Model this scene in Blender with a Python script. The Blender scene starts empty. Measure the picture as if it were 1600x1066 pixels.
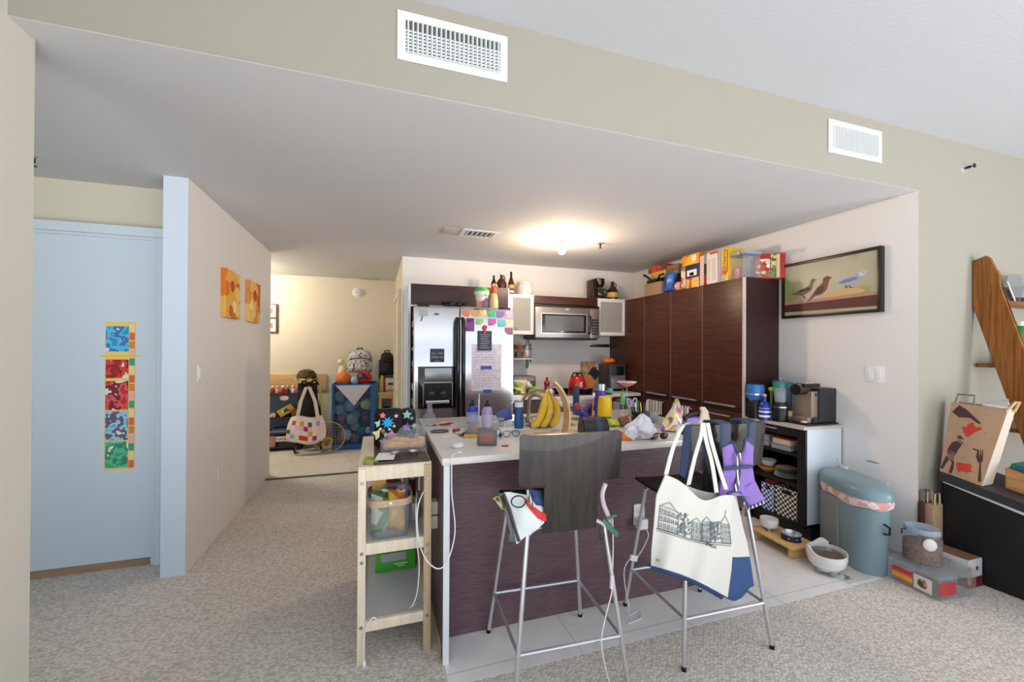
import bpy, bmesh, math, random
from mathutils import Vector, Matrix
random.seed(7)
C = bpy.context.scene.collection
PI = math.pi
# ---------------------------------------------------------------- camera
FPX, YAW, PIT, ROL, SX, SY, EYE = 642.35, math.radians(18.0086), math.radians(.2148), math.radians(.3129), -2.5, 9.6, 1.40
_F = Vector((math.sin(YAW)*math.cos(PIT), math.cos(YAW)*math.cos(PIT), math.sin(PIT)))
_R0 = Vector((math.cos(YAW), -math.sin(YAW), 0)); _U0 = _R0.cross(_F)
_R = math.cos(ROL)*_R0 + math.sin(ROL)*_U0; _U = -math.sin(ROL)*_R0 + math.cos(ROL)*_U0
_O = Vector((0, 0, EYE))
cd = bpy.data.cameras.new('camera'); cam = bpy.data.objects.new('camera', cd); C.objects.link(cam)
cd.sensor_width = 36; cd.lens = 36*FPX/1600; cd.shift_x = -SX/1600; cd.shift_y = SY/1600; cd.clip_start = .02
cam.matrix_world = Matrix(((_R.x, _U.x, -_F.x, 0), (_R.y, _U.y, -_F.y, 0), (_R.z, _U.z, -_F.z, EYE), (0, 0, 0, 1)))
bpy.context.scene.camera = cam
def at(px, py, x=None, y=None, z=None):
    """point of the room seen at a pixel of the photograph, on a wall, shelf or floor plane"""
    d = _F + _R*((px-800-SX)/FPX) - _U*((py-533-SY)/FPX)
    t = x/d.x if x is not None else y/d.y if y is not None else (z-EYE)/d.z
    return _O + d*t
def mpp(p): return (Vector(p)-_O).dot(_F)/FPX           # metres a photograph pixel covers there
def stand(px, py, z, r=0):                               # centre of a thing of radius r whose front foot shows at the pixel
    p = at(px, py, z=z); v = Vector((p.x, p.y, 0)).normalized(); return p + v*r
def hgt(p, py):                                          # height above p of the pixel row
    d0 = (Vector((p[0], p[1], EYE))-_O).dot(_F); k = at(800, py, y=1); 
    v = (Vector((p[0], p[1], 0))); 
    # solve z so that it projects to row py at the place of p
    lo, hi = -1., 4.
    for _ in range(40):
        m = (lo+hi)/2; w = Vector((p[0], p[1], m))-_O
        row = 533+SY-FPX*w.dot(_U)/w.dot(_F)
        if row > py: lo = m
        else: hi = m
    return lo-p[2]
def face(p): return math.atan2(-p[0], p[1])              # turn that shows a thing's front (-Y) to the room
# ---------------------------------------------------------------- mesh builder
class MB:
    def __init__(s): s.bm = bmesh.new()
    def _m(s, fs, mi):
        for f in fs: f.material_index = mi
    def box(s, x0, x1, y0, y1, z0, z1, mi=0, b=0, M=None):
        vs = [s.bm.verts.new(Vector(c)) for c in ((x0,y0,z0),(x1,y0,z0),(x1,y1,z0),(x0,y1,z0),(x0,y0,z1),(x1,y0,z1),(x1,y1,z1),(x0,y1,z1))]
        fs = [s.bm.faces.new([vs[i] for i in q]) for q in ((3,2,1,0),(4,5,6,7),(0,1,5,4),(1,2,6,5),(2,3,7,6),(3,0,4,7))]
        s._m(fs, mi)
        if b:
            es = list({e for f in fs for e in f.edges})
            r = bmesh.ops.bevel(s.bm, geom=es, offset=b, segments=2, profile=.6, affect='EDGES')
            vs = list({v for f in r['faces'] for v in f.verts} | {v for v in vs if v.is_valid}); s._m(r['faces'], mi)
        if M is not None: bmesh.ops.transform(s.bm, matrix=M, verts=[v for v in vs if v.is_valid])
        return s
    def cbox(s, c, d, mi=0, b=0, rz=0, rx=0, ry=0):     # centre, size
        M = Matrix.Translation(Vector(c)) @ Matrix.Rotation(rz,4,'Z') @ Matrix.Rotation(rx,4,'X') @ Matrix.Rotation(ry,4,'Y')
        return s.box(-d[0]/2, d[0]/2, -d[1]/2, d[1]/2, -d[2]/2, d[2]/2, mi, b, M)
    def lathe(s, prof, c=(0,0,0), n=20, mi=0, M=None, sx=1, sy=1, a0=0):
        rings = []
        for r, z in prof:
            if r < 1e-5: rings.append([s.bm.verts.new((0,0,z))])
            else: rings.append([s.bm.verts.new((r*sx*math.cos(a0+2*PI*i/n), r*sy*math.sin(a0+2*PI*i/n), z)) for i in range(n)])
        fs = []
        for a, b in zip(rings, rings[1:]):
            if len(a) == 1 and len(b) == 1: continue
            for i in range(n):
                j = (i+1) % n
                if len(a) == 1: fs.append(s.bm.faces.new((a[0], b[j], b[i])))
                elif len(b) == 1: fs.append(s.bm.faces.new((a[i], a[j], b[0])))
                else: fs.append(s.bm.faces.new((a[i], a[j], b[j], b[i])))
        s._m(fs, mi)
        T = Matrix.Translation(Vector(c)); 
        if M is not None: T = T @ M
        bmesh.ops.transform(s.bm, matrix=T, verts=[v for r in rings for v in r])
        return s
    def cyl(s, c, r, h, mi=0, n=20, r2=None, M=None):
        r2 = r if r2 is None else r2
        return s.lathe([(0,0),(r,0),(r2,h),(0,h)], c, n, mi, M)
    def ball(s, c, r, mi=0, n=14, M=None):
        R = r if isinstance(r, (tuple, list)) else (r,r,r); k = n//2
        pr = [(math.sin(PI*i/k), -math.cos(PI*i/k)) for i in range(k+1)]
        S = Matrix.Diagonal((R[0],R[1],R[2],1))
        return s.lathe(pr, c, n, mi, (M @ S) if M is not None else S)
    def tube(s, pts, r, mi=0, n=8, cap=True, closed=False):
        pts = [Vector(p) for p in pts]; N = len(pts); rr = r if isinstance(r, (list, tuple)) else [r]*N
        rings = []; up = None
        for i, p in enumerate(pts):
            if closed: t = pts[(i+1) % N]-pts[i-1]
            else: t = pts[min(i+1,N-1)]-pts[max(i-1,0)]
            t = t.normalized() if t.length > 1e-9 else Vector((0,0,1))
            if up is None:
                up = Vector((0,0,1)) if abs(t.z) < .9 else Vector((1,0,0))
            a = t.cross(up); a = a.normalized() if a.length > 1e-6 else t.orthogonal().normalized(); b = a.cross(t).normalized(); up = b
            rings.append([s.bm.verts.new(p + (a*math.cos(2*PI*k/n)+b*math.sin(2*PI*k/n))*rr[i]) for k in range(n)])
        fs = []
        prs = list(zip(rings, rings[1:])) + ([(rings[-1], rings[0])] if closed else [])
        for A, B in prs:
            for k in range(n):
                j = (k+1) % n; fs.append(s.bm.faces.new((A[k], A[j], B[j], B[k])))
        if cap and not closed: fs.append(s.bm.faces.new(list(reversed(rings[0])))); fs.append(s.bm.faces.new(rings[-1]))
        s._m(fs, mi); return s
    def prism(s, poly, a, b, ax='y', mi=0, bev=0):        # a flat outline given thickness along an axis
        def v3(u, v, w): return (w,u,v) if ax == 'x' else (u,w,v) if ax == 'y' else (u,v,w)
        A = [s.bm.verts.new(v3(u,v,a)) for u, v in poly]; B = [s.bm.verts.new(v3(u,v,b)) for u, v in poly]; n = len(poly)
        fs = [s.bm.faces.new(list(reversed(A))), s.bm.faces.new(B)] + [s.bm.faces.new((A[i], A[(i+1)%n], B[(i+1)%n], B[i])) for i in range(n)]
        s._m(fs, mi)
        if bev: 
            es = list({e for f in fs[:2] for e in f.edges}); r = bmesh.ops.bevel(s.bm, geom=es, offset=bev, segments=2, affect='EDGES'); s._m(r['faces'], mi)
        return s
    def slab(s, pts, n, th, mi=0):                        # 3-D outline pushed back along n by th
        n = Vector(n).normalized()*th; A = [s.bm.verts.new(Vector(p)) for p in pts]; B = [s.bm.verts.new(Vector(p)+n) for p in pts]; k = len(pts)
        fs = [s.bm.faces.new(A), s.bm.faces.new(list(reversed(B)))] + [s.bm.faces.new((A[i], B[i], B[(i+1)%k], A[(i+1)%k])) for i in range(k)]
        s._m(fs, mi); return s
    def grid(s, fn, nu, nv, mi=0, th=0, mf=None):          # surface fn(u,v); optional thickness; mf(u,v)->material
        V = [[s.bm.verts.new(Vector(fn(i/nu, j/nv))) for j in range(nv+1)] for i in range(nu+1)]
        fs = []
        for i in range(nu):
            for j in range(nv):
                try: f = s.bm.faces.new((V[i][j], V[i+1][j], V[i+1][j+1], V[i][j+1]))
                except ValueError: continue
                f.material_index = mf((i+.5)/nu, (j+.5)/nv) if mf else mi; fs.append(f)
        if th and fs:                                     # second skin behind the drawn surface
            bmesh.ops.recalc_face_normals(s.bm, faces=fs); vs = list({v for f in fs for v in f.verts}); nrm = {v: Vector() for v in vs}
            for f in fs:
                for v in f.verts: nrm[v] += f.normal*f.calc_area()
            sg = sum((Vector((0,-3,1.6))-f.calc_center_median()).normalized().dot(f.normal)*f.calc_area() for f in fs); sg = 1 if sg >= 0 else -1
            cp = {v: s.bm.verts.new(v.co-sg*th*(nrm[v].normalized() if nrm[v].length > 1e-12 else Vector((0,-1,0)))) for v in vs}
            bd = [e for e in {e for f in fs for e in f.edges} if len(e.link_faces) == 1]
            for f in fs:
                try: g = s.bm.faces.new([cp[v] for v in reversed(f.verts)]); g.material_index = f.material_index
                except ValueError: pass
            for e in bd:
                v1, v2 = e.verts
                try: g = s.bm.faces.new((v1, v2, cp[v2], cp[v1])); g.material_index = e.link_faces[0].material_index
                except ValueError: pass
        return s
    def xf(s, M): bmesh.ops.transform(s.bm, matrix=M, verts=s.bm.verts[:]); return s
    def jit(s, a):
        for v in s.bm.verts: v.co += Vector((random.uniform(-a,a), random.uniform(-a,a), random.uniform(-a,a)))
        return s
    def bounds(s):
        xs = [v.co for v in s.bm.verts]; return [min(c[i] for c in xs) for i in range(3)], [max(c[i] for c in xs) for i in range(3)]
OFF = {}
def obj(name, mb, mats, parent=None, smooth=35, local=False):
    me = bpy.data.meshes.new(name)
    if parent is not None and not local:
        o = OFF[parent.name]; bmesh.ops.translate(mb.bm, vec=-o, verts=mb.bm.verts[:])
    bmesh.ops.recalc_face_normals(mb.bm, faces=mb.bm.faces[:])
    if smooth:
        for f in mb.bm.faces: f.smooth = True
        for e in mb.bm.edges:
            if len(e.link_faces) == 2 and e.calc_face_angle(0) > math.radians(smooth): e.smooth = False
    mb.bm.to_mesh(me); mb.bm.free()
    for m in (mats if isinstance(mats, (list, tuple)) else [mats]): me.materials.append(m)
    ob = bpy.data.objects.new(name, me); C.objects.link(ob)
    if parent is not None: ob.parent = parent; OFF[ob.name] = OFF[parent.name].copy()
    return ob
def tag(o, label, cat, group=None):
    o['label'] = label; o['category'] = cat
    if group: o['group'] = group
    return o
def thing(name, label, cat, loc=(0,0,0), rz=0, group=None):
    o = bpy.data.objects.new(name, None); C.objects.link(o); o.empty_display_size = .05
    o.location = loc; o.rotation_euler = (0,0,rz); OFF[o.name] = Vector(loc)
    return tag(o, label, cat, group)
def solo(name, mb, mats, label, cat, group=None, smooth=35, loc=None, rz=0):
    """a thing that is one mesh; loc given -> the mesh is in local coordinates"""
    if loc is None:
        a, b = mb.bounds(); loc = Vector(((a[0]+b[0])/2, (a[1]+b[1])/2, a[2])); bmesh.ops.translate(mb.bm, vec=-loc, verts=mb.bm.verts[:])
    o = obj(name, mb, mats, smooth=smooth); o.location = loc; o.rotation_euler = (0,0,rz); OFF[o.name] = Vector(loc); return tag(o, label, cat, group)
def struct(name, mb, mats, smooth=0):
    o = obj(name, mb, mats, smooth=smooth); o['kind'] = 'structure'; return o
def copy_thing(o, loc, rz=None, label=None):
    c = o.copy(); C.objects.link(c); c.location = loc
    if rz is not None: c.rotation_euler = (0,0,rz)
    if label: c['label'] = label
    for ch in list(o.children):
        d = ch.copy(); C.objects.link(d); d.parent = c
        for g in list(ch.children): e = g.copy(); C.objects.link(e); e.parent = d
    return c
def words(txt, size, mat, parent, c, M, name='lettering', th=.0006, align='CENTER', bold=0):
    """letters as a mesh; c = world position, M = 3x3-ish rotation (local x along text, y up)"""
    cu = bpy.data.curves.new('t', 'FONT'); cu.body = txt; cu.size = size; cu.align_x = align; cu.align_y = 'CENTER'; cu.extrude = th; cu.offset = bold; cu.resolution_u = 2
    to = bpy.data.objects.new('t', cu); C.objects.link(to)
    me = bpy.data.meshes.new_from_object(to.evaluated_get(bpy.context.evaluated_depsgraph_get())); bpy.data.objects.remove(to); bpy.data.curves.remove(cu)
    T = Matrix.Translation(Vector(c)) @ M.to_4x4()
    me.transform(T)
    if parent is not None: me.transform(Matrix.Translation(-OFF[parent.name]))
    me.name = name; me.materials.clear(); me.materials.append(mat)
    o = bpy.data.objects.new(name, me); C.objects.link(o)
    if parent is not None: o.parent = parent; OFF[o.name] = OFF[parent.name].copy()
    return o
def axes(x, y):
    x = Vector(x).normalized(); z = x.cross(Vector(y)).normalized(); y = z.cross(x); return Matrix((x, y, z)).transposed()
FACE_CAM = axes((1,0,0), (0,0,1))          # lettering on a face that looks towards -Y
FACE_LEFT = axes((0,-1,0), (0,0,1))        # lettering on a face that looks towards -X
# ---------------------------------------------------------------- materials
def lin(c): return tuple(((v/255)/12.92 if v/255 <= .04045 else ((v/255+.055)/1.055)**2.4) for v in c)
_M = {}
def mat(name, rgb, rough=.5, metal=0, spec=.5, trans=0, bump=0, bscale=200, var=0, vscale=8, coat=0, alpha=1, emit=0, ior=1.45, sub=0):
    if name in _M: return _M[name]
    m = bpy.data.materials.new(name); m.use_nodes = True; nt = m.node_tree; P = nt.nodes['Principled BSDF']; _M[name] = m
    c = lin(rgb); P.inputs['Base Color'].default_value = (*c, 1)
    P.inputs['Roughness'].default_value = rough; P.inputs['Metallic'].default_value = metal; P.inputs['Specular IOR Level'].default_value = spec
    P.inputs['Transmission Weight'].default_value = trans; P.inputs['IOR'].default_value = ior; P.inputs['Coat Weight'].default_value = coat
    P.inputs['Alpha'].default_value = alpha
    if emit: P.inputs['Emission Color'].default_value = (*c, 1); P.inputs['Emission Strength'].default_value = emit
    if bump or var:
        tc = nt.nodes.new('ShaderNodeTexCoord')
    if bump:
        nz = nt.nodes.new('ShaderNodeTexNoise'); nz.inputs['Scale'].default_value = bscale; nz.inputs['Detail'].default_value = 3
        bp = nt.nodes.new('ShaderNodeBump'); bp.inputs['Strength'].default_value = bump; bp.inputs['Distance'].default_value = .004
        nt.links.new(tc.outputs['Object'], nz.inputs['Vector']); nt.links.new(nz.outputs['Fac'], bp.inputs['Height']); nt.links.new(bp.outputs['Normal'], P.inputs['Normal'])
    if var:
        n2 = nt.nodes.new('ShaderNodeTexNoise'); n2.inputs['Scale'].default_value = vscale; n2.inputs['Detail'].default_value = 4
        rp = nt.nodes.new('ShaderNodeValToRGB'); rp.color_ramp.elements[0].position = .3; rp.color_ramp.elements[1].position = .7
        rp.color_ramp.elements[0].color = (*[v*(1-var) for v in c], 1); rp.color_ramp.elements[1].color = (*[min(1, v*(1+var)) for v in c], 1)
        nt.links.new(tc.outputs['Object'], n2.inputs['Vector']); nt.links.new(n2.outputs['Fac'], rp.inputs['Fac']); nt.links.new(rp.outputs['Color'], P.inputs['Base Color'])
    return m
def wood(name, a, b, rough=.4, stretch=(1,1,14), scale=6, coat=0, spec=.5, bump=.05, rot=(0,0,0)):
    """grain: bands run along the axis with the smallest stretch"""
    if name in _M: return _M[name]
    m = mat(name, a, rough, spec=spec, coat=coat); nt = m.node_tree; P = nt.nodes['Principled BSDF']
    tc = nt.nodes.new('ShaderNodeTexCoord'); mp = nt.nodes.new('ShaderNodeMapping'); mp.inputs['Scale'].default_value = stretch; mp.inputs['Rotation'].default_value = rot
    nz = nt.nodes.new('ShaderNodeTexNoise'); nz.inputs['Scale'].default_value = scale; nz.inputs['Detail'].default_value = 5; nz.inputs['Distortion'].default_value = .6
    rp = nt.nodes.new('ShaderNodeValToRGB'); rp.color_ramp.elements[0].color = (*lin(a),1); rp.color_ramp.elements[1].color = (*lin(b),1)
    rp.color_ramp.elements[0].position = .35; rp.color_ramp.elements[1].position = .65
    bp = nt.nodes.new('ShaderNodeBump'); bp.inputs['Strength'].default_value = bump; bp.inputs['Distance'].default_value = .002
    L = nt.links.new; L(tc.outputs['Object'], mp.inputs['Vector']); L(mp.outputs['Vector'], nz.inputs['Vector']); L(nz.outputs['Fac'], rp.inputs['Fac'])
    L(rp.outputs['Color'], P.inputs['Base Color']); L(nz.outputs['Fac'], bp.inputs['Height']); L(bp.outputs['Normal'], P.inputs['Normal'])
    return m
def blotch(name, cols, scale=30, rough=.6, kind='vor', alpha=1, spec=.4):
    """patches of several colours, for printed packets and cloths"""
    if name in _M: return _M[name]
    m = mat(name, cols[0], rough, spec=spec, alpha=alpha); nt = m.node_tree; P = nt.nodes['Principled BSDF']; L = nt.links.new
    tc = nt.nodes.new('ShaderNodeTexCoord'); rp = nt.nodes.new('ShaderNodeValToRGB'); rp.color_ramp.interpolation = 'CONSTANT'
    if kind == 'vor':
        v = nt.nodes.new('ShaderNodeTexVoronoi'); v.inputs['Scale'].default_value = scale; sp = nt.nodes.new('ShaderNodeSeparateColor')
        L(tc.outputs['Object'], v.inputs['Vector']); L(v.outputs['Color'], sp.inputs['Color']); L(sp.outputs['Red'], rp.inputs['Fac'])
    else:
        v = nt.nodes.new('ShaderNodeTexNoise'); v.inputs['Scale'].default_value = scale; v.inputs['Detail'].default_value = 2
        mr = nt.nodes.new('ShaderNodeMapRange'); mr.inputs['From Min'].default_value = .3; mr.inputs['From Max'].default_value = .7
        L(tc.outputs['Object'], v.inputs['Vector']); L(v.outputs['Fac'], mr.inputs['Value']); L(mr.outputs['Result'], rp.inputs['Fac'])
        if kind == 'soft': rp.color_ramp.interpolation = 'EASE'
    e = rp.color_ramp.elements; n = len(cols)
    while len(e) < n: e.new(.5)
    for i, c in enumerate(cols): e[i].position = i/n; e[i].color = (*lin(c),1)
    L(rp.outputs['Color'], P.inputs['Base Color']); return m
def glass(name, rgb, rough=.02, alpha=.35):
    """thin clear walls: mostly see-through with a clear sheen"""
    if name in _M: return _M[name]
    m = bpy.data.materials.new(name); m.use_nodes = True; nt = m.node_tree; nt.nodes.clear(); _M[name] = m
    o = nt.nodes.new('ShaderNodeOutputMaterial'); t = nt.nodes.new('ShaderNodeBsdfTransparent'); t.inputs['Color'].default_value = (*[1-(1-v)*.25 for v in lin(rgb)], 1)
    p = nt.nodes.new('ShaderNodeBsdfPrincipled'); p.inputs['Base Color'].default_value = (*lin(rgb),1); p.inputs['Roughness'].default_value = rough
    x = nt.nodes.new('ShaderNodeMixShader'); x.inputs['Fac'].default_value = alpha
    L = nt.links.new; L(t.outputs[0], x.inputs[1]); L(p.outputs[0], x.inputs[2]); L(x.outputs[0], o.inputs['Surface']); return m
def stripes(name, cols, axis, period, rough=.8, off=0, diag=None):
    if name in _M: return _M[name]
    m = mat(name, cols[0], rough); nt = m.node_tree; P = nt.nodes['Principled BSDF']; L = nt.links.new
    tc = nt.nodes.new('ShaderNodeTexCoord'); dt = nt.nodes.new('ShaderNodeVectorMath'); dt.operation = 'DOT_PRODUCT'; dt.inputs[1].default_value = axis
    a = nt.nodes.new('ShaderNodeMath'); a.operation = 'MULTIPLY_ADD'; a.inputs[1].default_value = 1/period; a.inputs[2].default_value = off
    f = nt.nodes.new('ShaderNodeMath'); f.operation = 'FRACT'; rp = nt.nodes.new('ShaderNodeValToRGB'); rp.color_ramp.interpolation = 'CONSTANT'
    e = rp.color_ramp.elements; n = len(cols)
    while len(e) < n: e.new(.5)
    for i, c in enumerate(cols): e[i].position = i/n; e[i].color = (*lin(c),1)
    L(tc.outputs['Object'], dt.inputs[0]); L(dt.outputs['Value'], a.inputs[0]); L(a.outputs[0], f.inputs[0]); L(f.outputs[0], rp.inputs['Fac']); L(rp.outputs['Color'], P.inputs['Base Color']); return m
def checks(name, a, b, scale, rough=.6, rot=(0,0,0)):
    if name in _M: return _M[name]
    m = mat(name, a, rough); nt = m.node_tree; P = nt.nodes['Principled BSDF']; L = nt.links.new
    tc = nt.nodes.new('ShaderNodeTexCoord'); mp = nt.nodes.new('ShaderNodeMapping'); mp.inputs['Rotation'].default_value = rot; mp.inputs['Location'].default_value = (.0031,.0017,.0023)
    ck = nt.nodes.new('ShaderNodeTexChecker'); ck.inputs['Scale'].default_value = scale; ck.inputs['Color1'].default_value = (*lin(a),1); ck.inputs['Color2'].default_value = (*lin(b),1)
    L(tc.outputs['Object'], mp.inputs['Vector']); L(mp.outputs['Vector'], ck.inputs['Vector']); L(ck.outputs['Color'], P.inputs['Base Color']); return m
def carpet(name, a, b):
    m = mat(name, a, .95, spec=.1); nt = m.node_tree; P = nt.nodes['Principled BSDF']; L = nt.links.new
    tc = nt.nodes.new('ShaderNodeTexCoord'); v = nt.nodes.new('ShaderNodeTexVoronoi'); v.inputs['Scale'].default_value = 70; v.inputs['Randomness'].default_value = .6
    mp = nt.nodes.new('ShaderNodeMapping'); mp.inputs['Scale'].default_value = (.75,1.35,1); mp.inputs['Rotation'].default_value = (0,0,.5)
    n = nt.nodes.new('ShaderNodeTexNoise'); n.inputs['Scale'].default_value = 1.3; n.inputs['Detail'].default_value = 5
    n3 = nt.nodes.new('ShaderNodeTexNoise'); n3.inputs['Scale'].default_value = 160; n3.inputs['Detail'].default_value = 2
    rp = nt.nodes.new('ShaderNodeValToRGB'); rp.color_ramp.elements[0].position = .1; rp.color_ramp.elements[1].position = .75
    rp.color_ramp.elements[0].color = (*lin(a),1); rp.color_ramp.elements[1].color = (*lin(b),1)
    mx = nt.nodes.new('ShaderNodeMix'); mx.data_type = 'RGBA'; mx.blend_type = 'MULTIPLY'; mx.inputs['Factor'].default_value = .3
    mx2 = nt.nodes.new('ShaderNodeMix'); mx2.data_type = 'RGBA'; mx2.blend_type = 'OVERLAY'; mx2.inputs['Factor'].default_value = .35
    bp = nt.nodes.new('ShaderNodeBump'); bp.inputs['Strength'].default_value = .35; bp.inputs['Distance'].default_value = .005; bp.invert = True
    L(tc.outputs['Object'], mp.inputs['Vector']); L(mp.outputs['Vector'], v.inputs['Vector']); L(tc.outputs['Object'], n.inputs['Vector']); L(tc.outputs['Object'], n3.inputs['Vector'])
    sm = nt.nodes.new('ShaderNodeMath'); sm.operation = 'MULTIPLY'; sm.inputs[1].default_value = 1.1
    L(v.outputs['Distance'], sm.inputs[0]); iv = nt.nodes.new('ShaderNodeMath'); iv.operation = 'SUBTRACT'; iv.inputs[0].default_value = 1; L(sm.outputs[0], iv.inputs[1]); L(iv.outputs[0], rp.inputs['Fac'])
    L(rp.outputs['Color'], mx2.inputs['A']); L(n3.outputs['Fac'], mx2.inputs['B']); L(mx2.outputs['Result'], mx.inputs['A']); L(n.outputs['Fac'], mx.inputs['B']); L(mx.outputs['Result'], P.inputs['Base Color'])
    L(v.outputs['Distance'], bp.inputs['Height']); L(bp.outputs['Normal'], P.inputs['Normal']); return m
def tiles(name, a, b, size, grout):
    m = mat(name, a, .28, spec=.5); nt = m.node_tree; P = nt.nodes['Principled BSDF']; L = nt.links.new
    tc = nt.nodes.new('ShaderNodeTexCoord'); mp = nt.nodes.new('ShaderNodeMapping'); mp.inputs['Location'].default_value = (.33,.1,0)
    br = nt.nodes.new('ShaderNodeTexBrick'); br.offset = 0; br.inputs['Scale'].default_value = 1; br.inputs['Brick Width'].default_value = size; br.inputs['Row Height'].default_value = size
    br.inputs['Mortar Size'].default_value = .002; br.inputs['Mortar'].default_value = (*lin(grout),1)
    n = nt.nodes.new('ShaderNodeTexNoise'); n.inputs['Scale'].default_value = 5; n.inputs['Detail'].default_value = 7; n.inputs['Roughness'].default_value = .65
    rp = nt.nodes.new('ShaderNodeValToRGB'); rp.color_ramp.elements[0].position = .35; rp.color_ramp.elements[1].position = .65
    rp.color_ramp.elements[0].color = (*lin(a),1); rp.color_ramp.elements[1].color = (*lin(b),1)
    L(tc.outputs['Object'], mp.inputs['Vector']); L(mp.outputs['Vector'], br.inputs['Vector']); L(tc.outputs['Object'], n.inputs['Vector']); L(n.outputs['Fac'], rp.inputs['Fac'])
    L(rp.outputs['Color'], br.inputs['Color1']); L(rp.outputs['Color'], br.inputs['Color2']); L(br.outputs['Color'], P.inputs['Base Color']); return m
# ---- palette
W_WHITE = mat('kitchen wall paint', (228,225,223), .7, bump=.06, bscale=90)
W_STUB = mat('bluish daylit white', (202,214,226), .5, bump=.03, bscale=60)  # white paint with the blue of daylight put into its colour
W_LEFT = mat('lightened cream paint', (206,203,192), .75, bump=.06, bscale=90); W_CREAM = mat('cream wall paint', (152,148,136), .75, bump=.06, bscale=90)  # one cream paint in two copies: lightened on the left wall, darkened where over-lit
W_ENTRY = mat('yellow cream wall paint', (220,211,190), .75, bump=.05, bscale=90)
CEIL = mat('grey white ceiling paint', (206,206,208), .85, bump=.08, bscale=60)
CEIL_HI = mat('textured ceiling', (192,194,199), .9, bump=.35, bscale=55)
DOORP = mat('pale blue door paint', (200,214,223), .35)
CARPET = carpet('looped beige carpet', (188,181,172), (240,234,226))
TILE = tiles('pale stone tile', (222,222,223), (235,234,233), .62, (176,174,172))
TILE_E = tiles('tan entry tile', (186,168,140), (200,182,152), .45, (160,142,116))
BLACK = mat('black plastic', (18,18,20), .35); MBLACK = mat('matt black', (16,16,18), .7); WHITE = mat('white plastic', (235,236,238), .35); PAPER = mat('white paper', (236,234,232), .8)
STEEL = mat('brushed steel', (168,170,172), .3, metal=1); CHROME = mat('satin chrome', (205,207,210), .3, metal=.75); DARKM = mat('dark metal', (50,52,56), .35, metal=.8)
WENGE = wood('reddish wenge', (58,30,22), (82,42,28), .38, (.6,.6,9), 7, spec=.4)
WENGE_E = wood('dark end board', (46,28,28), (62,40,38), .45, (3,3,60), 5, spec=.35, bump=.1); WENGE_D = wood('dark wenge panel', (88,68,74), (112,90,96), .45, (3,3,60), 5, spec=.35, bump=.1)
WENGE_H = wood('dark cabinet board', (48,34,36), (62,45,46), .45, (1,1,20), 6, spec=.4)
BIRCH = wood('pale birch', (222,208,184), (234,222,200), .45, (12,12,1), 4, spec=.35, bump=.02)
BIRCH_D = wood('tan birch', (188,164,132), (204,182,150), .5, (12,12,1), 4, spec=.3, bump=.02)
OAK = wood('honey oak', (112,66,28), (150,96,46), .42, (1,34,1.2), 3, spec=.3, rot=(.255,0,0))
BAMBOO = wood('bamboo', (206,164,106), (222,184,128), .4, (2,20,20), 3, spec=.4)
COUNTER = mat('pale quartz', (216,212,206), .18, var=.05, vscale=60)
KRAFT = mat('kraft paper', (178,146,116), .75, var=.06, vscale=20)
YELLOW = mat('yellow plastic', (238,196,28), .35); PURPLE = mat('purple plastic', (92,58,160), .35); NAVY = mat('navy cloth', (36,44,74), .85); TEAL = mat('teal plastic', (30,130,118), .35)
RED = mat('red plastic', (190,36,32), .3); GREEN = mat('green plastic', (70,160,70), .4); BLUE = mat('blue plastic', (52,110,196), .35); ORANGE = mat('orange plastic', (232,120,40), .5); PINK = mat('pink plastic', (222,120,150), .4)
CLEAR = glass('clear plastic', (225,230,235), .06, .15); AMBER = mat('amber glass', (56,24,8), .06, coat=.4); DGLASS = mat('dark glass', (10,12,14), .06, coat=.3)
INK = mat('black ink', (30,30,34), .8); GINK = mat('grey ink', (120,120,126), .8)
# ================================================================ the rooms
H = 2.44; HH = 2.822; SF = 1.715; RX = 3.335; BY = 4.80; HX = -1.11
m = MB().box(-3.2, 5.6, -.6, 1.695, -.05, 0).box(-3.2, .285, 1.695, 4.93, -.05, 0); struct('floor', m, CARPET)
struct('floor_kitchen', MB().box(.2855, 5.6, 1.6955, 4.95, -.05, 0.001), TILE)
struct('floor_entry', MB().box(-3.2, .285, 4.93, 6.75, -.05, 0.001), CARPET)
struct('trim_1', MB().box(-1.11, .27, 4.90, 4.955, 0, .006, b=.002), mat('dark threshold', (70,66,62), .6))
# left wall next to the entry nook, hall wall, door wall
struct('wall_left', MB().box(HX-.125, HX, -.6, SF, -.02, HH).box(HX-.125, HX, SF, 1.825, -.02, H), W_LEFT)
m = MB().box(HX-.127, HX, 3.02, 5.10, -.02, H)
for f in m.bm.faces: f.material_index = 1 if abs(f.calc_center_median().y-3.02) < 1e-3 or abs(f.calc_center_median().x-HX+.127) < 1e-3 else 0
struct('wall_hall', m, [W_WHITE, W_STUB])
m = MB().box(-3.2, HX-.127, 3.30, 3.40, 2.15, H).box(-3.2, -2.62, 3.30, 3.40, 0, 2.15).box(-1.26, HX-.127, 3.30, 3.40, 0, 2.15)
struct('wall_nook', m, mat('greenish cream paint', (212,206,186), .75))  # one even greenish cream above and beside the door
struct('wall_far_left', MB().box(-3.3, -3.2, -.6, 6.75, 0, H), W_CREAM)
d = struct('door_1', MB().box(-2.24, -1.374, 3.235, 3.28, .045, 2.085, b=.003), DOORP)
m = MB().box(-2.36, -1.24, 3.20, 3.305, 2.10, 2.16, b=.006).box(-1.345, -1.24, 3.20, 3.305, 0, 2.10, b=.006).box(-2.36, -2.255, 3.20, 3.305, 0, 2.10, b=.006)
m.box(-2.255, -1.345, 3.222, 3.30, 2.084, 2.10).box(-1.372, -1.345, 3.225, 3.30, .0, 2.084).box(-2.255, -2.242, 3.225, 3.30, 0, 2.084)
struct('trim_2', m, DOORP)
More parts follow.
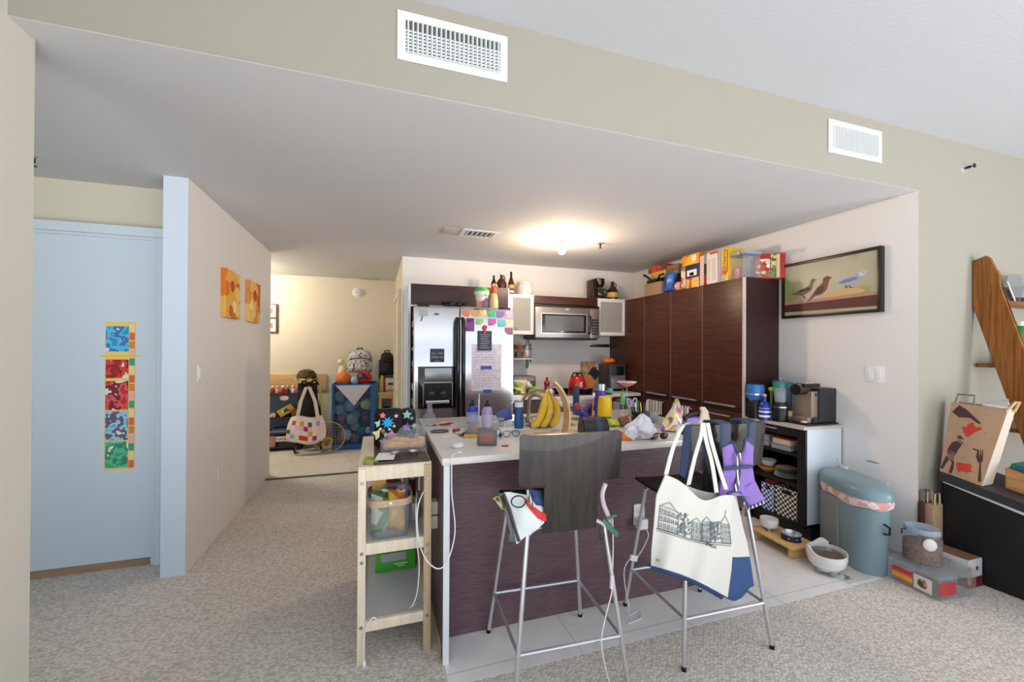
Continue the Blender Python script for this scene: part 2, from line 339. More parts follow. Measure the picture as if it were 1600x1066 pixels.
struct('trim_3', MB().box(-2.255, -1.372, 3.235, 3.295, 0, .042, b=.003), wood('threshold oak', (150,122,92), (170,142,110), .6, (1,14,14), 5))
# entry recess
struct('wall_entry', MB().box(-3.2, .40, 6.60, 6.72, 0, H), W_ENTRY)
m = MB().box(.27, 3.45, BY, BY+.10, 0, H).box(.27, .37, BY+.10, 6.60, 0, H)
for f in m.bm.faces: f.material_index = 1 if abs(f.calc_center_median().x-.27) < 1e-3 else 0
struct('wall_kitchen_back', m, [W_WHITE, W_ENTRY])
m = MB().box(.228, .27, 5.02, 5.12, 0, 2.10, b=.006).box(.228, .27, 5.12, 5.95, 2.03, 2.10, b=.004).box(.228, .27, 5.95, 6.03, 0, 2.10, b=.006)
struct('trim_4', m, mat('cream trim paint', (224,214,192), .5))
struct('door_2', MB().box(.25, .268, 5.125, 5.945, .01, 2.028), mat('cream door paint', (222,212,190), .5))
# right walls
m = MB().box(RX, RX+.11, 1.80, BY, 0, H); struct('wall_right', m, W_WHITE)
m = MB().box(RX, 5.6, SF, 1.80, 0, HH)
for f in m.bm.faces: f.material_index = 1 if abs(f.calc_center_median().x-RX) < 1e-3 else 0
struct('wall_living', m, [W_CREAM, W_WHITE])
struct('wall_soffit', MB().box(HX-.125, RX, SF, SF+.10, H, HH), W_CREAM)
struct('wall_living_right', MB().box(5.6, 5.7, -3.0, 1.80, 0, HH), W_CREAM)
struct('ceiling_low', MB().box(-3.3, 3.45, SF+.10, 6.75, H, H+.06).box(HX, RX, SF+.001, SF+.10, H-.0015, H), CEIL)
struct('ceiling', MB().box(-3.3, 5.7, -3.0, SF+.10, HH, HH+.06), CEIL_HI)
struct('trim_5', MB().box(RX-.012, RX, 1.80, BY, H-.012, H-.0015), W_WHITE)
struct('baseboard_kitchen', MB().box(RX-.012, RX, 1.72, 2.13, .001, .055, b=.003), mat('pale baseboard', (196,190,184), .6))
# ---- wall and ceiling fittings
VENT = mat('white vent metal', (222,226,228), .4); VDARK = mat('vent cavity', (86,86,84), .8)
def wall_vent(x0, x1, z0, z1, nv, nh, label):
    t = thing('air_vent', label, 'vent', ((x0+x1)/2, SF, z0), group=None); y = SF; w = .033
    f = MB().box(x0, x1, y-.008, y-.001, z1-w, z1, b=.003).box(x0, x1, y-.008, y-.001, z0, z0+w, b=.003).box(x0, x0+w, y-.008, y-.001, z0+w, z1-w, b=.003).box(x1-w, x1, y-.008, y-.001, z0+w, z1-w, b=.003)
    for sx in (x0+.09, x1-.09):
        for sz in (z0+.016, z1-.016): f.lathe([(0,.003),(.004,.002),(.005,0)], (sx, y-.008, sz), 8, 0, Matrix.Rotation(PI/2,4,'X'))
    obj('vent_frame', f, VENT, t)
    obj('cavity', MB().box(x0+w*.9, x1-w*.9, y-.0025, y-.0005, z0+w*.9, z1-w*.9), VDARK, t)
    b = MB()
    for i in range(nv):
        x = x0+w+(x1-x0-2*w)*(i+.5)/nv; b.cbox((x, y-.0085, (z0+z1)/2), (.0035, .012, z1-z0-2*w), rz=.35)
    obj('vertical_louvers', b, VENT, t)
    if nh:
        b = MB()
        for i in range(nh):
            z = z0+w+(z1-z0-2*w)*(i+.5)/nh*.74; b.cbox(((x0+x1)/2, y-.0045, z), (x1-x0-2*w, .006, .0035), rx=-.5)
        obj('horizontal_louvers', b, VENT, t)
wall_vent(.070, .535, 2.563, 2.762, 21, 7, 'large white air vent with crossed louvers on the cream soffit above the hall')
wall_vent(2.506, 2.969, 2.562, 2.758, 21, 0, 'smaller white air vent with upright slats at the right end of the soffit')
p = at(742, 364, z=H); t = thing('ceiling_vent', 'square white vent with angled slats in the low kitchen ceiling', 'vent', (p.x+.07, p.y, H))
x, y = p.x+.04, p.y
obj('vent_frame', MB().box(x-.17, x+.17, y-.11, y-.08, H-.012, H-.002).box(x-.17, x+.17, y+.08, y+.11, H-.012, H-.002).box(x-.17, x-.13, y-.08, y+.08, H-.012, H-.002).box(x+.13, x+.17, y-.08, y+.08, H-.012, H-.002), VENT, t)
obj('cavity', MB().box(x-.13, x+.13, y-.08, y+.08, H-.003, H-.0016), VDARK, t)
b = MB()
for i in range(6): b.cbox((x-.11+.044*i, y, H-.009), (.02, .16, .003), ry=.7)
obj('louvers', b, VENT, t)
solo('ceiling_patch', MB().box(x-.33, x-.172, y-.09, y+.10, H-.006, H-.0016, b=.002), mat('patched ceiling paint', (198,196,194), .8), 'flat pale plate on the ceiling beside the square kitchen vent', 'plate')
def sprinkler(p, wall, label):
    t = thing('fire_sprinkler', label, 'sprinkler', p)
    M = Matrix.Rotation(PI/2,4,'X') if wall else Matrix.Rotation(PI,4,'X')
    obj('escutcheon', MB().lathe([(0,.004),(.02,.006),(.036,.003),(.038,0),(0,0)], p, 20, 0, M), CHROME, t)
    q = MB().lathe([(0,.004),(.009,.004),(.009,.028),(.004,.032),(.004,.045),(.016,.046),(.016,.049),(0,.049)], p, 12, 0, M)
    obj('sprinkler_head', q, DARKM, t)
sprinkler(at(52,246,z=H-.0002), 0, 'chrome fire sprinkler on the ceiling above the blue door')
sprinkler(at(938,380,z=H-.0002), 0, 'chrome fire sprinkler on the kitchen ceiling right of the bare bulb')
sprinkler(Vector((3.83,SF+.001,2.655)), 1, 'chrome fire sprinkler sticking out of the cream wall at upper right')
p = at(558, 457, y=6.599); t = thing('smoke_detector', 'round white smoke detector high on the entry wall', 'detector', p); M = Matrix.Rotation(PI/2,4,'X')
obj('base', MB().lathe([(0,.012),(.07,.012),(.072,0),(0,0)], p, 24, 0, M), WHITE, t)
obj('cover', MB().lathe([(0,.045),(.03,.044),(.052,.036),(.06,.012),(0,.0121)], p, 24, 0, M), WHITE, t)
obj('test_button', MB().cyl((p.x-.012,p.y-.0445,p.z-.01), .007, .004, M=M), GINK, t)
p = at(577, 433, z=H); solo('access_plate', MB().box(p.x-.13, p.x+.13, 6.46, 6.56, H-.01, H-.0002, b=.003), mat('grey plate', (176,176,178), .5), 'thin grey plate on the ceiling at the entry back wall', 'plate')
def plate(p, face, w, h, label, kind, name, ngang=1):
    t = thing(name, label, kind, p)
    n = {'L': (1,0), 'R': (-1,0), 'F': (0,-1)}[face]
    def bx(a, bb, z0, z1, d0, d1, mm, nm, bev=.001):
        if n[0]: x0, x1 = sorted((p.x+n[0]*d0, p.x+n[0]*d1)); q = MB().box(x0, x1, p.y+a, p.y+bb, p.z+z0, p.z+z1, b=bev)
        else: q = MB().box(p.x+a, p.x+bb, p.y-d1, p.y-d0, p.z+z0, p.z+z1, b=bev)
        obj(nm, q, mm, t)
    bx(-w/2, w/2, -h/2, h/2, .0005, .006, WHITE, 'cover_plate', .002)
    for g in range(ngang):
        c = (g-(ngang-1)/2)*.046
        if kind == 'switch': bx(c-.016, c+.016, -.033, .033, .006, .0095, WHITE, 'rocker')
        else:
            for s in (-.02, .02): bx(c-.013, c+.013, s-.014, s+.014, .006, .008, mat('socket grey', (214,214,214), .4), 'socket')
plate(at(311,583,x=HX), 'L', .07, .115, 'white light switch on the pinkish hall wall', 'switch', 'light_switch')
plate(at(342,741,x=HX), 'L', .07, .115, 'white power outlet low on the hall wall below the orange canvases', 'outlet', 'power_outlet')
plate(at(1367,585,x=RX), 'R', .115, .115, 'white double light switch on the wall below the framed bird picture', 'switch', 'light_switch', 2)
# bare bulb
bp = at(878, 393, y=3.52); B0 = Vector((bp.x, 3.52, H))
t = thing('ceiling_bulb', 'bare glowing bulb in a white lampholder on the kitchen ceiling', 'lamp', B0)
M = Matrix.Rotation(PI,4,'X')
obj('lampholder', MB().lathe([(0,0),(.06,0),(.058,.008),(.03,.016),(.024,.055),(0,.055)], (B0.x,B0.y,H-.0016), 24, 0, M), WHITE, t)
obj('bulb', MB().lathe([(0,.055),(.014,.055),(.016,.068),(.032,.095),(.036,.112),(.03,.135),(.014,.147),(0,.149)], (B0.x,B0.y,H-.0016), 24, 0, M), mat('lit bulb', (255,226,190), .4, emit=9), t)
def light(name, kind, loc, col, w, **k):
    d = bpy.data.lights.new(name, kind); d.color = col; d.energy = w
    for a, v in k.items(): setattr(d, a, v)
    o = bpy.data.objects.new(name, d); C.objects.link(o); o.location = loc; return o
light('bulb_light', 'POINT', (B0.x, B0.y, H-.19), (1, .73, .49), 40, shadow_soft_size=.05)
light('entry_lamp_light', 'POINT', (-1.9, 5.85, 2.25), (1, .87, .70), 72, shadow_soft_size=.12)
L1 = light('window_light', 'AREA', (5.1, -1.5, 1.25), (.94, .97, 1), 62, shape='RECTANGLE', size=.9, size_y=1.7); L1.rotation_euler = (math.radians(97), 0, math.radians(42))
w = bpy.data.worlds.new('daylight'); bpy.context.scene.world = w; w.use_nodes = True
nt = w.node_tree; bg = nt.nodes['Background']; bg.inputs[1].default_value = 2.0           # sky above; brighter lower half added to light the ceilings
tc = nt.nodes.new('ShaderNodeTexCoord'); sp = nt.nodes.new('ShaderNodeSeparateXYZ'); rp = nt.nodes.new('ShaderNodeValToRGB'); mr = nt.nodes.new('ShaderNodeMapRange'); mr.inputs['From Min'].default_value = -1
nt.links.new(tc.outputs['Generated'], sp.inputs[0]); nt.links.new(sp.outputs['Z'], mr.inputs['Value']); nt.links.new(mr.outputs['Result'], rp.inputs['Fac']); nt.links.new(rp.outputs['Color'], bg.inputs['Color'])
e = rp.color_ramp.elements; e[0].position = .44; e[0].color = (2.0, 2.02, 2.05, 1); e[1].position = .53; e[1].color = (.55, .61, .70, 1)
vs = bpy.context.scene.view_settings; vs.view_transform = 'Standard'; vs.look = 'None'; vs.gamma = 1; vs.use_curve_mapping = False; vs.exposure = -.03
# ================================================================ fixed kitchen
FY = 3.85                                                    # plane of the refrigerator doors
a = at(647,479,y=FY); b_ = at(803,484,y=FY); FX0, FX1, FZ = a.x, b_.x, (a.z+b_.z)/2
sm = at(718.5,520,y=FY).x
fr = thing('refrigerator', 'side by side stainless refrigerator covered with cards and notes', 'refrigerator', ((FX0+FX1)/2, 4.2, 0))
SS = mat('stainless door', (216,218,222), .17, metal=.9)
obj('body', MB().box(FX0+.012, FX1-.012, FY+.085, 4.70, .03, FZ-.02, b=.006), mat('fridge grey side', (66,66,70), .45), fr)
dl = obj('freezer_door', MB().box(FX0, sm-.004, FY, FY+.08, .09, FZ, b=.012), SS, fr)
dr = obj('fridge_door', MB().box(sm+.004, FX1, FY, FY+.08, .09, FZ, b=.012), SS, fr)
obj('kick_plate', MB().box(FX0+.02, FX1-.02, FY+.05, FY+.09, 0, .085), BLACK, fr)
for x0, x1 in ((at(686,0,y=FY).x, sm-.006), (sm+.006, at(727,0,y=FY).x)):
    x0 = x1-.04 if x1 < sm else x0
    x1 = x0+.04
    h = MB().tube([((x0+x1)/2, FY, .62), ((x0+x1)/2, FY-.035, .64), ((x0+x1)/2, FY-.05, .70), ((x0+x1)/2, FY-.052, 1.15), ((x0+x1)/2, FY-.05, 1.60), ((x0+x1)/2, FY-.035, 1.665), ((x0+x1)/2, FY, 1.68)], .02, n=10)
    obj('handle', h, mat('gloss black handle', (14,15,18), .12, coat=.6), dl if x1 < sm else dr)
# dispenser
q0 = at(653,573,y=FY); q1 = at(711,637,y=FY)
dp = obj('dispenser', MB().box(q0.x, q1.x, FY-.012, FY+.002, q1.z, q0.z, b=.004), mat('gloss black panel', (16,17,20), .15, coat=.5), dl)
m = MB().box(q0.x+.05, q1.x-.03, FY-.0135, FY-.0115, q1.z+.07, q1.z+.235); obj('dispenser', MB().box(q0.x+.06, q1.x-.035, FY-.0155, FY-.0115, q1.z+.252, q0.z-.015, b=.002), mat('mirror panel', (150,152,156), .25, metal=.8), dl)
obj('dispenser_bay', m, mat('bay black', (5,5,7), .4), dl)
m = MB().box(q0.x+.045, q1.x-.025, FY-.016, FY-.0125, q1.z+.235, q1.z+.247).box(q0.x+.045, q0.x+.053, FY-.016, FY-.0125, q1.z+.02, q1.z+.247).box(q1.x-.033, q1.x-.025, FY-.016, FY-.0125, q1.z+.02, q1.z+.247)
obj('bay_trim', m, STEEL, dl)
m = MB().box(q0.x+.07, q1.x-.06, FY-.03, FY-.0125, q1.z+.045, q1.z+.075, b=.006); obj('drip_tray', m, CHROME, dl)
for k in (.35, .68): obj('paddle', MB().ball((q0.x+(q1.x-q0.x)*k, FY-.018, q1.z+.135), (.035,.012,.03)), mat('smoke paddle', (52,50,52), .2), dl)
for x in (FX0+.03, FX1-.14): obj('hinge_cover', MB().box(x, x+.11, FY+.01, FY+.09, FZ-.004, FZ+.02, b=.006), BLACK, fr)
p = at(682,491,y=FY); obj('badge', MB().box(p.x-.022, p.x+.022, FY-.003, FY+.001, p.z-.007, p.z+.007, b=.002), DARKM, dl)
# cards, signs and papers held on the doors: things of their own
def card(px0, py0, px1, py1, m, label, name='card', cat='card', group=None, th=.003, d=0, poly=None):
    P0 = at(px0,py0,y=FY); P1 = at(px1,py1,y=FY); y1 = FY-.0008-d
    if poly: q = MB().prism([(P0.x+(P1.x-P0.x)*u, P0.z+(P1.z-P0.z)*v) for u, v in poly], y1-th, y1)
    else: q = MB().box(P0.x, P1.x, y1-th, y1, P1.z, P0.z)
    return solo(name, q, m, label, cat, group, smooth=0)
cut = [(0,0),(1,0),(1,1),(.4,1),(0,.55)]; cutR = [(0,0),(1,0),(1,.6),(.6,1),(0,1)]
g = 'small painted cards on the fridge door'
for px0,py0,px1,py1,cs,lab,pl in (
    (721,484,733,495,[(226,96,78),(240,150,120)],'red painted card at the left end of the top row on the fridge door',cut),
    (735,484,747,495,[(232,140,66),(244,186,110)],'orange painted card in the top row on the fridge door',cut),
    (749,484,760,495,[(238,206,96),(246,226,150)],'yellow painted card in the top row on the fridge door',cutR),
    (762,485,774,496,[(54,150,110),(90,180,150)],'dark green painted card in the top row on the fridge door',None),
    (776,486,788,497,[(70,130,170),(140,110,170)],'blue painted card in the top row on the fridge door',cutR),
    (790,486,801,497,[(210,140,190),(230,180,210)],'pale pink painted card at the right end of the top row on the fridge door',None),
    (728,497,741,518,[(60,58,66),(150,80,150)],'tall black and purple painted card on the fridge door',None),
    (743,498,755,508,[(120,180,100),(170,210,140)],'light green painted card in the second row on the fridge door',cutR),
    (763,498,775,509,[(130,70,150),(190,100,170)],'violet painted card in the second row on the fridge door',cutR),
    (778,500,789,511,[(50,150,170),(110,190,200)],'teal painted card in the second row on the fridge door',None),
    (790,500,802,511,[(240,180,160),(250,210,190)],'peach painted card in the second row on the fridge door',None),
    (789,512,801,523,[(90,80,110),(150,110,130)],'dusky purple painted card lowest at the right edge of the fridge door',cut)):
    card(px0,py0,px1,py1, blotch('paint '+lab[:24], cs, 14, .7, 'soft'), lab, 'painted_card', 'card', g, poly=pl)
pn = card(737,538,783,610, blotch('note paper', [(222,216,228),(226,220,232),(210,202,220)], 60, .8), 'long lilac-grey handwritten sheet taped on the fridge door', 'paper_note', 'paper', th=.001)
P0 = at(737,541,y=FY); P1 = at(783,610,y=FY)
random.seed(3)
for i in range(15):
    z = P0.z-.03-i*(P0.z-P1.z-.05)/15
    if 5 < i < 8: continue
    e_ = P1.x-.03-random.uniform(0,.06); n_ = 40
    obj('handwritten_line', MB().tube([(P0.x+.02+(e_-P0.x-.02)*q/n_, FY-.0026, z+.0035*math.sin(q*2.3+i)*math.sin(q*.7+2*i)) for q in range(n_+1)], .0011, n=4), mat('pencil', (150,140,168), .8), pn)
for (x0,y0,x1,y1,lab) in ((751,572,768,577,'blue tape strip across the middle of the lilac note'),(755,609,768,614,'blue tape strip at the bottom edge of the lilac note')):
    card(x0,y0,x1,y1, mat('blue tape', (70,84,170), .6), lab, 'tape_strip', 'tape', 'blue tape on the note', th=.0008, d=.0045)
k = card(746,517,768,548, mat('chalk card', (60,66,84), .7), 'dark slate card with chalk writing clipped above the lilac note', 'slate_card', 'card', th=.002, d=.0045)
P0 = at(746,517,y=FY); P1 = at(768,548,y=FY); m = MB()
for i in range(7):
    z = P0.z-.04-i*.021; m.box(P0.x+.025+.006*(i%2), P1.x-.02-.01*(i%3), FY-.0085, FY-.0075, z, z+.006)
obj('chalk_lines', m, mat('chalk', (150,160,178), .9), k)
p = at(757.5,512,y=FY-.012); t = thing('magnet_clip', 'round red magnet clip holding the slate card', 'magnet', (p.x, FY-.009, p.z-.02))
obj('disc', MB().lathe([(0,.0),(.024,.0),(.022,.01),(0,.014)], (p.x, FY-.0095, p.z), 18, 0, Matrix.Rotation(PI/2,4,'X')), RED, t)
obj('clip_jaw', MB().box(p.x-.014, p.x+.014, FY-.016, FY-.0095, p.z-.06, p.z-.015, b=.002), mat('dull red', (170,60,60), .4), t)
k = card(672,545,694,566, mat('slate sign', (58,62,70), .6), 'square dark magnet sign with pale capital letters above the ice dispenser', 'magnet_sign', 'sign')
p = at(683,552.5,y=FY-.0055); words('ALL WE', .03, mat('pale sign letters', (178,182,190), .8), k, (p.x, FY-.0045, p.z), FACE_CAM, th=.0004)
p = at(683,558.5,y=FY-.0055); words('NEED IS', .03, mat('pale sign letters', (178,182,190), .8), k, (p.x, FY-.0045, p.z), FACE_CAM, th=.0004)
p = at(683,564.2,y=FY); obj('dash', MB().box(p.x-.02, p.x+.02, FY-.0052, FY-.0036, p.z-.002, p.z+.002), mat('pale sign letters', (178,182,190), .8), k)
k = card(655,483,668,494, mat('grey photo', (172,176,172), .6), 'small grey magnet with a loose strip hanging at the top left of the fridge', 'grey_magnet', 'magnet')
p = at(659,498,y=FY); obj('strip', MB().cbox((p.x, FY-.003, p.z), (.012,.002,.05), ry=.25), GINK, k)
# side of the fridge crowded with magnets seen as a sliver
random.seed(11); SMG = [mat('side magnet %d' % i, c_, .6) for i, c_ in enumerate(((20,20,22),(200,198,196),(30,28,30),(120,70,50),(170,170,172)))]
for i in range(16):
    z = .55+i*.075; solo('fridge_magnet', MB().box(FX0+.004, FX0+.0119, FY+.10+random.uniform(0,.1), FY+.34, z, z+random.uniform(.03,.065)), SMG[i % 5], 'small flat magnet in the crowded column on the left side of the fridge', 'magnet', 'magnets on the side of the fridge', smooth=0)
# --- over-fridge cabinet
y = 4.12; p0 = at(640,443,y=y); p1 = at(794,474.5,y=y); z0, z1 = at(642,475,y=y).z, at(700,446,y=y).z
t = thing('wall_cabinet', 'wide dark lift-door cabinet above the refrigerator', 'cabinet', ((p0.x+p1.x)/2, 4.45, z0))
obj('carcass', MB().box(p0.x-.005, p1.x+.02, y+.02, BY-.001, z0-.02, z1+.004), W_STUB, t)
obj('door', MB().box(p0.x+.014, p1.x, y, y+.02, z0, z1, b=.002), WENGE_H, t)
obj('end_panel', MB().box(p0.x-.012, p0.x+.012, y-.004, y+.02, 0, z1+.008), W_STUB, t); obj('side_panel', MB().box(p0.x-.012, p0.x+.008, y+.02, BY-.001, 0, z0-.02), W_STUB, t)
CABTOP = z1+.008
# --- glass-door cabinets, fascia, microwave
ALU = mat('white aluminium', (222,224,226), .35); FROST = glass('frosted glass', (190,188,182), .35, .55)
def glass_cab(px0, py0, px1, py1, y, label, nm):
    A = at(px0,py0,y=y); B = at(px1,py1,y=y); t = thing('wall_cabinet', label, 'cabinet', ((A.x+B.x)/2, (y+BY)/2, B.z))
    x0, x1, z0, z1 = A.x, B.x, B.z, A.z
    obj('carcass', MB().box(x0, x0+.016, y+.02, BY-.001, z0, z1).box(x1-.016, x1, y+.02, BY-.001, z0, z1).box(x0+.016, x1-.016, y+.02, BY-.001, z0, z0+.016).box(x0+.016, x1-.016, y+.02, BY-.001, z1-.016, z1).box(x0+.016, x1-.016, BY-.012, BY-.001, z0+.016, z1-.016).box(x0+.016, x1-.016, y+.03, BY-.012, (z0+z1)/2+.0, (z0+z1)/2+.012), mat('cabinet inside', (214,208,200), .6), t)
    w = .042
    d = obj('door', MB().box(x0, x0+w, y, y+.018, z0, z1, b=.002).box(x1-w, x1, y, y+.018, z0, z1, b=.002).box(x0+w, x1-w, y, y+.018, z0, z0+w, b=.002).box(x0+w, x1-w, y, y+.018, z1-w, z1, b=.002), ALU, t)
    obj('pane', MB().box(x0+w-.004, x1-w+.004, y+.006, y+.011, z0+w-.004, z1-w+.004), FROST, d)
    return t, x0, x1, z0, z1
UY = 4.45
tl, lx0, lx1, lz0, lz1 = glass_cab(796,459,834,523,UY,'white framed cabinet with frosted door left of the microwave','wall_cabinet')
tr, rx0, rx1, rz0, rz1 = glass_cab(934,466,977,525,UY,'white framed cabinet with frosted door right of the microwave','wall_cabinet')
solo('green_sticker', MB().lathe([(.006,0),(.016,0),(.016,.003),(.006,.003),(.006,0)], (at(807,513,y=UY).x, UY-.0005, at(807,513,y=UY).z), 12, 0, Matrix.Rotation(PI/2,4,'X')), mat('lime', (120,170,50), .5), 'small lime green ring stuck on the left frosted cabinet door', 'sticker')
solo('spice_bottle', MB().lathe([(0,0),(.03,0),(.032,.06),(.02,.09),(.02,.12),(0,.12)], (rx0+.12, UY+.09, rz0+.016), 14), WHITE, 'white bottle behind the frosted door right of the microwave', 'bottle')
solo('food_tub', MB().box(rx0+.19, rx0+.34, UY+.07, UY+.19, rz0+.016, rz0+.13, b=.006), mat('pink tub', (214,150,140), .5), 'pink lidded tub behind the frosted door right of the microwave', 'tub')
A = at(835,461,y=UY); B = at(934,474,y=UY)
solo('fascia_board', MB().box(lx1+.002, rx0-.002, UY, BY-.002, at(880,476,y=UY).z, at(880,464,y=UY).z, b=.001), WENGE, 'reddish wood cabinet front above the microwave', 'panel')
MY = 4.40; A = at(837,479,y=MY); B = at(933,530,y=MY); x0, x1 = lx1+.004, rx0-.004; z0, z1 = B.z, at(880,476,y=MY).z
mw = thing('microwave', 'stainless over-the-range microwave with dark window', 'microwave', ((x0+x1)/2, 4.6, z0)); MSS = mat('warm stainless', (160,152,146), .32, metal=.75)
xd = x0+(x1-x0)*.845
obj('body', MB().box(x0, x1, MY+.03, BY-.001, z0, z1-.005), mat('mw case', (70,68,68), .4), mw)
obj('door', MB().box(x0, xd, MY, MY+.03, z0+.01, z1-.035, b=.004), MSS, mw)
obj('grille', MB().box(x0, x1, MY+.004, MY+.03, z1-.033, z1-.005, b=.003), BLACK, mw)
obj('window', MB().box(x0+.075, xd-.05, MY-.004, MY+.004, z0+.065, z1-.115, b=.003), mat('mw window', (30,30,34), .12, coat=.5), mw)
obj('window_screen', MB().box(x0+.115, xd-.085, MY-.0055, MY-.0035, z0+.09, z1-.135), mat('mw screen', (92,94,96), .18), mw)
obj('window_trim', MB().box(x0+.066, xd-.041, MY-.003, MY+.003, z0+.056, z0+.066).box(x0+.066, xd-.041, MY-.003, MY+.003, z1-.116, z1-.106).box(x0+.066, x0+.076, MY-.003, MY+.003, z0+.066, z1-.116).box(xd-.05, xd-.041, MY-.003, MY+.003, z0+.066, z1-.116), CHROME, mw)
obj('control_panel', MB().box(xd+.002, x1, MY, MY+.03, z0+.01, z1-.035, b=.003), MSS, mw)
m = MB()
for i in range(3):
    for j in range(6): m.box(xd+.028+i*.03, xd+.05+i*.03, MY-.004, MY+.001, z0+.05+j*.033, z0+.072+j*.033)
obj('keypad', m, BLACK, mw)
obj('handle', MB().tube([(xd-.012, MY, z1-.12), (xd-.012, MY-.035, z1-.14), (xd-.006, MY-.045, (z0+z1)/2-.02), (xd-.012, MY-.035, z0+.08), (xd-.012, MY, z0+.06)], .012), mat('gloss black handle', (14,15,18), .12), mw)
p = at(887,483,y=MY); obj('badge', MB().ball((p.x, MY-.001, p.z-.005), (.03,.003,.012)), CHROME, mw)
obj('underside', MB().box(x0+.02, x1-.02, MY+.02, BY-.01, z0-.012, z0), BLACK, mw)
# --- back counter and base units, range
CZ = .89; CF = at(900,617.5,z=CZ).y; PX = 2.95
RA, RB = 1.80, 2.56
t = thing('base_cabinet', 'dark base cabinet with pale worktop left of the stove', 'cabinet', ((FX1+RA)/2, 4.4, 0))
obj('body', MB().box(FX1+.02, RA-.004, CF+.03, BY-.001, .1, CZ-.035), WENGE, t); obj('plinth', MB().box(FX1+.02, RA-.004, CF+.09, BY-.01, 0, .1), BLACK, t)
obj('worktop', MB().box(FX1+.02, RA-.003, CF, BY-.001, CZ-.034, CZ, b=.003), COUNTER, t)
obj('drawer', MB().box(FX1+.03, RA-.01, CF+.012, CF+.03, .68, .84), WENGE, t)
obj('door', MB().box(FX1+.03, RA-.01, CF+.012, CF+.03, .12, .67), WENGE, t)
t = thing('base_cabinet', 'dark base cabinet with pale worktop between the stove and the tall cupboards', 'cabinet', ((RB+PX)/2, 4.4, 0))
obj('body', MB().box(RB+.004, PX-.03, CF+.03, BY-.001, .1, CZ-.035), WENGE, t); obj('plinth', MB().box(RB+.004, PX-.03, CF+.09, BY-.01, 0, .1), BLACK, t)
obj('worktop', MB().box(RB+.003, PX-.005, CF, BY-.001, CZ-.034, CZ, b=.003), COUNTER, t)
d = obj('drawer', MB().box(RB+.012, PX-.04, CF+.012, CF+.03, .68, .84), WENGE, t)
obj('handle', MB().box(RB+.06, PX-.08, CF-.002, CF+.012, .815, .823), CHROME, d)
obj('door', MB().box(RB+.012, PX-.04, CF+.012, CF+.03, .12, .67), WENGE, t)
st = thing('stove', 'stainless stove with black glass door under the microwave', 'stove', ((RA+RB)/2, 4.4, 0))
obj('body', MB().box(RA, RB, CF+.02, BY-.001, .02, CZ-.005), DARKM, st)
obj('cooktop', MB().box(RA, RB, CF-.005, BY-.03, CZ-.004, CZ+.008, b=.003), mat('black cooktop', (16,16,18), .12, coat=.5), st)
obj('front_rail', MB().box(RA, RB, CF-.012, CF+.02, CZ-.05, CZ-.006, b=.003), mat('pale rail', (206,202,196), .35), st)
obj('control_band', MB().box(RA, RB, CF-.004, CF+.02, CZ-.13, CZ-.05, b=.002), MSS, st)
obj('oven_door', MB().box(RA+.005, RB-.005, CF-.006, CF+.02, .25, CZ-.135, b=.003), mat('oven glass', (14,14,16), .1, coat=.5), st)
obj('handle', MB().tube([(RA+.05, CF, .70), (RA+.05, CF-.05, .70), (RB-.05, CF-.05, .70), (RB-.05, CF, .70)], .012), STEEL, st)
obj('warming_drawer', MB().box(RA+.005, RB-.005, CF-.004, CF+.02, .06, .24, b=.003), MSS, st)
# --- tall cupboards along the right wall
zt = at(1163,433.5,x=PX).z; yN = at(1163.5,560,x=PX).y; ys = [at(p_,540,x=PX).y for p_ in (1097.5,1048,1006.5)] + [BY-.003]
zdb = at(1148,636,x=PX).z; edges = [yN+.022]+ys
cols = ['nearest the coffee machine', 'second from the coffee machine', 'third from the coffee machine', 'farthest, in the corner by the knife bar']
hb = [(1100,1148),(1050,1087),(1010,1040),None]
for i in range(4):
    y0, y1 = edges[i], edges[i+1]
    t = thing('tall_cupboard', 'tall reddish brown cupboard on the right wall, '+cols[i], 'cupboard', (3.15, (y0+y1)/2, 0), group='tall cupboards along the right wall')
    obj('body', MB().box(PX+.02, RX-.001, y0+.001, y1-.001, .1, zt), WENGE, t)
    obj('plinth', MB().box(PX+.07, RX-.002, y0+.001, y1-.001, 0, .1), BLACK, t)
    d = obj('door', MB().box(PX, PX+.0195, y0+.003, y1-.003, zdb+.0, zt-.002, b=.001), WENGE, t)
    e = obj('drawer', MB().box(PX, PX+.0195, y0+.003, y1-.003, zdb-.30, zdb-.05, b=.001), WENGE, t)
    obj('lower_door', MB().box(PX, PX+.0195, y0+.003, y1-.003, .11, zdb-.305, b=.001), WENGE, t)
    obj('recess', MB().box(PX+.008, PX+.0195, y0+.003, y1-.003, zdb-.05, zdb), mat('recess dark', (36,20,16), .5), t)
    if i == 3: continue
    a0, a1 = at(hb[i][0],620,x=PX-.01).y, at(hb[i][1],620,x=PX-.01).y
    obj('handle', MB().box(PX-.014, PX, min(a0,a1), max(a0,a1), zdb-.004, zdb+.010, b=.001), CHROME, d)
    obj('handle', MB().box(PX-.014, PX, y0+.13, y1-.06, zdb-.096, zdb-.084, b=.001), CHROME, e)
    obj('edge_strip', MB().box(PX-.002, PX+.001, y1-.004, y1+.002, zdb-.05, zt-.002), mat('dull alu', (150,120,110), .4, metal=.6), t)
t = thing('end_panel', 'dark end panel closing the row of tall cupboards beside the coffee machine', 'panel', (3.15, yN, 0))
obj('board', MB().box(PX+.012, RX-.001, yN, yN+.021, 0, zt+.002), WENGE_E, t)
obj('edge_strip', MB().box(PX-.003, PX+.012, yN-.001, yN+.021, 0, zt+.002), mat('satin edge', (206,196,188), .35), t)
PTOP = zt+.002; NEARY = yN
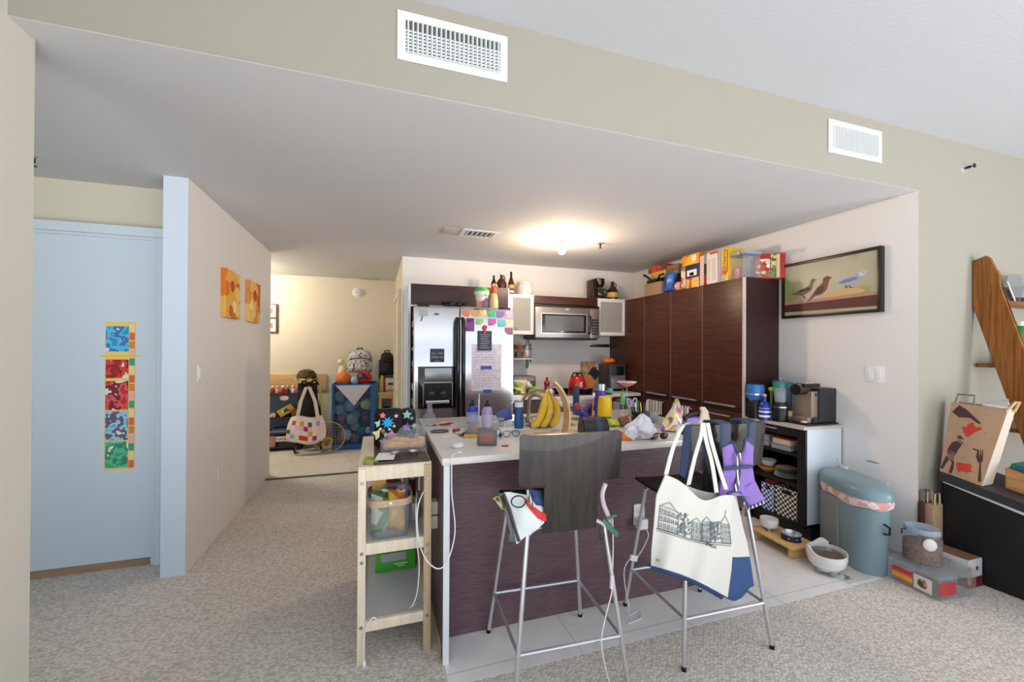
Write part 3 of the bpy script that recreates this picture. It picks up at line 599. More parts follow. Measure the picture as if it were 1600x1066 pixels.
# --- open shelf unit with coffee things
UX = PX+.0; UYN = at(1258,740,x=PX).y; UZ = at(1258,668,x=PX).z
u = thing('shelf_unit', 'black open shelf unit with white side panel below the coffee machine', 'shelf unit', (3.14, (UYN+NEARY)/2, 0))
xr = at(1315,720,y=UYN).x
obj('side_panel', MB().box(UX+.02, xr, UYN, UYN+.018, .13, UZ-.022), mat('white side panel', (205,214,220), .4), u)
BLK = mat('black shelf board', (20,18,20), .5)
obj('back_edge', MB().box(xr, min(xr+.022, RX-.002), UYN+.001, UYN+.018, .0, UZ-.022), BLK, u)
obj('side_panel', MB().box(UX+.02, RX-.002, NEARY-.019, NEARY-.001, .0, UZ-.022), BLK, u)
obj('front_post', MB().box(UX, UX+.02, UYN, UYN+.06, .10, UZ-.022), BLK, u)
obj('back_panel', MB().box(RX-.012, RX-.002, UYN+.018, NEARY-.019, .1, UZ-.022), BLK, u)
obj('plinth', MB().box(UX+.06, RX-.002, UYN+.004, NEARY-.001, 0, .1), BLK, u)
SHZ = [.105, at(1215,748,x=UX).z-.02, at(1215,703,x=UX).z-.02]
for z in SHZ: obj('shelf', MB().box(UX+.004, RX-.012, UYN+.018, NEARY-.019, z, z+.018), BLK, u)
d = obj('drawer', MB().box(UX, UX+.018, UYN+.062, NEARY-.004, UZ-.085, UZ-.026, b=.001), BLK, u)
yh0, yh1 = at(1195,670,x=UX-.015).y, at(1212,671,x=UX-.015).y
obj('handle', MB().box(UX-.016, UX, min(yh0,yh1), max(yh0,yh1), UZ-.052, UZ-.042, b=.001), CHROME, d)
obj('worktop', MB().box(UX-.02, RX-.002, UYN-.006, NEARY-.001, UZ-.021, UZ, b=.002), mat('grey beige worktop', (188,178,168), .3), u)
# --- island
IX0, IX1, IY0, IY1, IZ = .277, 1.965, 1.812, 2.88, .915
isl = thing('kitchen_island', 'dark wood island with pale quartz top', 'island', ((IX0+IX1)/2, 2.4, 0))
obj('countertop', MB().box(IX0, IX1, IY0, IY1, IZ-.032, IZ, b=.003), COUNTER, isl)
obj('front_panel', MB().box(IX0+.036, IX1-.036, 1.985, 2.02, .002, IZ-.033), WENGE_D, isl)
obj('cabinet_body', MB().box(IX0+.036, IX1-.036, 2.021, IY1-.03, .08, IZ-.033), WENGE_D, isl)
for x0 in (IX0+.008, IX1-.036): 
    s = obj('end_panel', MB().box(x0, x0+.027, IY0+.012, IY1-.02, .002, IZ-.033), WENGE_D, isl)
    obj('white_edge', MB().box(x0, x0+.027, IY0+.004, IY0+.0118, .002, IZ-.033), mat('white edge band', (216,222,230), .35), s)
obj('side_trim', MB().box(IX0+.001, IX0+.0078, IY0+.06, IY1-.02, .002, .06), BIRCH_D, isl)
# ================================================================ small things: makers
def bottle(name, c, prof, m, label, cat='bottle', cap=None, band=None, n=18, group=None):
    """prof [(r,z)] for the body; cap (prof, mat, partname); band (z0,z1,r,mat,partname)"""
    t = thing(name, label, cat, c, group=group)
    obj('bottle_body', MB().lathe(prof, c, n), m, t)
    for b in (band if isinstance(band, list) else [band] if band else []): obj(b[4], MB().lathe([(b[2]-.002,b[0]),(b[2],b[0]),(b[2],b[1]),(b[2]-.002,b[1]),(b[2]-.002,b[0])], c, n), b[3], t)
    for k in (cap if isinstance(cap, list) else [cap] if cap else []): obj(k[2], MB().lathe(k[0], c, n), k[1], t)
    return t
def carton(name, c, d, rz, m, label, cat='box', group=None, panels=(), ry=0):
    """box of size d standing at c; panels: (part, material, u0,u1,v0,v1) printed areas on the front (-Y local)"""
    t = thing(name, label, cat, c, rz, group)
    obj('box_body', MB().box(-d[0]/2, d[0]/2, -d[1]/2, d[1]/2, 0, d[2], b=.0015), m, t, local=True)
    for nm, mm, u0, u1, v0, v1 in panels:
        obj(nm, MB().box(-d[0]/2+u0*d[0], -d[0]/2+u1*d[0], -d[1]/2-.0012, -d[1]/2+.0005, v0*d[2], v1*d[2]), mm, t, local=True)
    return t
def sack(name, c, w, h, th, rz, m, label, cat='bag', group=None, extra=None, lean=0, seed=1):
    """soft pouch: full in the middle, pinched along its seams"""
    random.seed(seed); ph = random.random()*6
    def fn(sgn):
        def f(u, v):
            e = (1-(2*u-1)**4)*(1-(2*v-1)**6); wx = w*(1-.08*math.sin(PI*v))
            return ((u-.5)*wx, sgn*th/2*e*(1+.25*math.sin(9*u+ph)*math.sin(7*v+ph)) + lean*v*h, v*h*(1+.02*math.sin(12*u+ph)))
        return f
    t = thing(name, label, cat, c, rz, group)
    q = MB().grid(fn(-1), 12, 12).grid(fn(1), 12, 12); bmesh.ops.remove_doubles(q.bm, verts=q.bm.verts[:], dist=.0004)
    obj('pouch', q, m, t, smooth=60, local=True)
    return t
def sphere_panels(name, c, r, m, label, cat='ball', group=None): return solo(name, MB().ball(c, r, n=20), m, label, cat, group, smooth=80)
# ================================================================ entry: shelf of toys, tote, hamper, stool
EY = 6.22; xl, xr_ = -1.80, -1.0
zt_ = at(440,615,y=EY).z; zs = [.06, at(440,677,y=EY).z, at(440,653,y=EY).z, zt_]
t = thing('toy_shelf', 'low dark toy shelf with a wooden back board against the entry wall', 'shelf', ((xl+xr_)/2, 6.4, 0)); DKB = mat('dark brown board', (56,40,34), .5)
for z in zs: obj('shelf', MB().box(xl, xr_, EY, 6.57, z-.018, z, b=.002), DKB, t)
obj('side_panel', MB().box(xl-.02, xl, EY, 6.57, 0, zt_), DKB, t); obj('side_panel', MB().box(xr_, xr_+.02, EY, 6.57, 0, zt_), DKB, t)
obj('back_board', MB().box(xl, xr_+.30, 6.572, 6.597, zt_, at(440,585,y=6.57).z, b=.003), wood('warm pine', (206,164,112), (222,184,134), .5, (1,12,12), 4), t)
obj('back_panel', MB().box(xl, xr_, 6.572, 6.58, 0, zt_-.02), mat('pale blue back', (150,166,190), .7), t)
p = at(444,620,y=EY-.004); t2 = solo('oval_sign', MB().lathe([(0,.004),(.055,.004),(.055,0),(0,0)], (p.x,EY-.0005,p.z-.02), 20, 0, Matrix.Rotation(PI/2,4,'X'), sy=.6), mat('blush sign', (236,206,206), .6), 'small oval blush sign on the toy shelf edge', 'sign')
p = at(442,686,y=EY-.006); k = solo('name_plate', MB().box(p.x-.085, p.x+.085, EY-.008, EY-.0005, p.z-.035, p.z+.035, b=.003), mat('white plate', (236,230,226), .6), 'white name plate hanging low on the toy shelf', 'sign')
words('DANIEL', .042, mat('red letters', (150,70,64), .7), k, (p.x, EY-.0088, p.z), FACE_CAM, bold=.0006)
dc = [((222,170,150),(200,60,70)),((238,214,196),(150,60,60)),((226,190,170),(230,150,170)),((240,226,216),(180,40,50)),((214,160,140),(90,50,40)),((236,206,190),(240,240,240)),((220,120,180),(180,50,150))]
dl_ = ['pale figure in red next to the wall end of the toy shelf top','pale figure with dark red hat on the toy shelf top','pink dressed figure near the middle of the toy shelf top','white figure with red cap in the middle of the toy shelf top','tan figure with brown hair on the toy shelf top','white dressed figure towards the tote end of the toy shelf top','magenta figure at the tote end of the toy shelf top']
for i, (s, h) in enumerate(dc):
    p = Vector((-1.40+.062*i, EY+.06+.02*(i%2), zt_)); t = thing('toy_figure', 'little '+dl_[i], 'toy', p, group='toy figures on the shelf top')
    obj('toy_body', MB().lathe([(0,0),(.024,0),(.028,.03),(.016,.06),(0,.065)], p, 10), mat('toy%d' % (i), h, .5), t)
    obj('toy_head', MB().ball((p.x,p.y,p.z+.082), .022, n=10), mat('skin%d' % i, s, .5), t)
p = Vector((-1.17, EY+.06, zs[2])); M = Matrix.Rotation(-.55,4,'Y')
t = thing('yellow_box', 'yellow toy box lying tilted on the middle toy shelf', 'box', p)
obj('box_body', MB().cbox((p.x, p.y, p.z+.092), (.20,.05,.10), ry=-.55, b=.003), mat('golden box', (226,176,40), .5), t); obj('label', MB().cbox((p.x, p.y-.026, p.z+.092), (.10,.004,.045), ry=-.55), blotch('boxprint', [(40,60,90),(220,220,220),(60,120,60)], 40), t)
solo('toy_car', MB().cbox((-1.33, EY+.06, zs[2]+.03), (.07,.04,.03), b=.006).cbox((-1.325, EY+.06, zs[2]+.052), (.04,.036,.02), b=.006).tube([(-1.35,EY+.035,zs[2]+.015),(-1.35,EY+.085,zs[2]+.015)], .013).tube([(-1.31,EY+.035,zs[2]+.015),(-1.31,EY+.085,zs[2]+.015)], .013), mat('cream toy', (226,206,180), .4), 'cream toy car at the wall end of the middle toy shelf', 'toy car')
solo('brown_box', MB().box(-1.10, -1.02, EY+.03, EY+.2, zs[2], zs[2]+.11, b=.004), mat('rust box', (128,76,48), .6), 'rust brown box beside the yellow one on the middle toy shelf', 'box')
solo('blue_book', MB().box(-1.36, -1.12, EY+.04, EY+.24, zs[1], zs[1]+.025, b=.002), mat('powder blue', (140,166,200), .6), 'lower powder blue book lying on the lower toy shelf', 'book')
solo('blue_book', MB().box(-1.34, -1.10, EY+.05, EY+.23, zs[1]+.0255, zs[1]+.05, b=.002), mat('slate blue', (96,120,160), .6), 'slate blue book lying on top of the powder blue one', 'book')
solo('pink_box', MB().box(-1.42, -1.29, EY+.02, EY+.14, zs[0], zs[0]+.15, b=.003), mat('dusty pink', (206,150,150), .6), 'dusty pink box on the bottom toy shelf near the wall end', 'box')
solo('dark_crate', MB().box(-1.26, -1.03, EY+.0006, EY+.24, zs[0], zs[0]+.13, b=.003), mat('slate crate', (52,54,62), .6), 'slate crate on the bottom toy shelf behind the name plate', 'crate')
# patchwork tote hung from a folded carrier
cx = -.86; CYY = 6.08
t = thing('folded_pushchair', 'tall black folded pushchair with a yellow green strap behind the patchwork tote', 'pushchair', (cx, CYY, 0))
def cloth(u, v): return (cx-.12+.24*u+.03*math.sin(5*v), CYY+.05-.07*math.sin(PI*u)+.02*math.sin(8*v), .12+.80*v)
obj('seat_fabric', MB().grid(cloth, 10, 14, th=.02), mat('black nylon', (22,20,22), .7), t)
for s in (-1, 1): obj('frame_tube', MB().tube([(cx+s*.13, CYY+.10, .06), (cx+s*.13, CYY+.09, .85), (cx+s*.07, CYY+.03, .97)], .013), BLACK, t)
obj('strap', MB().grid(lambda u, v: (cx+.118+.03*u+.05*(1-v), CYY-.035-.005*math.sin(4*v), .40+.50*v), 2, 8, th=.004), mat('yellow green strap', (196,190,90), .7), t)
for s in (-1, 1):
    w_ = obj('wheel', MB().tube([(cx+s*.16+.0*math.cos(a), CYY-.02+.06*math.cos(a), .065+.05*math.sin(a)) for a in [2*PI*i/16 for i in range(16)]], .014, closed=True), BLACK, t)
    obj('hub', MB().tube([(cx+s*.16-.01, CYY-.02, .065), (cx+s*.16+.01, CYY-.02, .065)], .036, n=12), WHITE, w_)
obj('handle_grip', MB().tube([(cx-.07, CYY+.03, .965), (cx-.02, CYY-.06, .93), (cx+.03, CYY-.06, .93), (cx+.07, CYY+.03, .965)], .014), BLACK, t)
c = Vector((cx-.03, CYY, .99)); t = thing('sun_hat', 'brown cap with camouflage and yellow brim on the folded pushchair', 'hat', c)
obj('crown', MB().lathe([(.125,0),(.12,.05),(.085,.10),(.03,.12),(0,.122)], c, 16), blotch('camo', [(70,48,30),(96,66,40),(54,40,30)], 26, .8, 'n'), t)
obj('brim', MB().lathe([(.125,.0),(.15,-.012),(.152,-.018),(.12,-.006),(.125,0)], c, 16), blotch('brim camo', [(206,186,110),(90,120,90),(60,44,32)], 14, .8, 'n'), t)
tx, tyy = -.865, 5.92
t = thing('patchwork_tote', 'white tote with coloured patchwork squares hanging in front of the toy shelf', 'tote bag', (tx, tyy, .13))
pc = [(240,224,214),(238,214,210),(88,104,46),(216,92,48),(150,176,206),(190,50,110),(226,172,70),(236,200,196),(206,64,44),(242,232,224)]
PMS = [mat('patch%d' % i, c_, .85) for i, c_ in enumerate(pc)]
random.seed(5); pat = [[random.choice([0,0,1,9,7,9]) for _ in range(6)] for _ in range(9)]
for (i, j, k) in ((0,2,2),(1,4,3),(1,1,4),(4,3,5),(5,2,6),(3,4,6),(5,4,2),(4,1,8),(7,4,4),(6,1,5),(0,4,9),(3,1,8)): pat[i][j] = k
def bagf(s):
    return lambda u, v: (tx+(u-.5)*(.46-.10*v**2+.03*math.sin(PI*v)), tyy+s*(.075*(1-(2*u-1)**4)*(1-.55*v)*(1-(1-min(1,v*5))**2)), .14+.05*(2*u-1)**2*(1-v)+.36*v+.015*math.sin(7*u))
q = MB().grid(bagf(-1), 18, 12, mf=lambda u, v: pat[min(8,int(u*9))][min(5,int(v*6))]).grid(bagf(1), 18, 12, mi=0); bmesh.ops.remove_doubles(q.bm, verts=q.bm.verts[:], dist=.0005)
obj('bag_body', q, PMS, t, smooth=60)
for s in (-1, 1):
    pts = [(tx-.115, tyy-.03*s, .45), (tx-.07, tyy-.03*s, .70), (tx-.005, tyy-.02*s, .885), (tx+.03, tyy-.02*s, .885), (tx+.10, tyy-.03*s, .70), (tx+.14, tyy-.03*s, .45)]
    q = MB()
    for A, B in zip(pts, pts[1:]):
        A, B = Vector(A), Vector(B); q.slab([A+Vector((-.018,0,0)), A+Vector((.018,0,0)), B+Vector((.018,0,0)), B+Vector((-.018,0,0))], (0,1,0), .004)
    obj('strap', q, PMS[0], t)
solo('green_hook', MB().ball((tx+.013, tyy+.02, .865), .017, n=10).tube([(tx+.013,tyy+.02,.865),(tx+.013,CYY-.06,.90)], .006), mat('hook green', (40,130,110), .4), 'small green ball hook holding the patchwork tote straps', 'hook')
hc = Vector((-.60, 5.99, .0)); t = thing('toy_hoop', 'round netted toy hoop with yellow cord standing beside the blue hamper', 'hoop', hc); R = .20
cen = hc+Vector((0,0,R+.006))
obj('rim', MB().tube([cen+Vector((R*math.cos(a),0,R*math.sin(a))) for a in [2*PI*i/28 for i in range(28)]], .006, closed=True), mat('tan rim', (196,176,130), .5), t)
q = MB()
for i in range(-4, 5):
    l = math.sqrt(max(0, R*R-(i*R/5)**2))
    q.tube([cen+Vector((i*R/5,.0,-l)), cen+Vector((i*R/5,.0,l))], .0022, n=5); q.tube([cen+Vector((-l,.003,i*R/5)), cen+Vector((l,.003,i*R/5))], .0022, n=5)
n_ = obj('net', q, mat('net tan', (176,156,110), .8), t)
obj('cord', MB().tube([cen+Vector((-.02+.05*math.cos(a)*(1+.3*math.sin(2*a)), -.02, -.07+.06*math.sin(a))) for a in [2*PI*i/16 for i in range(16)]], .014, closed=True), mat('yellow cord', (206,170,50), .7), t)
obj('glove', MB().ball(cen+Vector((-.08,-.03,.05)), (.06,.035,.075)), mat('black olive', (38,40,28), .8), t)
# mesh hamper full of balls
hx0, hx1, hy0, hy1 = at(517,640,y=6.05).x+.01, at(587,640,y=6.05).x, 6.05, 6.48; hz = at(550,600,y=6.05).z
t = thing('mesh_hamper', 'tall blue mesh hamper full of balls against the entry wall', 'hamper', ((hx0+hx1)/2, 6.26, 0)); MBL = mat('blue nylon', (34,92,158), .6); NET = glass('blue net', (120,160,200), .7, .09)
for (x0,x1,y0,y1) in ((hx0,hx0+.012,hy0,hy1),(hx1-.012,hx1,hy0,hy1),(hx0+.012,hx1-.012,hy1-.012,hy1)): obj('side_cloth', MB().box(x0,x1,y0,y1,.01,hz), MBL, t)
obj('bottom_cloth', MB().box(hx0+.012,hx1-.012,hy0+.006,hy1-.012,.006,.018), MBL, t)
obj('front_net', MB().box(hx0+.03,hx1-.06,hy0,hy0+.004,.06,hz-.015), NET, t)
obj('hem', MB().box(hx0+.012,hx1-.012,hy0-.002,hy0+.006,hz-.02,hz).box(hx0+.012,hx1-.012,hy0-.002,hy0+.006,.01,.07).box(hx1-.07,hx1-.012,hy0-.002,hy0+.006,.07,hz-.02).box(hx0+.012,hx0+.03,hy0-.002,hy0+.006,.07,hz-.02), MBL, t)
w_ = hx1-hx0; obj('white_flap', MB().prism([(hx0+.05,hz-.02),(hx1-.07,hz-.02),(hx0+.5*w_,hz-.30)], hy0-.006, hy0-.0025), mat('white mesh flap', (206,206,214), .8), t)
BALLM = {'soccer': blotch('soccer white', [(236,236,236),(236,236,236),(236,236,236),(30,30,34)], 12, .5), 'basket': mat('basketball orange', (212,106,50), .7, bump=.4, bscale=160), 'red': blotch('red football', [(190,44,36),(190,44,36),(60,30,60),(240,236,236)], 11, .45),
  'grey': blotch('grey ball', [(150,160,172),(196,200,206),(96,106,120)], 9), 'maroon': mat('dull maroon', (120,60,80), .6), 'lime': blotch('lime ball', [(206,216,150),(206,216,150),(40,70,60)], 9), 'tealb': mat('sea teal', (24,120,120), .5), 'pinkb': mat('ball pink', (206,110,140), .5), 'blueb': mat('pale ball blue', (150,180,206), .5), 'whiteb': mat('soft white', (226,224,222), .6)}
bl = [('soccer',540,680,.085,'black and white football at the bottom front of the blue hamper'),('tealb',565,673,.055,'sea teal ball low in the blue hamper'),('whiteb',576,672,.05,'plain white ball low at the right of the blue hamper'),('maroon',565,617,.07,'dull maroon ball high in the blue hamper'),
      ('lime',573,632,.08,'pale lime ball at the right of the blue hamper'),('grey',528,620,.075,'grey patterned ball high at the left of the blue hamper'),('blueb',546,634,.08,'pale blue ball in the middle of the blue hamper'),('grey',550,655,.085,'grey patterned ball in the middle of the blue hamper above the football'),('pinkb',533,655,.055,'pink ball at the left of the blue hamper'),
      ('maroon',573,655,.07,'maroon ball above the plain white ball in the hamper'),('pinkb',553,682,.04,'small pink ball beside the football in the hamper'),('blueb',530,640,.07,'pale blue ball at the left edge of the hamper above the pink one')]
for k, px, py, r, lab in bl:
    p = at(px, py, y=hy0+.03+r); p.x = min(max(p.x, hx0+.014+r), hx1-.014-r); p.z = max(p.z, .02+r); sphere_panels('play_ball', p, r, BALLM[k], lab, group='balls in the blue hamper')
for i, (x, z) in enumerate(((.12,.10),(.28,.10),(.44,.11),(.12,.27),(.28,.27),(.44,.28),(.12,.43),(.28,.44),(.44,.44),(.13,.59),(.28,.60),(.43,.60),(.16,.75),(.38,.75))):
    sphere_panels('play_ball', (hx0+x, hy0+.30, z), .075, BALLM[['soccer','blueb','maroon','grey','lime','tealb'][i % 6]], 'ball deep inside the blue hamper, dimly seen behind the front ones', group='balls at the back of the hamper')
for px, py, r, k, lab in ((537,592,.10,'basket','orange basketball on top of the blue hamper'),(569,592,.105,'red','red and white football on top of the blue hamper'),(554,593,.058,'blueb','pale blue ball between the basketball and red football')):
    p = at(px, py, y=6.05+r+.05); p.z = hz+r*.62; sphere_panels('play_ball', p, r, BALLM[k], lab)
p = at(542,574,y=6.42); solo('plush_toy', MB().ball((p.x-.06,6.40,hz+.12), (.06,.06,.14)).ball((p.x-.08,6.39,hz+.29), .045), mat('pale lime plush', (218,220,170), .9), 'pale lime plush toy behind the basketball', 'plush toy', smooth=80)
# grey patterned backpack lying on the balls
def pack(name, c, w, h, d, m, m2, label, lean):
    t = thing(name, label, 'backpack', c)
    def f(s): 
        return lambda u, v: (c[0]+(u-.5)*w*(1-.35*max(0,v-.6)**1.2*1.6), c[1]+s*d/2*(1-(2*u-1)**4)*(1-(2*v-1)**6)+lean*v, c[2]+h*v*(1-.10*(2*u-1)**2*v))
    q = MB().grid(f(-1), 12, 12).grid(f(1), 12, 12); bmesh.ops.remove_doubles(q.bm, verts=q.bm.verts[:], dist=.0005); obj('main_body', q, m, t, smooth=60)
    q = MB().grid(lambda u, v: (c[0]+(u-.5)*w*.84, c[1]-d/2*(1-(2*u-1)**4)*.96-.05*(1-(2*u-1)**6)*(1-(2*v-1)**6)+lean*v*.5, c[2]+.02+h*.5*v), 10, 8, th=.01); obj('front_pocket', q, m, t, smooth=60)
    obj('zip', MB().tube([(c[0]+w*.42*math.cos(a), c[1]-d*.50+lean*.55, c[2]+h*.53+.10*h*math.sin(a)) for a in [PI*i/12 for i in range(13)]], .006), m2, t)
    obj('top_handle', MB().tube([(c[0]-.04,c[1]+lean,c[2]+h*.97),(c[0]-.03,c[1]+lean,c[2]+h*1.06),(c[0]+.03,c[1]+lean,c[2]+h*1.06),(c[0]+.04,c[1]+lean,c[2]+h*.97)], .009), m2, t)
    return t
p = at(562,588,y=6.36); pack('backpack', (p.x, 6.36, hz+.14), .34, .33, .18, blotch('sketch print', [(190,190,192),(176,176,178),(90,90,94),(206,206,206)], 45, .8), BLACK, 'grey sketch-printed backpack lying on top of the balls', .05)
# stool with books, black backpack on the recess wall
sx0, sx1, sy0, sy1 = .035, .255, 6.22, 6.58; sz = at(605,613,y=sy0).z
t = thing('wooden_stool', 'light wooden frame stool in the corner beside the blue hamper', 'stool', ((sx0+sx1)/2, 6.4, 0)); PINE = wood('light pine', (214,180,134), (226,196,152), .5, (12,12,1), 4)
obj('top', MB().box(sx0-.015, sx1+.01, sy0-.01, sy1, sz-.03, sz, b=.004), PINE, t)
for x in (sx0, sx1-.035):
    for y in (sy0, sy1-.035): obj('leg', MB().box(x, x+.035, y, y+.035, 0, sz-.03), PINE, t)
obj('rail', MB().box(sx0+.035, sx1-.035, sy0+.005, sy0+.03, sz-.09, sz-.031), PINE, t); obj('rail', MB().box(sx0+.035, sx1-.035, sy0+.005, sy0+.03, .20, .24), PINE, t)
obj('lower_shelf', MB().box(sx0+.004, sx1-.004, sy0+.03, sy1-.004, .24, .255), PINE, t)
solo('dark_bundle', MB().box(sx0+.05, sx1-.05, sy0+.06, sy1-.05, .2555, .52, b=.05), mat('bundle brown', (46,34,32), .9), 'dark bundle on the lower shelf of the wooden stool', 'bundle')
for (x0,x1,h,rgb,lab,nm) in ((.04,.058,.19,(176,176,170),'grey folder standing on the wooden stool','folder'),(.06,.095,.235,(196,180,40),'mustard yellow book standing on the wooden stool','book'),(.10,.115,.20,(150,40,36),'thin red book next to the mustard one on the stool','book')):
    solo(nm, MB().box(x0, x1, sy0+.04, sy0+.22, sz, sz+h, b=.002), mat('bk%s' % nm+str(rgb[0]), rgb, .6), lab, nm)
t = carton('photo_box', (.185, sy0+.10, sz), (.125,.12,.20), 0, mat('stone box', (206,198,184), .6), 'stone grey box with dark label on the wooden stool', panels=(('label', mat('dark label', (60,56,54), .6), .3, .9, .5, .66),('base_band', mat('tan band', (190,140,80), .6), 0, 1, 0, .18)))
solo('teal_jacket', MB().grid(lambda u, v: (.03+.08*u, 6.545-.03*math.sin(PI*u)+.02*math.sin(9*v), sz+.02+.44*v), 8, 10, th=.03), mat('teal cloth', (40,110,128), .85), 'teal jacket bunched behind the grey folder in the entry corner', 'jacket', smooth=60)
p = at(602,592,y=6.40); pack('backpack', (.148, 6.38, sz+.24), .20, .34, .22, mat('black pack', (20,19,22), .8), BLACK, 'black backpack on top of the books on the wooden stool', .03)
# pictures in the entry and the hall canvases
p0, p1 = at(424,475,y=6.597), at(434,520,y=6.597); t = thing('framed_prints', 'narrow dark frame with two small prints on the entry wall', 'picture', (p1.x-.1, 6.59, p1.z))
obj('frame', MB().box(p1.x-.25, p1.x, 6.575, 6.5985, p1.z, p0.z, b=.002), mat('brown frame', (84,62,40), .5), t)
for k in (0, 1):
    zc = p1.z+(p0.z-p1.z)*(.25+.5*k); q = obj('print', MB().box(p1.x-.23, p1.x-.022, 6.573, 6.5755, zc-.09, zc+.09), mat('cream mat', (238,224,206), .7), t)
    obj('motif', MB().box(p1.x-.11, p1.x-.06, 6.572, 6.5735, zc-.04, zc+.035), mat('motif grey', (150,130,120), .7), q)
solo('wall_plaque', MB().box(.255, .2695, 5.36, 5.52, 1.52, 1.90, b=.003), mat('dark plaque', (50,28,24), .5), 'dark narrow plaque on the recess wall beside the entry', 'plaque') if 0 else None
OC = blotch('citrus one', [(226,140,50),(232,176,84),(222,120,40),(238,206,120)], 7, .7); OC2 = blotch('citrus two', [(214,130,60),(234,190,110),(220,150,70),(206,100,40)], 7, .7)
def canvas(y0, y1, z0, z1, m, seed, label):
    t = thing('canvas_print', label, 'picture', (HX+.02, (y0+y1)/2, z0)); obj('canvas', MB().box(HX+.0003, HX+.035, y0, y1, z0, z1, b=.002), m, t); random.seed(seed)
    pal = [(240,206,110),(214,96,36),(236,170,60),(244,226,170),(196,70,40)]
    for i in range(7):
        r = random.uniform(.03,.062); y = random.uniform(y0+r, y1-r); z = random.uniform(z0+r, z1-r)
        obj('orange_disc', MB().lathe([(0,0),(r,0),(r,.0012+i*.0003),(0,.0012+i*.0003)], (HX+.035, y, z), 24, 0, Matrix.Rotation(PI/2,4,'Y')), mat('disc%d' % (i % 5), pal[i % 5], .7), t)
canvas(3.583, 3.92, 1.627, 1.995, OC, 2, 'orange citrus-like circle canvas nearer the hall wall corner')
canvas(4.18, 4.535, 1.63, 2.0, OC2, 9, 'tan and orange circle canvas farther along the hall wall')
# growth-chart strip on the blue door (plain colour blocks)
x0, x1, z0, z1 = -1.617, -1.464, .622, 1.556; t = thing('wall_chart', 'long narrow multicoloured paper strip hanging on the blue door', 'chart', ((x0+x1)/2, 3.23, z0))
obj('sheet', MB().box(x0, x1, 3.2325, 3.2348, z0, z1), mat('chart yellow', (236,206,110), .6), t); hh = z1-z0
for i, (a, b2, cs) in enumerate(((.80,.97,[(40,150,200),(90,190,220),(60,120,190)]),(.62,.745,[(190,40,40),(150,30,36),(210,70,50)]),(.405,.60,[(196,44,48),(220,90,90),(120,40,50)]),(.20,.395,[(90,160,206),(150,200,220),(100,90,120)]),(.015,.19,[(60,170,120),(90,190,140),(50,140,110)]))):
    obj('picture_block', MB().box(x0+.004, x1-.034, 3.2312, 3.2324, z0+a*hh, z0+b2*hh), blotch('chart%d' % i, cs+[(230,226,220)], 15, .6, 'n'), t)
for i in range(17):
    obj('measure_square', MB().box(x1-.030, x1-.003, 3.2312, 3.2324, z0+.01+i*hh/17.3, z0+.01+(i+.85)*hh/17.3), mat('sq%d' % (i%5), [(222,96,80),(240,214,150),(40,160,150),(230,180,170),(226,130,60)][i%5], .6), t)
solo('tape_strip', MB().box(x0-.025, x1+.025, 3.2304, 3.2311, z0+.765*hh, z0+.772*hh), YELLOW, 'thin yellow strip across the paper chart on the blue door', 'tape')
# ================================================================ things on the fridge and the wall cabinets
p = stand(752.5, 480, FZ, .085); k = mpp(p); t = thing('popcorn_bucket', 'printed plastic bucket with green lid on top of the fridge', 'bucket', p); r = 11.5*k; h = 25*k
obj('bucket_body', MB().lathe([(0,0),(r*.74,0),(r,h),(r*.97,h),(0,h*.98)], p, 22), blotch('bucket print', [(214,170,140),(90,80,140),(226,120,60),(226,210,200),(120,110,160)], 16, .5), t)
obj('white_rim', MB().lathe([(r*.95,h*.80),(r*1.01,h*.80),(r*1.06,h),(r*.98,h),(r*.95,h*.80)], p, 22), mat('rim white', (220,226,214), .5), t); obj('lid', MB().lathe([(r*1.06,h),(r*1.05,h+.02),(r*.8,h+.035),(0,h+.04),(0,h)], p, 22), mat('lid green', (92,176,80), .45), t)
p = stand(771.5, 481, FZ, .045); k = mpp(p); h = 36*k; r = 6.8*k
t = thing('clay_bird_bottle', 'cream bottle with orange-red neck on the fridge beside the bucket', 'bottle', p)
obj('bottle_body', MB().lathe([(0,0),(r,0),(r*1.02,h*.3),(r*.7,h*.62),(r*.6,h*.64),(0,h*.64)], p, 18), mat('cream clay', (222,190,142), .5), t)
obj('neck', MB().lathe([(0,h*.64),(r*.72,h*.64),(r*.8,h*.74),(r*.5,h*.9),(r*.3,h*.95),(0,h*.95)], p, 18), mat('orange red clay', (206,80,46), .5), t)
obj('stopper', MB().tube([(p.x-.3*r,p.y,p.z+h*.93),(p.x-.1*r,p.y,p.z+h*1.03),(p.x+.5*r,p.y,p.z+h*1.02),(p.x+.55*r,p.y,p.z+h*.92)], .014), mat('pink clay', (226,150,120), .5), t)
p = stand(712, 480, FZ, .05); k = mpp(p); t = thing('black_goggles', 'black strapped goggles lying on top of the freezer door', 'goggles', p)
for s in (-1, 1): obj('lens_cup', MB().ball((p.x+s*.038, p.y, p.z+.034), (.034,.02,.026)), BLACK, t)
obj('strap', MB().tube([(p.x-.07,p.y,p.z+.04),(p.x-.12,p.y+.02,p.z+.045),(p.x-.10,p.y+.08,p.z+.03),(p.x+.06,p.y+.09,p.z+.03),(p.x+.10,p.y+.03,p.z+.04),(p.x+.07,p.y,p.z+.035)], .012), BLACK, t)
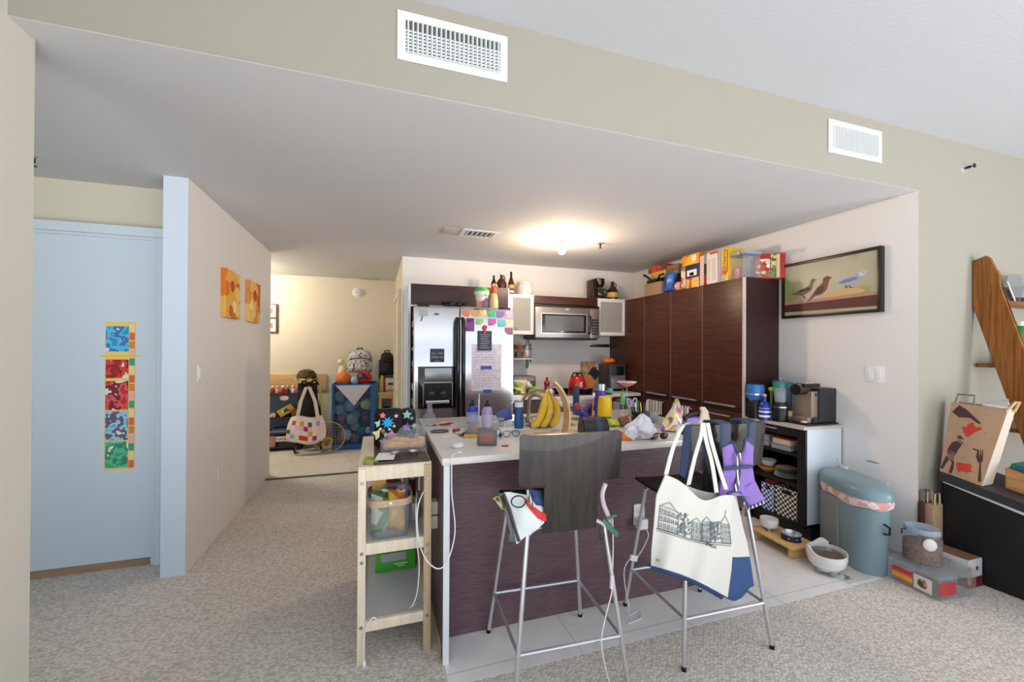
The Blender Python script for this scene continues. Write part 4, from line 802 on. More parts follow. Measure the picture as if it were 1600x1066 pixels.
def jug(px, py, z, y, h, r, m, label, hand=1, bandm=None, cap=None):
    p = at(px, py, y=y); p = Vector((p.x, y, z)); t = thing('glass_jug', label, 'jug', p)
    obj('jug_body', MB().lathe([(0,0),(r*.95,0),(r,.02),(r,h*.48),(r*.75,h*.62),(r*.33,h*.78),(r*.28,h*.96),(r*.34,h*.97),(r*.34,h),(0,h)], p, 22), m, t)
    obj('handle', MB().tube([(p.x+r*.3,y,z+h*.92),(p.x+r*.62,y,z+h*.92),(p.x+r*.74,y,z+h*.80),(p.x+r*.62,y,z+h*.66)], r*.1), m, t)
    if bandm: obj('label', MB().lathe([(r+.0003,h*.14),(r+.0018,h*.14),(r+.0018,h*.40),(r+.0003,h*.40),(r+.0003,h*.14)], p, 22), bandm, t)
    if cap: obj('cap', MB().lathe([(0,h),(r*.36,h),(r*.36,h+.025),(0,h+.025)], p, 14), cap, t)
    return t
hh_ = (449-424)*4.3/FPX
jug(783.5, 449, CABTOP+.0, 4.30, .165, .055, AMBER, 'dark amber growler jug with a round white mark on the cabinet above the fridge', cap=WHITE, bandm=blotch('white ring mark', [(40,20,8),(60,30,14),(220,216,210)], 18))
p = at(771.5, 447, y=4.5); c = Vector((p.x, 4.5, CABTOP)); bottle('wine_bottle', c, [(0,0),(.03,0),(.032,.10),(.012,.15),(.012,.19),(0,.19)], DGLASS, 'slim black bottle left of the growler on the cabinet above the fridge')
p = at(798.5, 459, y=4.58); c = Vector((p.x, 4.58, lz1)); bottle('beer_bottle', c, [(0,0),(.037,0),(.039,.02),(.039,.13),(.014,.21),(.013,.275),(0,.275)], AMBER, 'tall brown beer bottle with gold label above the left frosted cabinet', band=[(.025,.055,.0405,mat('silver label', (196,196,200), .5),'lower_label'),(.075,.12,.0405,mat('gold label', (196,160,70), .5),'label')])
p = at(820, 459, y=4.62); c = Vector((p.x, 4.62, lz1)); r = .098; t = thing('ceramic_jar', 'squat white ceramic jar with lid above the left frosted cabinet', 'jar', c); CER = mat('warm white ceramic', (226,218,206), .4)
obj('jar_body', MB().lathe([(0,0),(r*.9,0),(r,.03),(r,.11),(r*.96,.135),(r*.9,.137),(0,.137)], c, 26), CER, t); obj('lid', MB().lathe([(0,.137),(r*.95,.138),(r*.95,.165),(r*.85,.172),(0,.174)], c, 26), CER, t)
p = at(933, 466, y=4.60); c = Vector((p.x+.02, 4.62, rz1)); x, y, z = c; t = thing('coffee_maker', 'black and chrome drip coffee maker above the right frosted cabinet', 'coffee maker', c)
obj('base', MB().box(x-.11, x+.09, y-.09, y+.10, z, z+.03, b=.006), BLACK, t); obj('tower', MB().box(x-.11, x-.055, y-.08, y+.09, z+.03, z+.25, b=.008), mat('dark chrome', (72,60,52), .18, metal=.8), t)
obj('brew_head', MB().lathe([(0,.155),(.05,.155),(.072,.20),(.074,.262),(.066,.268),(0,.268)], (x+.015,y,z), 22), mat('dark chrome', (72,60,52), .18), t)
g_ = obj('carafe', MB().lathe([(0,.031),(.055,.031),(.07,.06),(.066,.10),(.042,.142),(0,.142)], (x+.02,y,z), 20), mat('smoked carafe', (60,50,44), .08, coat=.6), t); obj('carafe_handle', MB().tube([(x+.065,y-.01,z+.138),(x+.115,y-.02,z+.13),(x+.12,y-.02,z+.08),(x+.085,y-.01,z+.055)], .011), BLACK, g_)
jug(957, 466, rz1, 4.58, .235, .072, AMBER, 'round amber jug with gold label beside the drip coffee maker', bandm=mat('gold label', (196,160,70), .5))
p = at(971, 467, y=4.66); bottle('clear_bottle', Vector((p.x-.02, 4.70, rz1)), [(0,0),(.03,0),(.03,.13),(.012,.17),(.012,.21),(0,.21)], CLEAR, 'clear bottle behind the amber jug')
# ================================================================ things along the back counter
# wall rack beside the fridge
ry = 4.62; A = at(803,530,y=ry); B = at(828,530,y=ry); zt2 = at(812,545,y=ry).z; zl = at(812,560,y=ry).z; x0, x1 = A.x, B.x
t = thing('kitchen_rack', 'small two-tier rack between the fridge and the stove', 'rack', ((x0+x1)/2, ry, CZ))
for x in (x0-.03, x1): obj('upright', MB().box(x, x+.012, ry-.02, ry+.0, zl-.05, zt2+.06), mat('bronze metal', (90,66,56), .4), t)
obj('shelf', MB().box(x0-.04, x1+.015, ry-.06, ry+.12, zl-.012, zl, b=.002), mat('white shelf', (220,216,212), .5), t)
obj('shelf', MB().box(x0-.04, x1+.015, ry-.06, ry+.12, zt2-.008, zt2, b=.002), mat('bronze metal', (90,66,56), .4), t)
solo('copper_pan', MB().lathe([(0,0),(.085,0),(.095,.045),(.09,.045),(.08,.006),(0,.006)], ((x0+x1)/2-.03, ry+.03, zt2), 20), mat('copper brown', (150,86,56), .35, metal=.5), 'copper brown pan on the upper tier of the rack by the fridge', 'pan')
solo('spice_jar', MB().lathe([(0,0),(.024,0),(.024,.05),(.018,.058),(.02,.075),(0,.075)], (x0+.035, ry, zl), 12), blotch('spice', [(90,110,70),(60,40,30),(150,130,100)], 40), 'green-brown spice jar left on the white tier of the rack', 'jar')
solo('spice_jar', MB().lathe([(0,0),(.024,0),(.024,.05),(.018,.058),(.02,.075),(0,.075)], (x0+.115, ry, zl), 12), blotch('spice2', [(150,150,120),(120,70,40),(80,90,60)], 40), 'pale spice jar right on the white tier of the rack', 'jar')
def ladle(px, py0, py1, m, m2, label, y):
    a_, b2 = at(px,py0,y=y), at(px+2,py1,y=y); t = thing('cooking_spoon', label, 'utensil', (a_.x, y, b2.z), group=None)
    obj('handle', MB().tube([a_, (a_.x+.005, y, (a_.z+b2.z)/2)], .007), m2, t); obj('blade', MB().ball(((a_.x+b2.x)/2, y, b2.z+.06), (.022,.006,.07)), m, t)
ladle(826, 531, 558, mat('lav utensil', (136,132,160), .4), mat('utensil green', (50,110,90), .4), 'grey-violet cooking spoon hanging at the end of the rack', ry-.03)
ladle(822.5, 532, 556, mat('pale utensil', (206,200,204), .4), mat('utensil green', (50,110,90), .4), 'white cooking spoon hanging beside the grey-violet one', ry-.05)
p = at(823.5, 562, y=ry-.02); solo('leaf_spatula', MB().ball((p.x, ry-.02, p.z-.05), (.022,.005,.06)).tube([(p.x,ry-.02,p.z),(p.x,ry-.02,p.z-.03)], .005), mat('deep green', (30,96,80), .4), 'dark green leaf-shaped spatula hanging under the rack', 'utensil')
c = Vector((at(818,600,y=4.58).x, 4.60, CZ)); t = thing('toaster', 'grey metal toaster behind the bags at the left end of the counter', 'toaster', c)
obj('case', MB().box(c.x-.14, c.x+.14, 4.52, 4.72, CZ+.01, CZ+.19, b=.025), mat('taupe metal', (130,122,116), .35, metal=.6), t); obj('slot', MB().box(c.x-.11, c.x+.11, 4.60, 4.63, CZ+.1885, CZ+.1915), BLACK, t)
for k_ in (-.12, .12): obj('foot', MB().cyl((c.x+k_, 4.62, CZ), .012, .012), BLACK, t)
p0 = at(803, 616, z=CZ); solo('cutting_board', MB().box(FX1+.03, at(846,615,z=CZ).x, CF+.02, CF+.32, CZ, CZ+.018, b=.004), wood('board maple', (206,160,110), (220,178,128), .5, (1,10,10), 4), 'wooden cutting board under the bags at the left end of the counter', 'cutting board')
BZ = CZ+.018
GB = blotch('veg bag', [(150,180,90),(226,222,200),(110,150,70),(226,210,90),(90,70,110)], 22, .4)
for (px, w_, h, d_, m, lab, sd, dy) in ((812,.17,.15,.09,blotch('cream bag', [(232,226,206),(226,214,190),(150,170,90),(236,226,120)],16,.4),'cream and yellow food bag at the back of the cutting board',3,.20),(812,.16,.075,.10,GB,'green vegetable bag at the left front of the cutting board',4,.10),(834,.15,.08,.09,blotch('leafy', [(150,190,110),(110,160,80),(226,228,214)],20,.4),'bright green leafy bag at the right front of the cutting board',5,.12),(828,.12,.13,.08,blotch('dark leaf', [(70,90,60),(220,220,210),(40,50,40)],20,.4),'dark green packet leaning behind the leafy bag',6,.21)):
    p = at(px, 610, y=CF+dy); sack('food_bag', Vector((p.x, CF+dy, BZ)), w_, h, d_, 0, m, lab, seed=sd)
p = at(854.5, 612, y=CF+.16); c = Vector((p.x, CF+.16, CZ)); k = mpp(c)
bottle('pepper_mill', c, [(0,0),(.035,0),(.037,.05),(.022,.075),(.03,.10),(.034,.13),(.02,.155),(.0,.16)], mat('cherry red', (150,28,44), .25), 'dark red pepper mill with black top at the left of the stove', 'mill', cap=[([(.021,.07),(.026,.07),(.026,.08),(.021,.08),(.021,.07)], BLACK, 'ring'),([(0,.158),(.010,.158),(.012,.185),(0,.19)], BLACK, 'knob')])
p = at(862, 610, y=CF+.1); solo('salt_pot', MB().lathe([(0,0),(.022,0),(.022,.05),(.01,.065),(0,.066)], (p.x, CF+.12, CZ), 12), WHITE, 'small white pot beside the dark red pepper mill', 'pot')
HZ = CZ+.008
for (px, yy, r, lab) in ((877, CF+.22, .09, 'black frying pan on the left of the stove'),(914, CF+.14, .095, 'black pan in the middle front of the stove')):
    c = Vector((at(px,610,y=yy).x, yy, HZ)); t = thing('frying_pan', lab, 'pan', c); obj('pan_bowl', MB().lathe([(0,0),(r*.8,0),(r,.045),(r*.96,.045),(r*.76,.005),(0,.005)], c, 24), BLACK, t); obj('pan_handle', MB().tube([(c.x-r*.95,yy,HZ+.04),(c.x-r-.12,yy-.05,HZ+.055)], .010), BLACK, t)
c = Vector((at(902,602,y=4.42).x, 4.42, HZ)); t = thing('red_kettle', 'glossy red rounded kettle at the back of the stove', 'kettle', c); KR = mat('gloss red', (196,34,26), .12, coat=.6)
obj('kettle_body', MB().lathe([(0,0),(.105,0),(.112,.03),(.10,.12),(.075,.17),(.03,.19),(0,.192)], c, 26), KR, t); obj('lid_knob', MB().ball((c.x,c.y,c.z+.205), .018), BLACK, t); obj('window_strip', MB().box(c.x-.014, c.x+.014, c.y-.114, c.y-.10, c.z+.04, c.z+.12, b=.004), CHROME, t)
obj('handle', MB().tube([(c.x-.08,c.y,c.z+.165),(c.x-.05,c.y,c.z+.215),(c.x+.05,c.y,c.z+.215),(c.x+.08,c.y,c.z+.165)], .010), BLACK, t)
p0, p1 = at(908,565,y=4.78), at(930,602,y=4.78); solo('wall_card', MB().box(p0.x, p1.x, 4.785, 4.799, CZ+.04, p0.z, b=.002), blotch('recipe card', [(196,186,160),(190,180,150),(150,140,120),(206,150,90)], 26, .7), 'beige printed card leaning on the wall behind the stove', 'card')
c = Vector((at(928,603,y=4.5).x, 4.52, CZ)); c.x = 2.455; c.z = HZ; t = thing('knife_block', 'orange wooden knife block full of black knives right of the stove', 'knife block', c)
obj('block', MB().prism([(-.10,0),(.06,0),(.10,.10),(.02,.19),(-.10,.05)], 4.46, 4.58).xf(Matrix.Translation((c.x,0,HZ))), wood('knife block wood', (186,116,56), (204,134,70), .45, (8,8,2), 4), t)
for i in range(3):
    for j in range(3):
        a_ = Vector((c.x+.085-.025*j, 4.475+.035*i, HZ+.118+.032*j)); obj('knife_handle', MB().tube([a_, a_+Vector((.075,0,.095))], .011), BLACK, t)
c = Vector((PX-.145, 4.50, CZ)); t = thing('air_fryer', 'black and grey air fryer in the counter corner by the tall cupboards', 'air fryer', c); x, y, z = c
obj('housing', MB().box(x-.12, x+.12, y-.13, y+.15, z+.012, z+.33, b=.035), mat('fryer grey', (56,58,62), .35), t); obj('basket_front', MB().box(x-.10, x+.10, y-.145, y-.125, z+.03, z+.17, b=.01), mat('fryer silver', (150,152,156), .3, metal=.6), t)
obj('handle', MB().box(x-.02, x+.02, y-.20, y-.14, z+.09, z+.12, b=.008), BLACK, t); obj('display', MB().box(x-.02, x+.075, y-.137, y-.127, z+.20, z+.30, b=.005), DGLASS, t); obj('band', MB().box(x-.115, x+.115, y-.134, y-.126, z+.176, z+.184), CHROME, t)
for k_ in (-.09, .09): obj('foot', MB().cyl((x+k_, y, z), .012, .014), BLACK, t)
t = thing('oven_mitt', 'crumpled orange oven cloth on top of the air fryer', 'cloth', (x-.05, y, z+.33)); random.seed(8)
obj('cloth', MB().ball((x-.05, y, z+.365), (.085,.06,.036), n=18).jit(.006), ORANGE, t, smooth=80)
p = at(953, 609, y=CF+.08); carton('teal_box', Vector((p.x, CF+.08, CZ)), (.05,.05,.055), 0, mat('pale teal', (110,190,190), .5), 'little pale teal box at the counter edge in front of the air fryer')
p0, p1 = at(922,541,y=4.79), at(972,540,y=4.79); t = thing('knife_bar', 'black magnetic knife bar on the wall above the air fryer', 'knife bar', ((p0.x+p1.x)/2, 4.79, p0.z))
obj('bar', MB().box(p0.x, PX-.01, 4.785, 4.7995, p0.z-.012, p0.z+.012, b=.002), BLACK, t)
for i, (a_, b2) in enumerate(((.04,.20),(.22,.34))):
    s = obj('knife', MB().box(p0.x+a_, p0.x+b2, 4.778, 4.7845, p0.z+.004, p0.z+.026, b=.001), mat('blade grey', (120,122,126), .3, metal=.8), t); obj('knife_grip', MB().box(p0.x+b2, p0.x+b2+.07, 4.774, 4.7848, p0.z+.002, p0.z+.026, b=.004), BLACK, s)
# ================================================================ food packets on top of the tall cupboards
def top(px0, px1, pyt, dx=.02, depth=.2, z=None, pyb=None, name='food_box', m=None, label='', cat='box', kind='box', parts=None):
    """packet standing on the cupboard tops, its face dx behind their doors"""
    xf = PX+dx; a_, b2 = at(px0, 440, x=xf), at(px1, 440, x=xf); y1, y0 = a_.y, b2.y; zb = PTOP if z is None else z
    c = Vector((xf+depth/2, (y0+y1)/2, zb)); h = hgt((xf, (y0+y1)/2, zb), pyt)
    if kind == 'sack': return sack(name, c, y1-y0, h, depth, PI*1.5, m, label, cat), h
    return carton(name, c, (y1-y0, depth, h), PI*1.5, m, label, cat, panels=parts or ()), h
random.seed(4)
t, h = top(1007, 1033, 442, m=mat('tan tray', (158,132,106), .7), depth=.16, name='card_tray', label='tan cardboard tray with black gadgets at the far end of the cupboard tops', cat='tray')
cz = PTOP+h; cc = t.location
solo('black_gadget', MB().cbox((cc.x-.03, cc.y+.02, cz+.02), (.12,.16,.04), b=.012).tube([(cc.x-.05,cc.y+.06,cz+.035),(cc.x-.06,cc.y+.13,cz+.09),(cc.x-.05,cc.y+.2,cz+.12)], .013).tube([(cc.x-.03,cc.y-.02,cz+.035),(cc.x-.05,cc.y-.09,cz+.075),(cc.x-.05,cc.y-.15,cz+.075)], .012), BLACK, 'black gadget with two arms lying on the tan tray', 'gadget')
top(1034, 1050, 425, dx=.02, depth=.10, kind='sack', name='crisp_bag', m=blotch('blue bag', [(40,96,186),(50,110,200),(30,70,150),(200,200,210)], 12, .3), label='shiny blue snack bag standing on the cupboard tops', cat='bag')
t, h = top(1016, 1059, 433, dx=.19, depth=.18, name='food_box', m=mat('navy carton', (34,40,70), .6), label='dark navy carton at the back under the flat boxes on the cupboard tops')
zz = PTOP+h
t, h1 = top(1018, 1040, 424, dx=.18, depth=.18, z=zz, m=mat('mustard carton', (226,186,60), .6), label='mustard flat box on the navy carton, under the red one')
t, h2 = top(1013, 1039, 415, dx=.175, depth=.18, z=zz+h1, m=blotch('red flat', [(190,60,40),(206,90,60),(120,70,80)], 14), label='red flat box topmost of the stack at the far end')
top(1041, 1060, 414, dx=.18, depth=.18, z=zz, m=stripes('brown box', [(150,120,96),(136,106,84)], (0,0,1), .07), label='brown cardboard box beside the red flat box')
top(1051, 1060, 440, dx=.02, depth=.09, kind='sack', name='snack_bag', m=blotch('pink packs', [(226,170,150),(200,90,80),(240,214,200)], 18, .3), label='small pink clear packet between the blue bag and the noodles', cat='bag')
top(1061, 1072, 412, dx=.02, depth=.09, kind='sack', name='noodle_bag', m=blotch('noodle', [(206,180,140),(226,206,170),(214,110,60),(150,110,80)], 16, .4), label='tall cream and orange noodle bag beside the cracker boxes', cat='bag')
t, h = top(1073, 1092, 434, dx=.02, depth=.12, m=blotch('yellow red pack', [(232,190,90),(206,90,50),(240,226,200)], 12), label='yellow and red packet lowest of the three under the orange cracker box')
z1_ = PTOP+h
t, h = top(1071, 1093, 413, dx=.02, depth=.12, z=z1_, m=mat('deep navy', (34,36,92), .5), label='navy box with a white shape, middle of the three-box stack', parts=(('white_shape', WHITE, .12, .8, .15, .6),('dark_window', INK, .3, .6, .18, .4)))
top(1066, 1092, 398, dx=.02, depth=.12, z=z1_+h, m=blotch('cracker box', [(238,150,40),(236,190,60),(226,110,40),(240,200,90)], 10), label='orange cracker box topmost of the three-box stack', parts=(('pale_swirl', mat('pale swirl', (246,232,206), .6), .6, .84, .3, .85),))
top(1093.5, 1099.5, 400, dx=.01, depth=.2, m=mat('blush carton', (226,190,186), .6), label='thin blush carton right of the three-box stack')
top(1100, 1103.5, 397, dx=.01, depth=.2, m=stripes('red dark spine', [(150,36,36),(40,60,44),(150,150,150)], (0,0,1), .3), label='thin dark red and green box between the blush and white cartons')
t, h = top(1104, 1121, 394, dx=.005, depth=.07, m=mat('white carton', (228,222,212), .6), label='white cereal carton showing its printed back with a red top', parts=(('print_column', mat('print grey', (206,200,192), .7), .1, .35, .1, .8),('print_column', mat('print grey', (206,200,192), .7), .5, .85, .1, .8),('red_flap', mat('flap red', (206,70,50), .6), .3, 1, .93, 1)))
top(1121.5, 1126.5, 391, dx=.005, depth=.2, m=mat('lilac carton', (170,166,196), .6), label='thin lilac carton between the white and yellow cereal boxes')
t, h = top(1127, 1137, 388, dx=.0, depth=.2, m=mat('cereal yellow', (240,196,40), .5), label='yellow cereal box with its name running up the side', name='cereal_box', parts=(('picture', blotch('cereal pic', [(220,120,100),(240,206,150),(200,60,50)], 20), .1, .8, .18, .42),('grey_foot', mat('foot grey', (176,176,160), .6), 0, .8, 0, .14),('red_edge', mat('edge red', (170,40,34), .6), .86, 1, .25, .95)))
Mv = axes((0,0,1), (0,1,0)); cc = t.location; fx = cc.x-.10-.002
o = words('Cheerios', h*.155, mat('black letters', (24,22,22), .6), None, (0,0,0), Matrix.Identity(3)); o.parent = t
# letters sit on the face towards the room and run upwards
o.matrix_local = Matrix.Translation((0, -.1015, h*.69)) @ axes((0,0,1), (-1,0,0)).to_4x4()
LID = glass('lid clear', (190,196,206), .08, .5)
def canister(px0, px1, pyt, dx, depth, label, z=None):
    xf = PX+dx; y1, y0 = at(px0,420,x=xf).y, at(px1,420,x=xf).y; h = hgt((xf,(y0+y1)/2,PTOP), pyt); t = thing('clear_canister', label, 'canister', (xf+depth/2,(y0+y1)/2,PTOP))
    obj('jar_wall', MB().box(xf, xf+depth, y0, y1, PTOP, PTOP+h-.03, b=.02), CLEAR, t); obj('lid', MB().box(xf-.004, xf+depth+.004, y0-.004, y1+.004, PTOP+h-.03, PTOP+h, b=.008), LID, t)
    obj('seal_ring', MB().box(xf-.002, xf+depth+.002, y0-.002, y1+.002, PTOP+h-.036, PTOP+h-.0305), mat('seal grey', (120,124,140), .5), t)
    return t
canister(1141, 1156, 394, .02, .13, 'tall clear canister beside the yellow cereal box')
t = canister(1158.5, 1165.5, 391, .015, .17, 'big clear canister at the near corner of the cupboard tops')
solo('pink_packet', MB().box(PX+.05, PX+.13, at(1155,420,x=PX+.05).y, at(1142,420,x=PX+.05).y, PTOP+.004, PTOP+.10, b=.01), mat('pink packet', (206,130,150), .5), 'pink packet inside the tall clear canister', 'packet')
hz_ = hgt((3.2, NEARY, PTOP), 397); w_ = .23; t = thing('cake_box', 'red and cream printed box jutting past the end of the cupboard tops', 'box', (3.222, NEARY+.0, PTOP), math.radians(-38))
obj('box_body', MB().box(-w_/2, w_/2, -.02, .04, 0, hz_, b=.002), mat('box crimson', (176,34,36), .5), t, local=True)
for nm, u0, u1, v0, v1, mm in (('picture',.03,.5,.08,.80,blotch('cake picture', [(200,90,70),(226,206,170),(170,50,50),(120,130,70),(236,226,206)], 34)),('green_band',.53,.70,.03,.97,blotch('band print', [(110,140,100),(226,206,130),(70,110,90)], 40)),('cream_band',.71,.82,.03,.97,mat('band cream', (226,196,140), .6))):
    obj(nm, MB().box(-w_/2+u0*w_, -w_/2+u1*w_, -.0212, -.019, v0*hz_, v1*hz_), mm, t, local=True)
# ================================================================ things on the island top
E_ = IZ
def simple(nm, px, py, r, prof, m, label, cat, z=None, n=20): 
    c = stand(px, py, E_ if z is None else z, r); k = mpp(c); return solo(nm, MB().lathe([(a*r, b2*k) for a, b2 in prof], (0,0,0), n), m, label, cat, loc=c)
# left end: puck with cable, speaker, wooden block, keys, lens case
c = stand(715, 702, E_, .03); t = thing('charging_puck', 'white round puck near the left corner of the island top', 'charger', c)
obj('puck_body', MB().lathe([(0,0),(.026,0),(.030,.006),(.028,.016),(.018,.021),(0,.022)], c, 24), WHITE, t); obj('puck_ring', MB().lathe([(.0285,.004),(.0305,.004),(.0305,.007),(.0285,.007),(.0285,.004)], c, 24), mat('soft grey', (190,190,194), .4), t)
c2 = at(717, 709, z=E_); fe = at(706, 722, z=E_)
cab = thing('charging_cable', 'white cable running off the island corner and looping down beside the cart', 'cable', c2)
obj('plug', MB().cbox((c2.x, c2.y, E_+.006), (.02,.028,.010), b=.003, rz=.4), WHITE, cab)
def sm_(pts, n=8):
    pts = [Vector(p) for p in pts]; o = []
    for i in range(len(pts)-1):
        a_, b2, c_, d_ = pts[max(i-1,0)], pts[i], pts[i+1], pts[min(i+2,len(pts)-1)]
        for j in range(n):
            u = j/n; o.append(.5*((2*b2)+(c_-a_)*u+(2*a_-5*b2+4*c_-d_)*u*u+(3*b2-a_-3*c_+d_)*u**3))
    return o+[pts[-1]]
yc = IY0-.012
obj('cord', MB().tube(sm_([(c2.x-.008,c2.y-.015,E_+.006),(at(710,718,z=E_).x,IY0+.02,E_+.004),(at(706,724,y=yc).x,yc,E_-.005),at(706,770,y=yc),at(711,830,y=yc),at(700,875,y=yc-.01),at(684,889,y=yc-.02),at(664,872,y=yc+.0),at(654,840,y=1.87),at(652,800,y=1.86),at(660,772,y=1.90),at(672,760,y=2.0),at(676,760,y=2.18)]), .0028, n=6), WHITE, cab)
c = at(760, 697.5, z=E_); k = mpp(c); w_, h_ = 31*k, 26*k; t = thing('small_speaker', 'small grey portable speaker with mauve front on the island', 'speaker', c, face(c)-.15)
obj('case', MB().box(-w_/2, w_/2, 0, .045, 0, h_, b=.010), mat('speaker grey', (104,100,100), .5), t, local=True)
obj('grille', MB().box(-w_/2+.016, w_/2-.016, -.002, .004, .014, h_-.018, b=.001), mat('mauve mesh', (150,104,104), .7, bump=.3, bscale=600), t, local=True)
obj('band', MB().box(-w_/2-.001, w_/2+.001, .014, .03, -.0, h_+.001, b=.008), mat('speaker band', (120,116,116), .4), t, local=True)
c = at(736, 684, z=E_); solo('wooden_block', MB().box(-.04, .04, -.012, .012, 0, .017, b=.003), wood('yellow block', (206,160,86), (222,180,106), .5, (2,10,10), 4), 'small yellow wooden block beside the grey speaker', 'block', loc=c, rz=face(c))
c = stand(742, 682, E_, .03); k = mpp(c); t = thing('brown_plush', 'brown cone-shaped cushion in a clear bag behind the wooden block', 'cushion', c+Vector((0,.03,0))); q = t.location
obj('cushion', MB().lathe([(0,0),(.042,0),(.046,.015),(.036,.03),(.03,.045),(.014,.06),(0,.075)], q, 18), mat('caramel brown', (140,98,60), .9), t)
obj('clear_wrap', MB().lathe([(.05,0),(.056,.02),(.052,.06),(.035,.085),(.045,.1),(.043,.1),(.033,.085),(.05,.06),(.054,.02),(.048,0),(.05,0)], q, 10).jit(.003), CLEAR, t)
for (px, py, rgb, lab, rx) in ((713,676,(170,40,60),'dark red round case left of the brown cushion',.022),):
    c = stand(px, py, E_, rx); t = thing('round_case', lab, 'case', c); obj('case_body', MB().lathe([(0,0),(rx,0),(rx*1.05,.008),(rx*.9,.016),(0,.018)], c, 20), mat('case red', rgb, .3), t)
c = at(724, 682, z=E_); t = thing('key_bunch', 'bunch of dark keys with a pale tag left of the wooden block', 'keys', c)
for i in range(4): obj('key', MB().cbox((c.x-.004+.006*i, c.y+.012*i, E_+.004+.003*i), (.011,.05,.0025), rz=.5-.35*i), DARKM, t)
obj('ring', MB().tube([(c.x+.014*math.cos(a), c.y+.04+.014*math.sin(a), E_+.008) for a in [2*PI*i/14 for i in range(14)]], .0016, n=5, closed=True), STEEL, t)
obj('tag', MB().cbox((c.x-.012, c.y+.055, E_+.012), (.03,.035,.004), rz=.4, b=.001), mat('tag cream', (226,214,196), .6), t)
# pump bottles, toothbrush
def pump(px, py, r, pyt, rgb, rgb2, label):
    c = stand(px, py, E_, r); k = mpp(c); H_ = hgt(c, pyt); t = thing('pump_bottle', label, 'bottle', c)
    obj('bottle_body', MB().lathe([(0,0),(r,0),(r,H_*.58),(r*.85,H_*.70),(r*.4,H_*.77),(0,H_*.77)], c, 22), mat('pump'+label[:12], rgb, .25, coat=.3), t)
    obj('label', MB().lathe([(r,.10*H_),(r+.0012,.10*H_),(r+.0012,.50*H_),(r,.50*H_),(r,.10*H_)], c, 22), mat('lab'+label[:12], rgb2, .5), t)
    obj('pump_head', MB().lathe([(0,H_*.76),(r*.5,H_*.76),(r*.5,H_*.86),(r*.2,H_*.87),(r*.2,H_*.96),(r*.34,H_*.97),(r*.34,H_),(0,H_)], c, 14).tube([(c.x,c.y,c.z+H_*.985),(c.x-r*.2,c.y-r*.95,c.z+H_*.975)], r*.16), BLACK, t)
pump(738, 664, .036, 624, (38,58,170), (150,160,214), 'royal blue pump bottle on the island in front of the fridge')
pump(761, 672, .033, 624, (176,160,206), (206,196,226), 'lilac pump bottle on the island in front of the fridge')
c = at(750, 664, z=E_); c.x += .004; c.y += .05; t = thing('toothbrush_stand', 'white and mint toothbrush standing upright between the pump bottles', 'toothbrush', c)
obj('holder', MB().lathe([(0,0),(.013,0),(.013,.02),(0,.02)], c, 12), WHITE, t); obj('brush_handle', MB().tube([(c.x,c.y,c.z+.02),(c.x,c.y,c.z+.10),(c.x+.001,c.y,c.z+.155)], .0055), WHITE, t); obj('brush_head', MB().tube([(c.x+.001,c.y,c.z+.1551),(c.x+.002,c.y,c.z+.19)], .006), mat('mint', (150,214,150), .4), t)
# papers and pens at the far left corner
c = at(686, 664, z=E_)
for i, (dx, dy, w_, d_, rz, rgb, lab) in enumerate(((0,.02,.15,.10,.3,(226,222,218),'lowest white sheet of the paper pile at the far left corner of the island'),(.01,.015,.13,.09,-.2,(206,90,76),'red leaflet on the paper pile at the far left corner of the island'),(-.01,.0,.12,.05,.5,(190,186,190),'grey leaflet topmost on the paper pile at the far left corner'))):
    solo('leaflet', MB().box(-w_/2, w_/2, -d_/2, d_/2, 0, .002), mat('leaf%d' % i, rgb, .7), lab, 'leaflet', loc=(c.x+dx, c.y+dy, E_+.0022*i), rz=rz, smooth=0)
for i, (rz, rgb, lab) in enumerate(((.9,(220,190,130),'wooden pencil lying on the leaflets'),(.25,(30,30,34),'black pen lying on the leaflets'))):
    solo('pen' if i else 'pencil', MB().tube([(-.07,0,.004),(.055,0,.004),(.07,0,.004)], [.0035,.0035,.001]), mat('pen%d' % i, rgb, .4), lab, 'pen', loc=(c.x+.02, c.y-.012-.03*i, E_+.0066), rz=rz)
c = at(687, 675, z=E_); t = thing('dark_dish', 'low dark oval dish by the left edge of the island top', 'dish', c); obj('dish_body', MB().lathe([(0,0),(.05,0),(.055,.008),(.05,.008),(.046,.003),(0,.003)], c, 22, sy=.55), mat('smoke dish', (56,54,58), .2), t); obj('rim', MB().lathe([(.052,.0085),(.056,.0085),(.056,.0105),(.052,.0105),(.052,.0085)], c, 22, sy=.55), CHROME, t)
c = stand(671, 668, E_, .03); t = thing('plastic_cone', 'clear plastic cone-topped container at the left edge of the island top', 'container', c); obj('cone', MB().lathe([(0,0),(.034,0),(.03,.035),(.04,.055),(.036,.07),(.02,.085),(.017,.12),(0,.12)], c, 18), CLEAR, t); obj('knob', MB().ball(c+Vector((0,0,.131)), .016), CLEAR, t)
